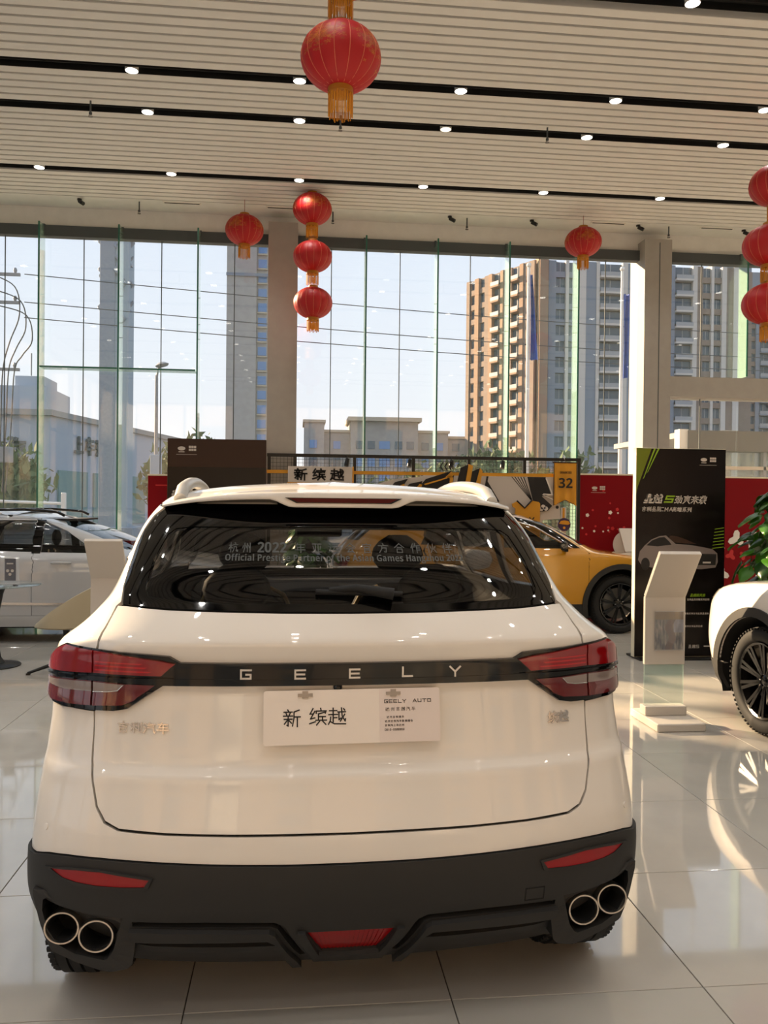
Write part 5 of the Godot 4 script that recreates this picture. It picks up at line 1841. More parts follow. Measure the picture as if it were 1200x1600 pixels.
func build_displays() -> void:
	flat_mat("print_car", Color(0.46, 0.42, 0.41), 0.3)
	var lf := flat_mat("leaflet", Color.WHITE, 0.4)
	lf.albedo_texture = leaflet_picture()
	lf.uv1_triplanar = true
	lf.uv1_scale = Vector3(4.8, 3.75, 4.8)
	lf.uv1_offset = Vector3(0.5, 0.5, 0.5)
	# tall dark display board to the right
	var b := thing("display_board", "tall black display board with a printed grey car and green corner stripes", "display board", Vector3(3.80, 0, -7.95))
	obj("panel", cbox(Vector3(0.93, 2.08, 0.075), 0.002), M.board_edge, b, Vector3(0, 1.06, -0.04))
	obj("print_face", cbox(Vector3(0.925, 2.07, 0.004), 0.0), M.board_dark, b, Vector3(0.002, 1.06, 0.0))
	var z := 0.0022
	obj("green_corner", prismed(v2([[-0.460, 2.094], [-0.31, 2.094], [-0.445, 1.72], [-0.460, 1.66]]), z, z + 0.001), M.print_green, b)
	for e in [[-0.285, 0.0], [-0.245, 0.0]]:
		var x: float = e[0]
		obj("green_stripe", prismed(v2([[x, 2.094], [x + 0.018, 2.094], [x - 0.10, 1.80 + (0.06 if x > -0.26 else 0.0)], [x - 0.11, 1.79 + (0.06 if x > -0.26 else 0.0)]]), z, z + 0.001), M.print_lime, b)
	brand_marks(b, 0.235, 1.99, 0.75, z)
	obj("headline", strokes("星越", 0.088, 0.094, 0.15, 0.001, 1.0, 0.22), M.print_silver, b, Vector3(-0.285, 1.595, z))
	obj("headline", strokes("S", 0.076, 0.1, 0.20, 0.001, 1.2, 0.35), M.print_lime, b, Vector3(-0.118, 1.593, z))
	obj("headline", strokes("劲爽来袭", 0.082, 0.084, 0.12, 0.001, 0.95, 0.22), M.print_silver, b, Vector3(0.105, 1.590, z))
	obj("subline", strokes("吉利品牌", 0.048, 0.052, 0.12, 0.001, 0.95, 0.12), M.print_silver, b, Vector3(-0.303, 1.492, z))
	obj("subline", strokes("CMA", 0.042, 0.046, 0.14, 0.001, 0.85, 0.12), M.print_silver, b, Vector3(-0.147, 1.491, z))
	obj("subline", strokes("高端系列", 0.048, 0.052, 0.12, 0.001, 0.95, 0.12), M.print_silver, b, Vector3(0.013, 1.490, z))
	printed_car(b, -0.435, 0.87, 0.84, z)
	for k in 7:
		obj("green_dash", prismed(v2([[0.36 - 0.004 * k, 1.30 - 0.032 * k], [0.455, 1.315 - 0.032 * k], [0.455, 1.308 - 0.032 * k], [0.36 - 0.004 * k, 1.294 - 0.032 * k]]), z, z + 0.001), M.print_lime, b)
	obj("small_heading", strokes("星越劲爽来", 0.030, 0.032, 0.14, 0.001, 0.95, 0.2), M.print_lime, b, Vector3(0.19, 0.635, z))
	obj("small_line", strokes("吉利品牌高端系列吉利", 0.022, 0.0235, 0.12, 0.001, 0.95), M.print_silver, b, Vector3(0.195, 0.592, z))
	obj("small_line", strokes("高端系列吉利品牌星越来", 0.020, 0.0235, 0.12, 0.001, 0.95), M.print_silver, b, Vector3(0.18, 0.452, z))
	obj("small_line", strokes("系列吉利品牌星越", 0.020, 0.0235, 0.12, 0.001, 0.95), M.print_silver, b, Vector3(0.15, 0.325, z))
	obj("foot_line", strokes("星越S", 0.034, 0.040, 0.14, 0.001, 0.95), M.print_silver, b, Vector3(0.155, 0.122, z))
	obj("foot_line", prismed(v2([[0.26, 0.118], [0.39, 0.118], [0.39, 0.130], [0.26, 0.130]]), z, z + 0.001), M.print_silver, b)
	obj("foot", cbox(Vector3(0.9, 0.02, 0.34), 0.003), M.black_metal, b, Vector3(0, 0.01, -0.06))
	# brown board behind the white car's roof
	var br := thing("brown_board", "dark brown display board with two small emblems beside the glass wall column", "display board", Vector3(-1.06, 0, -11.12))
	obj("panel", cbox(Vector3(1.28, 2.33, 0.07), 0.003), M.board_brown, br, Vector3(0, 1.185, -0.035))
	obj("lower_print", prismed(v2([[-0.638, 0.05], [0.638, 0.05], [0.638, 1.98], [-0.638, 1.98]]), 0.0, 0.001), M.board_dark, br)
	brand_marks(br, -0.46, 2.22, 1.1, 0.0006)
	obj("headline", strokes("新缤越", 0.16, 0.20, 0.16, 0.001, 1.0, 0.2), M.print_silver, br, Vector3(-0.30, 1.60, 0.002))
	obj("headline", strokes("上", 0.12, 0.20, 0.16, 0.001, 1.0, 0.2), M.print_silver, br, Vector3(0.36, 1.61, 0.002))
	obj("foot", cbox(Vector3(1.2, 0.02, 0.4), 0.003), M.black_metal, br, Vector3(0, 0.01, -0.05))
	# red panels along the glass wall
	var reds := [["red panel standing between the brown board and a street lamp outside", -2.01, -1.40], ["red panel printed with pale blossoms behind the yellow car", 3.97, 4.88], ["red panel with white and red printed waves behind the climbing plant", 5.34, 8.6]]
	for i in 3:
		var x0: float = reds[i][1]
		var x1: float = reds[i][2]
		var top: float = [1.89, 1.985, 1.97][i]
		var r := thing("red_backdrop", reds[i][0], "backdrop panel", Vector3((x0 + x1) * 0.5, 0, -11.48), 0.0, "red backdrop panels along the glass")
		obj("panel", cbox(Vector3(x1 - x0, top - 0.02, 0.04), 0.003), M.red_panel, r, Vector3(0, (top - 0.02) * 0.5, -0.02))
		obj("top_rail", cbox(Vector3(x1 - x0 + 0.01, 0.022, 0.05), 0.003), M.board_edge, r, Vector3(0, top - 0.01, -0.02))
		var w := x1 - x0
		if i == 0:
			obj("lettering", prismed(v2([[-w * 0.5 + 0.10, 1.735], [-w * 0.5 + 0.30, 1.735], [-w * 0.5 + 0.30, 1.75], [-w * 0.5 + 0.10, 1.75]]), 0.0, 0.001), M.red_bright, r)
		elif i == 1:
			brand_marks(r, -0.22, 1.78, 0.9, 0.001)
			var q := RandomNumberGenerator.new()
			q.seed = 21
			for k in 26:
				var c := Vector2(q.randf_range(-w * 0.45, w * 0.45), q.randf_range(0.95, 1.25) if k < 18 else q.randf_range(1.2, 1.75))
				var pts := []
				var rad := q.randf_range(0.012, 0.032)
				for j in 15:
					var a := TAU * j / 15
					pts.append(c + Vector2(cos(a), sin(a)) * rad * (0.55 + 0.45 * absf(cos(2.5 * a))))
				obj("blossom", prismed(pts, 0.0, 0.001), M.red_bright if k % 3 else M.print_white, r)
			var curl := []
			for j in 24:
				var a := TAU * j / 24
				curl.append(Vector2(0.22 + 0.16 * cos(a), 0.98 + 0.18 * sin(a)))
			obj("printed_wave", prismed(curl, 0.001, 0.002), M.print_white, r)
			obj("printed_wave", prismed(v2([[0.30, 0.80], [0.45, 0.86], [0.45, 1.10], [0.36, 1.05]]), 0.002, 0.003), M.red_bright, r)
		else:
			var q := RandomNumberGenerator.new()
			q.seed = 9
			for k in 34:
				var c := Vector2(-w * 0.5 + q.randf_range(0.05, 1.6), q.randf_range(0.25, 1.15))
				var pts := []
				var rad := q.randf_range(0.05, 0.14)
				var ph := q.randf() * TAU
				for j in 18:
					var a := TAU * j / 18
					pts.append(c + Vector2(cos(a), sin(a)) * rad * (0.7 + 0.3 * cos(3.0 * a + ph)))
				obj("printed_wave", prismed(pts, 0.0004 * k, 0.0004 * k + 0.001), M.print_white if k % 2 else M.red_bright, r)
	build_rack()
	info_stand("info_stand", "white info stand with a photo leaflet and glass foot before the black display board", Vector3(2.568, 0, -5.56), 0.0, true)
	info_stand("info_stand", "white info stand beside the cream lounge chair, its back to the room", Vector3(-1.535, 0, -7.0), 0.0, false)
	info_stand("info_stand", "white info stand in front of the red panel, behind the yellow bonnet", Vector3(4.68, 0, -11.2), PI, false)


func build_rack() -> void:
	# black frame with wire mesh, a painted board, a name sign, a pennant and a jersey
	var zr := -11.38
	var r := thing("mesh_rack", "black framed wire mesh rack behind the cars, with a yellow band across it", "display rack", Vector3(0, 0, zr))
	var posts := [-0.39, -0.04, 0.77, 1.58, 2.36, 3.15, 3.93]
	for x in posts:
		obj("post", cbox(Vector3(0.045, 2.18, 0.045), 0.003), M.black_metal, r, Vector3(x, 1.09, 0))
	obj("top_bar", cbox(Vector3(4.38, 0.045, 0.045), 0.003), M.black_metal, r, Vector3(1.77, 2.17, 0))
	obj("bottom_bar", cbox(Vector3(4.38, 0.045, 0.045), 0.003), M.black_metal, r, Vector3(1.77, 0.10, 0))
	var wm := MB.new()
	var x := -0.34
	while x < 3.9:
		wm.box(Vector3(x, 1.63, -0.03), Vector3(0.004, 1.06, 0.004))
		x += 0.05
	var y := 1.12
	while y < 2.15:
		wm.box(Vector3(1.77, y, -0.034), Vector3(4.3, 0.004, 0.004))
		y += 0.05
	obj("wire_mesh", wm.mesh(), M.black_metal, r)
	obj("yellow_band", cbox(Vector3(3.98, 0.045, 0.012), 0.0), M.print_gold, r, Vector3(1.57, 1.945, 0.03))
	# painted board fixed to the rack
	var m := thing("mural_board", "white board painted with black and yellow block shapes, fixed to the mesh rack", "painted board", Vector3(0, 0, zr + 0.045))
	obj("board", prismed(v2([[1.03, 1.0], [1.03, 1.78], [1.30, 1.86], [1.68, 1.90], [1.72, 1.92], [3.62, 1.92], [3.66, 1.34], [3.40, 1.32], [3.36, 1.0]]), 0.0, 0.012), M.mural_white, m)
	var black := [
		[[1.66, 1.77], [1.75, 1.87], [2.09, 1.98], [2.14, 1.94], [2.12, 1.75], [1.9, 1.72]], [[2.16, 1.72], [2.23, 2.03], [2.34, 2.08], [2.28, 1.72]], [[2.30, 1.72], [2.36, 1.97], [2.50, 2.03], [2.42, 1.72]],
		[[2.61, 1.85], [2.78, 1.57], [2.66, 1.56], [2.58, 1.69]], [[2.565, 1.71], [2.585, 1.71], [2.622, 1.918], [2.60, 1.918]], [[3.18, 1.918], [3.43, 1.918], [3.51, 1.68], [3.38, 1.65], [3.53, 1.52], [3.47, 1.45], [3.35, 1.43], [3.26, 1.59]],
		[[1.25, 1.74], [1.32, 1.82], [1.50, 1.87], [1.42, 1.75]], [[1.45, 1.70], [1.52, 1.80], [1.70, 1.84], [1.66, 1.72]], [[1.06, 1.40], [1.06, 1.70], [1.30, 1.62], [1.55, 1.66], [1.60, 1.5]], [[1.75, 1.3], [1.72, 1.62], [2.05, 1.68], [2.4, 1.66], [2.5, 1.35]]]
	for k in black.size():
		obj("black_block", prismed(v2(black[k]), 0.012, 0.028 + 0.002 * k), M.mural_black, m)
	for poly in [[[2.34, 2.08], [2.40, 2.06], [2.345, 1.72], [2.28, 1.72]], [[2.50, 2.03], [2.535, 1.99], [2.49, 1.72], [2.42, 1.72]], [[2.02, 1.90], [2.10, 1.975], [2.14, 1.94], [2.09, 1.88]], [[1.72, 1.80], [1.95, 1.87], [2.10, 1.92], [2.10, 1.905], [1.95, 1.85], [1.74, 1.785]], [[2.08, 1.88], [2.125, 1.90], [2.115, 1.74], [2.07, 1.74]], [[1.36, 1.76], [1.44, 1.80], [1.46, 1.78], [1.38, 1.74]], [[1.60, 1.73], [1.66, 1.80], [1.70, 1.79], [1.65, 1.72]]]:
		obj("yellow_side", prismed(v2(poly), 0.012, 0.050), M.print_gold, m)
	for k in 5:
		var x0 := 2.95 + 0.042 * k
		obj("fan_line", prismed(v2([[x0, 1.918], [x0 + 0.014, 1.918], [3.235 + 0.004 * k, 1.60], [3.225 + 0.004 * k, 1.60]]), 0.012, 0.014), M.mural_black, m)
	for e in [[[3.43, 1.90], [3.45, 1.90], [3.54, 1.68], [3.52, 1.68]], [[3.40, 1.69], [3.55, 1.68], [3.55, 1.665], [3.40, 1.675]], [[3.38, 1.675], [3.395, 1.675], [3.57, 1.60], [3.56, 1.59]]]:
		obj("white_line", prismed(v2(e), 0.030, 0.042), M.print_white, m)
	for d in [[3.40, 1.50, 0.035], [3.37, 1.47, 0.03], [3.44, 1.48, 0.03]]:
		obj("white_dot", prismed(CarSkin.circle(Vector2(d[0], d[1]), d[2], 14), 0.030, 0.044), M.mural_white, m)
	obj("black_dot", prismed(CarSkin.circle(Vector2(3.61, 1.50), 0.022, 14), 0.012, 0.016), M.mural_black, m)
	# arrow sign
	var ch := thing("arrow_sign", "small framed sign with three chevrons clipped to the mesh rack", "sign", Vector3(2.0, 2.045, zr + 0.125))
	obj("frame", tubed([Vector3(-0.12, -0.065, 0), Vector3(-0.115, 0.065, 0), Vector3(0.12, 0.065, 0), Vector3(0.115, -0.065, 0), Vector3(-0.12, -0.065, 0)], 0.005, 6), M.black_metal, ch)
	for k in 3:
		var cx := -0.07 + 0.06 * k
		obj("chevron", prismed(v2([[cx, 0.0], [cx + 0.035, 0.055], [cx + 0.055, 0.055], [cx + 0.02, 0.0], [cx + 0.05, -0.055], [cx + 0.03, -0.055]]), 0.0, 0.008), M.mural_black, ch)
	for xs in [0.66, 1.52, 2.10, 2.82]:
		var l := thing("clip_lamp", "small black clip lamp on the top bar of the mesh rack", "lamp", Vector3(xs, 2.15, zr + 0.03), 0.0, "clip lamps on the mesh rack")
		obj("arm", tubed([Vector3(0, 0.02, 0), Vector3(0.01, -0.03, 0.04)], 0.008, 6), M.black_metal, l)
		obj("head", tubed([Vector3(0.01, -0.02, 0.035), Vector3(-0.01, -0.12, 0.06)], [0.028, 0.034], 12), M.black_metal, l)
	# name sign
	var s := thing("name_sign", "white sign board with three black characters over the roof of the white car", "sign", Vector3(0.30, 1.91, zr + 0.07))
	obj("board", cbox(Vector3(0.87, 0.215, 0.03), 0.003), M.mural_white, s)
	obj("gold_edge", cbox(Vector3(0.90, 0.018, 0.045), 0.002), M.print_gold, s, Vector3(0.01, -0.117, -0.004))
	obj("gold_edge", cbox(Vector3(0.018, 0.235, 0.045), 0.002), M.print_gold, s, Vector3(0.446, -0.006, -0.004))
	obj("lettering", strokes("新缤越", 0.155, 0.245, 0.15, 0.004, 1.15), M.ink, s, Vector3(-0.02, 0.0, 0.0155))
	# pennant with 32
	var p := thing("pennant", "gold pennant with a dark 32 hanging from the mesh rack", "pennant", Vector3(3.71, 2.12, zr + 0.09))
	var cloth := MB.new()
	var rows := []
	for i in 17:
		var u := i / 16.0
		var col := PackedVector3Array()
		var tail := -0.60 + 0.075 * (1.0 - absf(2.0 * u - 1.0))
		for j in 9:
			var v := j / 8.0
			col.append(Vector3((u - 0.5) * 0.33, tail * v, 0.012 * sin(u * 15.0) * (0.3 + 0.7 * v)))
		rows.append(col)
	cloth.sheet(rows, true)
	obj("cloth", cloth.mesh(), M.print_gold, p)
	obj("rod", tubed([Vector3(-0.18, 0.005, 0), Vector3(0.18, 0.005, 0)], 0.009, 8), M.board_brown, p)
	for sx in [-1.0, 1.0]:
		obj("border", tubed([Vector3(0.163 * sx, -0.005, 0.002), Vector3(0.163 * sx, -0.3, 0.006), Vector3(0.163 * sx, -0.59, 0.004), Vector3(0.0, -0.52, 0.01)], 0.006, 6), M.board_brown, p)
	obj("number", words("32", 0.19, 0.004, true), M.mural_black, p, Vector3(0, -0.285, 0.022))
	obj("name_line", strokes("OOUOCOO", 0.028, 0.024, 0.22, 0.003, 0.7), M.board_brown, p, Vector3(0, -0.135, 0.020))
	obj("hook", tubed([Vector3(0, 0.0, 0), Vector3(0, 0.05, -0.03), Vector3(0, 0.09, -0.06)], 0.004, 6), M.black_metal, p)
	# jersey
	var j := thing("jersey", "gold sleeveless jersey with a dark V neck pinned to the mural board", "jersey", Vector3(3.16, 1.30, zr + 0.09))
	obj("cloth", prismed(v2([[-0.21, 0.24], [-0.20, 0.20], [-0.16, 0.18], [-0.17, -0.35], [0.19, -0.35], [0.19, 0.25], [0.17, 0.27], [0.07, 0.29], [-0.03, 0.19], [-0.13, 0.28]]), 0.0, 0.02), M.print_gold, j)
	obj("neck_band", tubed([Vector3(-0.14, 0.285, 0.02), Vector3(-0.03, 0.185, 0.024), Vector3(0.075, 0.295, 0.02)], 0.012, 6), M.mural_black, j)
	obj("lettering", strokes("AY", 0.075, 0.085, 0.2, 0.004, 0.9), M.mural_black, j, Vector3(0.03, 0.02, 0.021))
	# round emblem on a narrow white stand
	var e := thing("round_emblem", "purple and gold round emblem on a white strip beside the pennant", "emblem", Vector3(3.70, 1.26, zr + 0.09))
	obj("disc", prismed(CarSkin.circle(Vector2.ZERO, 0.092, 28), 0.0, 0.012), M.print_purple, e)
	obj("gold_band", prismed(v2([[-0.075, 0.012], [-0.05, 0.05], [0.0, 0.058], [0.06, 0.048], [0.085, 0.012], [0.05, -0.004], [-0.03, 0.004]]), 0.012, 0.016), M.print_gold, e)
	obj("small_mark", prismed(CarSkin.circle(Vector2(0.0, -0.045), 0.018, 12), 0.012, 0.015), M.print_gold, e)
	obj("strip", cbox(Vector3(0.075, 0.60, 0.01), 0.0), M.mural_white, e, Vector3(-0.005, -0.06, -0.01))
	obj("strip_edge", cbox(Vector3(0.03, 0.28, 0.011), 0.0), M.print_gold, e, Vector3(-0.005, 0.09, -0.009))
	# leaning white banner with lettering, seen through the car's windows
	var bn := thing("white_banner", "white banner with two dark characters hung low on the mesh rack", "banner", Vector3(0.48, 0, zr + 0.055))
	obj("board", cbox(Vector3(0.9, 0.30, 0.02), 0.002), M.mural_white, bn, Vector3(0, 1.38, 0))
	obj("lettering", strokes("新潮", 0.16, 0.22, 0.12, 0.003, 1.1, 0.2), M.ink, bn, Vector3(0, 1.38, 0.011))
	for sx in [-0.35, 0.35]:
		obj("hook", tubed([Vector3(sx, 1.53, 0), Vector3(sx, 1.56, -0.03), Vector3(sx, 1.55, -0.055)], 0.005, 6), M.black_metal, bn)


# ---------------------------------------------------------------- table and chairs at the left

func build_furniture() -> void:
	var t := thing("round_table", "round glass-topped table on a black trumpet foot by the pearl white car", "table", Vector3(-2.74, 0, -7.9))
	obj("table_top", lathed([Vector2(0.0, 0.735), Vector2(0.395, 0.735), Vector2(0.40, 0.74), Vector2(0.395, 0.745), Vector2(0.0, 0.745)], 48), M.table_glass, t)
	obj("column", lathed([Vector2(0.0, 0.73), Vector2(0.10, 0.73), Vector2(0.075, 0.66), Vector2(0.045, 0.5), Vector2(0.035, 0.35), Vector2(0.04, 0.2), Vector2(0.06, 0.08), Vector2(0.09, 0.03), Vector2(0.0, 0.03)], 28), M.black_metal, t)
	obj("foot", lathed([Vector2(0.0, 0.03), Vector2(0.10, 0.028), Vector2(0.225, 0.015), Vector2(0.23, 0.008), Vector2(0.225, 0.0), Vector2(0.0, 0.0)], 40), M.black_metal, t)
	var cards := [["clear card holder with a blue landscape leaflet on the glass table", Vector3(-2.73, 0.745, -7.80), 0.12, Color(0.42, 0.46, 0.58)], ["clear card holder with a dark leaflet of three pale discs on the glass table", Vector3(-2.565, 0.745, -7.82), -0.1, Color(0.16, 0.12, 0.18)]]
	for i in 2:
		var c := thing("card_holder", cards[i][0], "card holder", cards[i][1], cards[i][2], "card holders on the round table")
		var cm := flat_mat("card_%d" % i, cards[i][3], 0.4)
		obj("pocket", cbox(Vector3(0.135, 0.24, 0.012), 0.0), M.acrylic, c, Vector3(0, 0.135, 0.0))
		obj("foot", cbox(Vector3(0.135, 0.012, 0.08), 0.0), M.acrylic, c, Vector3(0, 0.006, 0))
		obj("leaflet", cbox(Vector3(0.10 if i else 0.13, 0.20, 0.003), 0.0), cm, c, Vector3(-0.012 * i, 0.14, 0.0))
		if i == 1:
			obj("heading", cbox(Vector3(0.06, 0.012, 0.001), 0.0), M.print_silver, c, Vector3(-0.012, 0.195, 0.008))
			for d in [[-0.033, 0.13], [0.009, 0.13], [-0.012, 0.098]]:
				obj("disc", prismed(CarSkin.circle(Vector2(d[0], d[1]), 0.014, 14), 0.007, 0.008), M.print_silver, c)
		else:
			obj("sky_band", cbox(Vector3(0.128, 0.07, 0.001), 0.0), M.tower_blue, c, Vector3(0, 0.20, 0.008))
	var keys := thing("car_key", "small black car key lying on the glass table", "car key", Vector3(-2.50, 0.745, -7.72), 0.5)
	obj("fob", cbox(Vector3(0.035, 0.014, 0.06), 0.005), M.black_metal, keys, Vector3(0, 0.007, 0))
	obj("key_ring", tubed([Vector3(0, 0.006, 0.03), Vector3(0.012, 0.006, 0.042), Vector3(0, 0.006, 0.054), Vector3(-0.012, 0.006, 0.042), Vector3(0, 0.006, 0.03)], 0.0018, 5), M.chrome, keys)
	lounge_chair(Vector3(-2.03, 0, -7.62), deg_to_rad(90.0), "cream shell lounge chair with curved arms and black star foot beside the info stand")
	lounge_chair(Vector3(-2.74, 0, -7.08), deg_to_rad(20.0), "cream shell lounge chair at the near side of the round table")


func lounge_chair(at: Vector3, turn: float, label: String) -> void:
	var c := thing("lounge_chair", label, "chair", at, turn, "cream lounge chairs")
	# shell: a wall that wraps round the seat, highest behind and sweeping down to the front of the arms
	var outer := []
	var inner := []
	for i in 33:
		var a := deg_to_rad(lerpf(-150.0, 150.0, i / 32.0))
		var top := 0.44 + 0.36 * pow(maxf(cos(a * 0.6), 0.0), 1.5)
		var low := 0.415
		var rl := 0.27
		var rt := 0.30 + 0.05 * cos(a)
		var dirv := Vector3(sin(a), 0, cos(a))
		outer.append(PackedVector3Array([dirv * rl + Vector3.UP * low, dirv * lerpf(rl, rt, 0.5) + Vector3.UP * lerpf(low, top, 0.5), dirv * rt + Vector3.UP * top, dirv * (rt - 0.022) + Vector3.UP * top]))
		inner.append(PackedVector3Array([dirv * (rt - 0.022) + Vector3.UP * top, dirv * (lerpf(rl, rt, 0.5) - 0.03) + Vector3.UP * lerpf(low, top, 0.5), dirv * (rl - 0.03) + Vector3.UP * low]))
	var sh := MB.new()
	sh.sheet(outer, true)
	sh.sheet(inner, true)
	obj("shell", sh.mesh(), M.cream_shell, c)
	obj("seat", lathed([Vector2(0.0, 0.455), Vector2(0.21, 0.452), Vector2(0.25, 0.43), Vector2(0.262, 0.405), Vector2(0.20, 0.395), Vector2(0.0, 0.39)], 36), M.cream_shell, c)
	obj("post", lathed([Vector2(0.0, 0.40), Vector2(0.05, 0.40), Vector2(0.028, 0.36), Vector2(0.025, 0.08), Vector2(0.0, 0.08)], 16), M.black_metal, c)
	for k in 4:
		var a := TAU * k / 4 + 0.5
		var leg := MB.new()
		leg.tube(PackedVector3Array([Vector3(0, 0.095, 0), Vector3(sin(a) * 0.16, 0.06, cos(a) * 0.16), Vector3(sin(a) * 0.32, 0.016, cos(a) * 0.32)]), [0.02, 0.016, 0.012], 8)
		leg.box(Vector3(sin(a) * 0.315, 0.008, cos(a) * 0.315), Vector3(0.03, 0.016, 0.03))
		obj("leg", leg.mesh(), M.black_metal, c)


# ---------------------------------------------------------------- plants

func heart_leaf(size: float) -> ArrayMesh:
	var key := "leaf%.2f" % size
	if cache.has(key):
		return cache[key]
	var b := MB.new()
	var rows := []
	for i in 7:
		var t := i / 6.0
		var half := size * 0.46 * pow(sin(PI * pow(clampf(t * 0.97 + 0.03, 0, 1), 0.62)), 0.8)
		var row := PackedVector3Array()
		for j in 5:
			var v := (j / 4.0 - 0.5) * 2.0
			row.append(Vector3(half * v, -size * 0.22 * t * t - 0.10 * size * v * v + 0.02 * size, size * (t - 0.08 * (1.0 - absf(v)) * (1.0 - t))))
		rows.append(row)
	b.sheet(rows, true)
	cache[key] = b.mesh()
	return cache[key]


func build_plants() -> void:
	pothos(Vector3(4.52, 0, -7.35), 1.68, 0.40, 165, "climbing pothos with broad heart leaves on a moss pole beside the black display board", 31)
	pothos(Vector3(0.13, 0, -9.5), 1.52, 0.21, 130, "leafy green potted plant standing before the mesh rack, ahead of the parked white car", 47)


func pothos(at: Vector3, height: float, spread: float, leaves: int, label: String, sd: int) -> void:
	var p := thing("potted_pothos", label, "plant", at)
	var q := RandomNumberGenerator.new()
	q.seed = sd
	obj("pot", lathed([Vector2(0.0, 0.0), Vector2(0.15, 0.0), Vector2(0.17, 0.05), Vector2(0.195, 0.30), Vector2(0.205, 0.33), Vector2(0.185, 0.33), Vector2(0.17, 0.28), Vector2(0.0, 0.28)], 32), M.pot_white, p)
	obj("soil", lathed([Vector2(0.0, 0.295), Vector2(0.12, 0.292), Vector2(0.174, 0.285), Vector2(0.0, 0.28)], 24), M.soil, p)
	obj("moss_pole", lathed([Vector2(0.0, 0.28), Vector2(0.045, 0.28), Vector2(0.05, 0.7), Vector2(0.045, height - 0.15), Vector2(0.0, height - 0.12)], 14), M.moss_pole, p)
	for k in leaves:
		var y := lerpf(0.36, height, (k + q.randf()) / leaves)
		var a := q.randf() * TAU
		var taper := 1.0 - 0.55 * smoothstep(height - 0.5, height, y)
		var r := spread * taper * q.randf_range(0.35, 0.95)
		var size: float = [0.14, 0.175, 0.215][q.randi() % 3]
		var tip := Vector3(sin(a) * r, y + q.randf_range(-0.04, 0.06), cos(a) * r)
		var root := Vector3(sin(a) * 0.03, y - 0.06, cos(a) * 0.03)
		if k % 3 == 0:
			obj("leaf_stem", tubed([root, root.lerp(tip, 0.5) + Vector3(0, 0.04, 0), tip], 0.0035, 4), M.leaf_2, p)
		var l := obj("leaf", heart_leaf(size), M["leaf_%d" % (q.randi() % 3)], p, tip)
		l.rotation = Vector3(q.randf_range(0.1, 1.0), a + q.randf_range(-0.4, 0.4), q.randf_range(-0.4, 0.4))
	for k in 5:
		var a := q.randf() * TAU
		var y := q.randf_range(0.6, 1.1)
		obj("hanging_vine", tubed([Vector3(sin(a) * 0.1, y + 0.1, cos(a) * 0.1), Vector3(sin(a) * 0.32, y, cos(a) * 0.32), Vector3(sin(a) * 0.36, y - 0.25, cos(a) * 0.36), Vector3(sin(a) * 0.30, y - 0.45, cos(a) * 0.30)], 0.004, 5), M.leaf_2, p)


# ---------------------------------------------------------------- lanterns

func lantern_body(flat: float, textured_uv: bool) -> ArrayMesh:
	var b := MB.new()
	var nu := 96
	var nv := 18
	var rows := []
	for i in nv + 1:
		var t := lerpf(0.16, PI - 0.16, i / float(nv))
		var line := PackedVector3Array()
		for j in nu:
			var a := TAU * j / nu
			var bulge := 1.0 - 0.018 * pow(absf(cos(a * 8.0)), 6.0) * sin(t)
			line.append(Vector3(0.25 * sin(t) * cos(a) * bulge, 0.25 * flat * cos(t), 0.25 * sin(t) * sin(a) * bulge))
		rows.append(line)
	b.sheet(rows, true, true)
	if textured_uv:
		b.uv.clear()
		for i in range(0, b.v.size(), 3):
			var us := []
			for k in 3:
				us.append(fposmod(atan2(b.v[i + k].z, b.v[i + k].x) / TAU, 1.0))
			for k in 3:
				if us[k] < us[0] - 0.5:
					us[k] += 1.0
				elif us[k] > us[0] + 0.5:
					us[k] -= 1.0
			for k in 3:
				b.uv.append(Vector2(us[k], clampf(0.5 - b.v[i + k].y / (0.5 * flat), 0.0, 1.0)))
	return b.mesh()


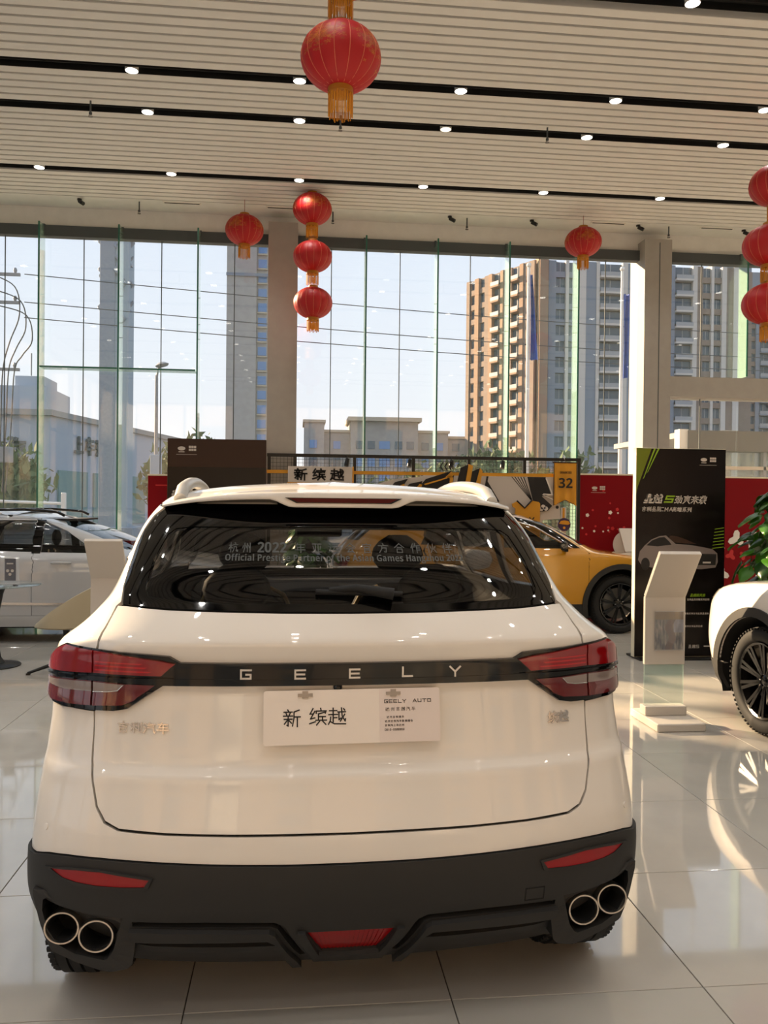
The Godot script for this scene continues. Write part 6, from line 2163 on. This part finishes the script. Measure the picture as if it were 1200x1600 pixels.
func build_lanterns() -> void:
	var flat := 0.80
	var printed := lantern_body(flat, true)
	var plain := lantern_body(flat, false)
	var rib := MB.new()
	for k in 16:
		var a := TAU * (k + 0.5) / 16 - TAU / 32
		var pts := PackedVector3Array()
		for i in 15:
			var t := lerpf(0.2, PI - 0.2, i / 14.0)
			pts.append(Vector3(0.2475 * sin(t) * cos(a), 0.2475 * flat * cos(t), 0.2475 * sin(t) * sin(a)))
		rib.tube(pts, 0.0026, 5)
	var ribs := rib.mesh()
	var cap := lathed([Vector2(0.0, 0.03), Vector2(0.062, 0.03), Vector2(0.066, 0.0), Vector2(0.075, -0.012), Vector2(0.0, -0.012)], 28)
	var collar := lathed([Vector2(0.0, 0.012), Vector2(0.078, 0.012), Vector2(0.080, -0.03), Vector2(0.074, -0.034), Vector2(0.0, -0.034)], 28)
	var fr := MB.new()
	for k in 54:
		var a := TAU * k / 54
		var s := 0.004 * sin(k * 2.7)
		fr.box(Vector3(cos(a) * (0.074 + s), -0.095, sin(a) * (0.074 + s)), Vector3(0.005, 0.128 + 0.02 * sin(k * 5.1), 0.003), Basis(Vector3.UP, -a + PI / 2))
	var fringe := fr.mesh()
	var h := 0.25 * flat
	var spots := [
		[Vector3(0.24, 4.27, -5.18), true, "gold-printed red lantern hanging nearest over the white car, lower of its pair", ""],
		[Vector3(0.235, 4.86, -5.18), true, "red lantern above the gold-printed one, upper of its pair", ""],
		[Vector3(0.15, 5.275, -10.7), true, "gold-printed red lantern, topmost in the string of three before the glass wall", ""],
		[Vector3(0.16, 4.67, -10.7), false, "plain red lantern in the middle of the string of three before the glass wall", ""],
		[Vector3(0.17, 4.08, -10.7), false, "plain red lantern, lowest in the string of three before the glass wall", ""],
		[Vector3(-0.73, 5.10, -11.1), true, "single red lantern with gold character hanging by the column beside the brown board", ""],
		[Vector3(3.86, 5.14, -11.1), true, "single red lantern with gold character hanging before the tall tower", ""],
		[Vector3(4.62, 4.67, -7.72), false, "plain red lantern, topmost of the string above the black display board", ""],
		[Vector3(4.56, 4.08, -7.72), false, "plain red lantern, middle of the string above the black display board", ""],
		[Vector3(4.56, 3.51, -7.72), false, "plain red lantern, lowest of the string above the black display board", ""]]
	for i in spots.size():
		var e: Array = spots[i]
		var at: Vector3 = e[0]
		var l := thing("red_lantern", e[2], "lantern", at, 0.35 * i + 1.75, "red festival lanterns")
		obj("cloth_body", printed if e[1] else plain, M.lantern_red if e[1] else M.lantern_plain, l)
		obj("ribs", ribs, M.lantern_rib, l)
		obj("top_cap", cap, M.lantern_gold, l, Vector3(0, h - 0.012, 0))
		obj("collar", collar, M.lantern_gold, l, Vector3(0, -h + 0.006, 0))
		var fg := obj("fringe", fringe, M.tassel_gold, l, Vector3(0, -h, 0))
		fg.set_meta("kind", "stuff")
		# cord up to the lantern above or to the ceiling
		var up := 5.52 - at.y
		if i in [0, 3, 4, 8, 9]:
			var above: Vector3 = spots[i + 1 if i == 0 else i - 1][0]
			up = above.y - h - 0.17 - at.y
		obj("cord", tubed([Vector3(0, h, 0), Vector3(0, maxf(up, h + 0.02), 0)], 0.003, 5), M.cord_red, l)


# ---------------------------------------------------------------- what stands outside

# a slab of flats: piers and floor bands stand proud of the window plane, each window a piece of its own
func facade(parent: Node3D, x0: float, y0: float, z: float, bays: Array, floors: int, fh: float, wall: Material, pier: Material, xf := Transform3D()) -> void:
	# bays: [width, kind]; kind 0 pier, 1 window, 2 balcony, 3 blank wall
	var x := x0
	var total := 0.0
	for b in bays:
		total += b[0]
	for b in bays:
		var w: float = b[0]
		var kind: int = b[1]
		var mid := x + w * 0.5
		if kind == 0 or kind == 3:
			var o := obj("pier" if kind == 0 else "wall_strip", cbox(Vector3(w, floors * fh, 0.9 if kind == 0 else 0.5), 0.0), pier if kind == 0 else wall, parent)
			o.transform = xf * Transform3D(Basis(), Vector3(mid, y0 + floors * fh * 0.5, z + 0.3))
		else:
			for f in floors:
				var yb := y0 + f * fh
				var pane_o := obj("window", cbox(Vector3(w, fh * 0.62, 0.1), 0.0), M.far_window, parent)
				pane_o.transform = xf * Transform3D(Basis(), Vector3(mid, yb + fh * 0.62, z))
				if kind == 2:
					var sl := obj("balcony_slab", cbox(Vector3(w, 0.35, 1.5), 0.0), pier, parent)
					sl.transform = xf * Transform3D(Basis(), Vector3(mid, yb + 0.18, z + 0.5))
					var rl := obj("balcony_rail", cbox(Vector3(w, 0.75, 0.06), 0.0), M.rail_grey, parent)
					rl.transform = xf * Transform3D(Basis(), Vector3(mid, yb + 0.72, z + 1.15))
					var mu := obj("mullion", cbox(Vector3(0.16, fh * 0.6, 0.12), 0.0), M.rail_grey, parent)
					mu.transform = xf * Transform3D(Basis(), Vector3(mid, yb + fh * 0.62, z + 0.05))
				else:
					var sp := obj("spandrel", cbox(Vector3(w, fh * 0.36, 0.5), 0.0), wall, parent)
					sp.transform = xf * Transform3D(Basis(), Vector3(mid, yb + fh * 0.14, z + 0.2))
					var mu := obj("mullion", cbox(Vector3(0.12, fh * 0.64, 0.14), 0.0), M.rail_grey, parent)
					mu.transform = xf * Transform3D(Basis(), Vector3(mid, yb + fh * 0.62, z + 0.02))
		x += w


func bush(called: String, label: String, at: Vector3, size: Vector3, count: int, m: Material, trunk: bool, sd: int, group := "") -> void:
	var t := thing(called, label, "tree" if trunk else "shrub", at, 0.0, group)
	var q := RandomNumberGenerator.new()
	q.seed = sd
	var b := MB.new()
	for i in count:
		var d := Vector3(q.randfn(), q.randfn(), q.randfn()).normalized() * pow(q.randf(), 0.45)
		var lump := 1.0 + 0.22 * sin(d.x * 7.0 + sd) * cos(d.z * 6.0 + d.y * 5.0)
		var c := Vector3(d.x * size.x, d.y * size.y, d.z * size.z) * 0.5 * lump + Vector3(0, size.y * 0.5, 0)
		var s := q.randf_range(0.16, 0.36)
		var bs := Basis.from_euler(Vector3(q.randf() * TAU, q.randf() * TAU, q.randf() * TAU))
		var a := c + bs * Vector3(-s * 0.4, 0, 0)
		var e := c + bs * Vector3(s * 0.4, 0, 0)
		var p := c + bs * Vector3(0, 0, s)
		var r := c + bs * Vector3(0, 0, -s)
		b.flat(a, p, e, bs.y)
		b.flat(a, e, r, bs.y)
	var o := obj("foliage", b.mesh(), m, t, Vector3(0, 0.9 if trunk else 0.0, 0))
	o.set_meta("kind", "stuff")
	obj("trunk", tubed([Vector3(0, 0, 0), Vector3(0.05, 0.9, 0.02), Vector3(0.0, 0.9 + size.y * 0.5, 0)] if trunk else [Vector3(0, 0, 0), Vector3(0, size.y * 0.5, 0)], [0.10, 0.08, 0.03] if trunk else 0.04, 8), M.bark, t)


func build_outside() -> void:
	var ground := struct("ground", slab(Vector3(-220, -0.6, -320), Vector3(260, -0.22, GLASS_Z - 0.3)), M.asphalt)
	ground.set_meta("kind", "structure")
	var walk := struct("pavement", slab(Vector3(-40, -0.22, -19.0), Vector3(40, -0.08, GLASS_Z - 0.3)), M.annex_grey)
	walk.set_meta("kind", "structure")
	# tower seen through the middle and right bays: sunlit flank to the left, shaded face to the room
	var fh := 2.95
	var n := 16
	var tw := thing("apartment_tower", "tall beige apartment tower with rows of balconies beyond the flagpoles", "building", Vector3(0, 0, 0))
	var flank := Transform3D(Basis(Vector3.UP, deg_to_rad(-62.0)), Vector3(34.4, 0, -168.0))
	obj("core", slab(Vector3(44.0, 0, -176.0), Vector3(86.0, fh * n - 0.4, -151.2)), M.tower_wall, tw)
	var fc := obj("flank_core", cbox(Vector3(20.6, fh * n + 0.2, 6.0), 0.0), M.tower_wall, tw)
	fc.transform = flank * Transform3D(Basis(), Vector3(10.3, (fh * n + 0.2) * 0.5, -3.4))
	facade(tw, 0.0, 0.0, 0.0, [[1.2, 3], [1.6, 1], [1.2, 0], [1.6, 1], [1.4, 3], [1.0, 0], [2.4, 2], [0.8, 0], [2.2, 3], [2.4, 2], [1.0, 0], [2.8, 3]], n, fh, M.tower_wall, M.tower_light, flank)
	var lt := obj("corner_shaft", cbox(Vector3(1.6, fh * n + 2.0, 3.0), 0.0), M.tower_light, tw)
	lt.position = Vector3(44.6, fh * n * 0.5 + 1.0, -150.6)
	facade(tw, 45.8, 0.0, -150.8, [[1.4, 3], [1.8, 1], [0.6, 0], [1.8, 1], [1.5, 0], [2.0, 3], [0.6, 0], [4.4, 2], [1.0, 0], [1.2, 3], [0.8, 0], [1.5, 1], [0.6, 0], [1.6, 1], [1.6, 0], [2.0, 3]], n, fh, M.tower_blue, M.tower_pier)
	facade(tw, 70.2, 0.0, -150.8, [[3.4, 2], [0.9, 0], [1.2, 3], [1.6, 1], [0.5, 0], [1.6, 1], [0.9, 0], [1.4, 3], [1.2, 0]], n - 0, fh, M.tower_wall, M.tower_pier)
	# bluish tower farther right
	var t2 := thing("far_tower", "grey blue apartment tower with a flat roof behind the beige tower", "building", Vector3(0, 0, 0))
	obj("core", slab(Vector3(97.5, 0, -206.0), Vector3(118.0, 58.6, -190.6)), M.tower_blue, t2)
	obj("parapet", slab(Vector3(99.0, 58.6, -204.0), Vector3(109.0, 60.5, -192.0)), M.tower_blue, t2)
	facade(t2, 98.5, 0.0, -190.2, [[1.6, 0], [2.2, 1], [1.0, 0], [2.6, 2], [1.0, 0], [2.0, 1], [1.0, 0], [2.6, 2], [1.0, 0], [2.2, 1], [1.6, 0]], 18, 3.0, M.tower_wall, M.tower_blue)
	# slab tower behind the left column
	var t3 := thing("grey_tower", "plain grey slab tower with a strip of blue windows beside the left column", "building", Vector3(0, 0, 0))
	obj("body", slab(Vector3(-14.6, 0, -186.0), Vector3(-8.7, 60.0, -170.0)), M.left_tower_wall, t3)
	obj("window_wing", slab(Vector3(-8.7, 0, -186.0), Vector3(-3.0, 60.0, -170.8)), M.left_tower_wall, t3)
	obj("band", slab(Vector3(-14.7, 47.4, -170.0), Vector3(-6.0, 48.0, -169.7)), M.tower_blue, t3)
	for f in 18:
		obj("window", cbox(Vector3(1.7, 1.7, 0.2), 0.0), M.far_window_blue, t3, Vector3(-7.5, 3.0 + f * 2.95, -170.7))
		obj("sill", cbox(Vector3(2.0, 0.3, 0.5), 0.0), M.office_trim, t3, Vector3(-7.5, 1.9 + f * 2.95, -170.6))
	# low office block across the road
	var of := thing("office_block", "long low grey office block with blue windows across the road", "building", Vector3(0, 0, 0))
	for e in [[1.2, 5.2, 18.2, -169.0], [5.2, 10.6, 16.4, -171.0], [10.6, 24.4, 18.6, -169.0], [24.4, 31.0, 16.6, -171.0], [31.0, 42.0, 15.6, -172.0]]:
		obj("wing", slab(Vector3(e[0], 0, e[3] - 12.0), Vector3(e[1], e[2], e[3])), M.office_wall, of)
		obj("cornice", slab(Vector3(e[0] - 0.3, e[2], e[3] - 12.3), Vector3(e[1] + 0.3, e[2] + 0.5, e[3] + 0.4)), M.office_trim, of)
	obj("roof_crown", slab(Vector3(10.0, 18.6, -180.0), Vector3(25.0, 19.4, -167.8)), M.office_trim, of)
	for c in [[3.0, -169.0], [7.9, -171.0], [12.4, -169.0], [14.8, -169.0], [17.5, -169.0], [20.4, -169.0], [22.8, -169.0], [26.2, -171.0], [29.2, -171.0], [32.8, -172.0], [35.6, -172.0], [38.6, -172.0]]:
		for f in 4:
			var big: bool = c[0] == 17.5
			obj("window", cbox(Vector3(2.2 if big else 1.5, 2.0 if f < 3 else 1.6, 0.2), 0.0), M.far_window_blue if (f + int(c[0])) % 2 == 0 or big else M.far_window, of, Vector3(c[0], 3.6 + f * 3.4, c[1] + 0.05))
	# hazy block with a mast at the far left
	var fl := thing("distant_block", "pale bluish distant block with a roof mast beyond the shop", "building", Vector3(0, 0, 0))
	obj("body", slab(Vector3(-62, 0, -165), Vector3(-43.6, 21.6, -150)), M.shop_wall, fl)
	obj("penthouse", slab(Vector3(-49.5, 21.6, -160), Vector3(-44.6, 23.6, -152)), M.shop_wall, fl)
	obj("mast", tubed([Vector3(-46.6, 23.6, -151.5), Vector3(-46.6, 27.5, -151.5)], 0.12, 6), M.post_grey, fl)
	# shop to the left with its corner towards the showroom
	var sh := thing("corner_shop", "pale blue single-storey shop with dark sign characters and big windows across the yard", "building", Vector3(0, 0, 0))
	obj("front_wall", slab(Vector3(-34, -0.2, -53.0), Vector3(-12.9, 6.1, -45.0)), M.shop_wall, sh)
	obj("front_cornice", slab(Vector3(-34, 6.0, -45.2), Vector3(-12.7, 6.3, -44.7)), M.shop_trim, sh)
	var side := Transform3D(Basis(Vector3.UP, deg_to_rad(77.0)), Vector3(-12.9, 0, -45.0))
	var sw := obj("side_wall", cbox(Vector3(30.0, 6.3, 6.0), 0.0), M.shop_wall, sh)
	sw.transform = side * Transform3D(Basis(), Vector3(15.0, 2.95, -3.0))
	var sc := obj("side_cornice", cbox(Vector3(30.2, 0.3, 6.3), 0.0), M.shop_trim, sh)
	sc.transform = side * Transform3D(Basis(), Vector3(15.0, 6.15, -2.95))
	for k in 7:
		var wn := obj("shop_window", cbox(Vector3(3.2, 3.0, 0.1), 0.0), M.shop_glass, sh)
		wn.transform = side * Transform3D(Basis(), Vector3(2.4 + 4.0 * k, 1.7, 0.06))
		obj("shop_window", cbox(Vector3(3.0, 3.0, 0.1), 0.0), M.shop_glass if k % 2 else M.sign_grey, sh, Vector3(-15.2 - 3.6 * k, 1.5, -44.95))
	var sgn := obj("sign_characters", strokes("上车列", 0.95, 1.25, 0.16, 0.12, 0.9), M.sign_grey, sh)
	sgn.transform = side * Transform3D(Basis(), Vector3(4.2, 4.7, 0.05))
	obj("sign_characters", strokes("车品饰".replace("饰", "作"), 0.95, 1.45, 0.16, 0.12, 0.9), M.sign_grey, sh, Vector3(-16.0, 4.35, -44.98))
	# tall stone pylon
	var py := thing("stone_pylon", "tall blue-grey stone pylon with carved ornament outside the left bay", "pylon", Vector3(-7.62, -0.2, -36.0))
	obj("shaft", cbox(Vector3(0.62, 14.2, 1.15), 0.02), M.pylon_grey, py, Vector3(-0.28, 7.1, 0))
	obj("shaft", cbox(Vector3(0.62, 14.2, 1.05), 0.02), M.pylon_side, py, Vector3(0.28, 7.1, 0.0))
	var q := RandomNumberGenerator.new()
	q.seed = 77
	for k in 14:
		var orn := MB.new()
		var pts := PackedVector3Array()
		var c := Vector3([-0.58, 0.58, 0.12, 0.3][k % 4], q.randf_range(9.0, 12.6), [0.2, 0.2, 0.56, 0.56][k % 4])
		for i in 8:
			var a := i * 0.8 + k
			pts.append(c + Vector3(0.10 * cos(a), 0.07 * i - 0.25, 0.03 * sin(a)))
		orn.tube(pts, [0.02, 0.06, 0.08, 0.06, 0.09, 0.07, 0.05, 0.02], 6)
		obj("carving", orn.mesh(), M.pylon_grey, py)
	obj("plinth", cbox(Vector3(1.8, 0.7, 1.8), 0.04), M.pylon_grey, py, Vector3(0, 0.35, 0))
	# street lamp
	var la := thing("street_lamp", "grey street lamp with a rounded head outside the left bay", "street lamp", Vector3(-4.98, -0.2, -30.0))
	obj("pole", lathed([Vector2(0.0, 0.0), Vector2(0.09, 0.0), Vector2(0.05, 6.2), Vector2(0.0, 6.2)], 12), M.post_grey, la)
	obj("arm", tubed([Vector3(0, 6.1, 0), Vector3(0.05, 6.4, 0), Vector3(0.14, 6.52, 0.1)], 0.035, 8), M.post_grey, la)
	var head := MB.new()
	head.lathe(PackedVector2Array([Vector2(0.0, 0.10), Vector2(0.12, 0.08), Vector2(0.24, 0.0), Vector2(0.20, -0.05), Vector2(0.0, -0.07)]), 20, Transform3D(Basis(Vector3.FORWARD, -0.25), Vector3(0.2, 6.55, 0.12)))
	obj("lamp_head", head.mesh(), M.post_grey, la)
	obj("junction_box", cbox(Vector3(0.36, 3.2, 0.36), 0.02), M.pylon_side, la, Vector3(0, 1.8, 0))
	# utility pole with its wires
	var up := thing("utility_pole", "utility pole with looped cables at the far left outside", "utility pole", Vector3(-10.0, -0.2, -28.0))
	obj("pole", lathed([Vector2(0.0, 0.0), Vector2(0.15, 0.0), Vector2(0.11, 10.0), Vector2(0.0, 10.0)], 12), M.post_grey, up)
	for y in [9.0, 8.1, 5.95]:
		obj("crossarm", cbox(Vector3(1.7, 0.09, 0.09), 0.0), M.post_grey, up, Vector3(0.2, y, 0.1))
		for x in [-0.4, 0.25, 0.9]:
			obj("insulator", lathed([Vector2(0.0, 0.18), Vector2(0.04, 0.16), Vector2(0.06, 0.08), Vector2(0.035, 0.0), Vector2(0.0, 0.0)], 8), M.post_grey, up, Vector3(x, y + 0.05, 0.1))
	for k in 3:
		obj("loop_cable", tubed(eased([Vector3(0.1 + 0.1 * k, 9.0 - 0.5 * k, 0.15), Vector3(0.9 + 0.18 * k, 8.6 - 0.45 * k, 0.15), Vector3(1.05 + 0.2 * k, 7.7 - 0.4 * k, 0.15), Vector3(0.75 + 0.2 * k, 6.8 - 0.2 * k, 0.15), Vector3(0.55 + 0.18 * k, 5.9, 0.15), Vector3(0.5 + 0.16 * k, 4.2, 0.15), Vector3(0.45 + 0.1 * k, 2.0, 0.15)]), 0.02, 6), M.wire, up)
	obj("cable_box", cbox(Vector3(0.9, 0.5, 0.4), 0.02), M.post_grey, up, Vector3(0.4, 3.2, 0.2))
	for k in 3:
		var pts := []
		for i in 25:
			var t := i / 24.0
			pts.append(Vector3(lerpf(-8.85, 46.0, t), [8.85, 7.95, 7.45][k] - 1.5 * sin(PI * t) * 0.6 + lerpf(0.0, 0.6, t), lerpf(-28.0, -33.0, t)))
		var wr := thing("power_line", "thin power line crossing the sky, " + ["highest", "middle one", "lowest"][k] + " of three", "power line", Vector3.ZERO, 0.0, "power lines outside the glass")
		obj("wire", tubed(pts, 0.016, 5), M.wire, wr)
	# flagpoles
	for k in 2:
		var x: float = [7.27, 10.36][k]
		var fp := thing("flagpole", ["white flagpole with a limp narrow blue flag before the sunlit tower flank", "white flagpole with a limp blue flag beside the right column"][k], "flagpole", Vector3(x, -0.2, -26.0), 0.0, "flagpoles in the forecourt")
		obj("pole", lathed([Vector2(0.0, 0.0), Vector2(0.075, 0.0), Vector2(0.045, 9.35), Vector2(0.0, 9.35)], 14), M.pole_white, fp)
		obj("finial", lathed([Vector2(0.0, 0.13), Vector2(0.06, 0.09), Vector2(0.08, 0.03), Vector2(0.05, -0.03), Vector2(0.0, -0.04)], 14), M.pole_white, fp, Vector3(0, 9.38, 0))
		var rows := []
		for i in 15:
			var t := i / 14.0
			var line := PackedVector3Array()
			for j in 9:
				var v := j / 8.0
				var w := (0.05 + 0.26 * t) if k == 0 else 0.20
				line.append(Vector3(0.05 + w * v, 8.95 - 2.7 * t, 0.10 * sin(v * 9.0 + t * 2.0)))
			rows.append(line)
		var fm := MB.new()
		fm.sheet(rows, false)
		obj("flag", fm.mesh(), M.flag_blue, fp, Vector3(0, -0.35 if k else 0.15, 0))
	# greenery
	bush("street_tree", "round street tree before the corner shop, left of the pylon", Vector3(-10.6, -0.2, -31.0), Vector3(3.4, 2.9, 2.6), 1500, M.bush_0, true, 1, "street trees in the yard")
	bush("street_tree", "street tree between the stone pylon and the street lamp", Vector3(-5.9, -0.2, -39.5), Vector3(2.6, 3.4, 2.4), 1200, M.bush_0, true, 2, "street trees in the yard")
	bush("street_tree", "thin street tree behind the junction box of the street lamp", Vector3(-4.9, -0.2, -42.0), Vector3(2.6, 4.4, 2.4), 900, M.bush_1, true, 3, "street trees in the yard")
	bush("hedge_shrub", "long low hedge seen through the wire mesh below the office block", Vector3(7.0, -0.2, -34.0), Vector3(8.5, 3.4, 2.0), 2600, M.bush_0, false, 4)
	bush("street_tree", "dark street tree below the sunlit tower flank", Vector3(10.6, -0.2, -45.0), Vector3(5.0, 4.2, 3.0), 1500, M.bush_1, true, 5)
	bush("hedge_shrub", "green shrub between the second flagpole and the right column", Vector3(10.2, -0.2, -30.0), Vector3(2.6, 3.7, 2.0), 1100, M.bush_1, false, 6)
	# white barrier rail in the yard
	var bar := thing("barrier_rail", "white pole barrier rail in the yard before the shop", "barrier", Vector3(-8.4, -0.2, -27.0))
	obj("post", cbox(Vector3(0.14, 2.0, 0.14), 0.02), M.pole_white, bar, Vector3(1.1, 1.0, 0))
	obj("post", cbox(Vector3(0.12, 1.9, 0.12), 0.02), M.pole_white, bar, Vector3(-1.6, 0.95, 0))
	obj("rail", tubed([Vector3(-2.2, 1.75, 0), Vector3(1.1, 1.65, 0)], 0.045, 8), M.pole_white, bar)
	obj("rail", tubed([Vector3(-2.2, 1.1, 0), Vector3(1.1, 1.0, 0)], 0.03, 8), M.pole_white, bar)
	# entrance annex outside the right bay
	var an := thing("entrance_annex", "flat grey entrance annex outside the right bay with a glazed front", "annex", Vector3(0, -0.08, 0))
	obj("fascia", slab(Vector3(6.83, 2.60, -14.3), Vector3(10.9, 2.96, -14.0)), M.fascia_grey, an)
	obj("roof", slab(Vector3(6.83, 2.86, -17.5), Vector3(10.9, 2.96, -14.3)), M.annex_grey, an)
	obj("corner_post", slab(Vector3(6.68, 0, -14.25), Vector3(6.84, 2.98, -14.05)), M.pole_white, an)
	obj("transom", slab(Vector3(6.83, 2.28, -14.2), Vector3(10.9, 2.34, -14.05)), M.office_trim, an)
	obj("glass_front", slab(Vector3(6.84, 0, -14.16), Vector3(10.9, 2.6, -14.14)), M.table_glass, an)
	for x in [8.25, 9.6]:
		obj("mullion", slab(Vector3(x, 0, -14.2), Vector3(x + 0.05, 2.6, -14.05)), M.shop_trim, an)
	# small gatehouse
	var gh := thing("gatehouse", "small cream gatehouse with a sloping roof edge beyond the annex", "building", Vector3(12.2, -0.2, -24.0))
	obj("wall", cbox(Vector3(1.5, 3.6, 1.5), 0.0), M.tower_light, gh, Vector3(-0.35, 1.8, 0))
	var rf := MB.new()
	rf.prism(PackedVector2Array(v2([[-1.3, 3.60], [-1.3, 3.68], [0.1, 4.0], [0.6, 4.0], [0.6, 3.92], [0.1, 3.90]])), -0.85, 0.85)
	obj("roof", rf.mesh(), M.office_trim, gh)
	# added hall out of view, sized to keep low sun off the left glazing
	var hall := thing("sun_block_hall", "added grey hall out of view, blocking low sun from the left glazing", "building", Vector3(-21.0, -0.2, -6.0))
	obj("wall", slab(Vector3(-9.0, 0, -18.7), Vector3(0, 11.0, -1.0)), M.office_wall, hall)
	obj("cornice", slab(Vector3(-9.2, 11.0, -18.8), Vector3(0.2, 11.3, -0.8)), M.office_trim, hall)
	for i in 4:
		obj("window", cbox(Vector3(0.1, 2.0, 2.6), 0.0), M.far_window, hall, Vector3(0.03, 7.0, -16.0 + 4.1 * i))
	# added unseen block, a sunlit reflector giving warm fill through the back windows
	var ochre := thing("bounce_block", "added ochre block out of view, bouncing warm sun through the back windows", "building", Vector3(3.0, -0.2, 22.0))
	obj("wall", slab(Vector3(-32.0, 0, 0), Vector3(30.0, 19.0, 10.0)), M.bounce_wall, ochre)
	for f in 6:
		for i in 12:
			obj("window", cbox(Vector3(1.6, 1.7, 0.1), 0.0), M.far_window, ochre, Vector3(-27.0 + 4.8 * i, 2.0 + 3.0 * f, -0.03))
	struct("yard", slab(Vector3(-40, -0.6, ROOM_BACK + 0.3), Vector3(45, -0.2, 60)), M.asphalt)
	struct("side_yard", slab(Vector3(-60, -0.6, GLASS_Z - 0.3), Vector3(ROOM_LEFT - 0.3, -0.2, ROOM_BACK + 0.3)), M.asphalt)
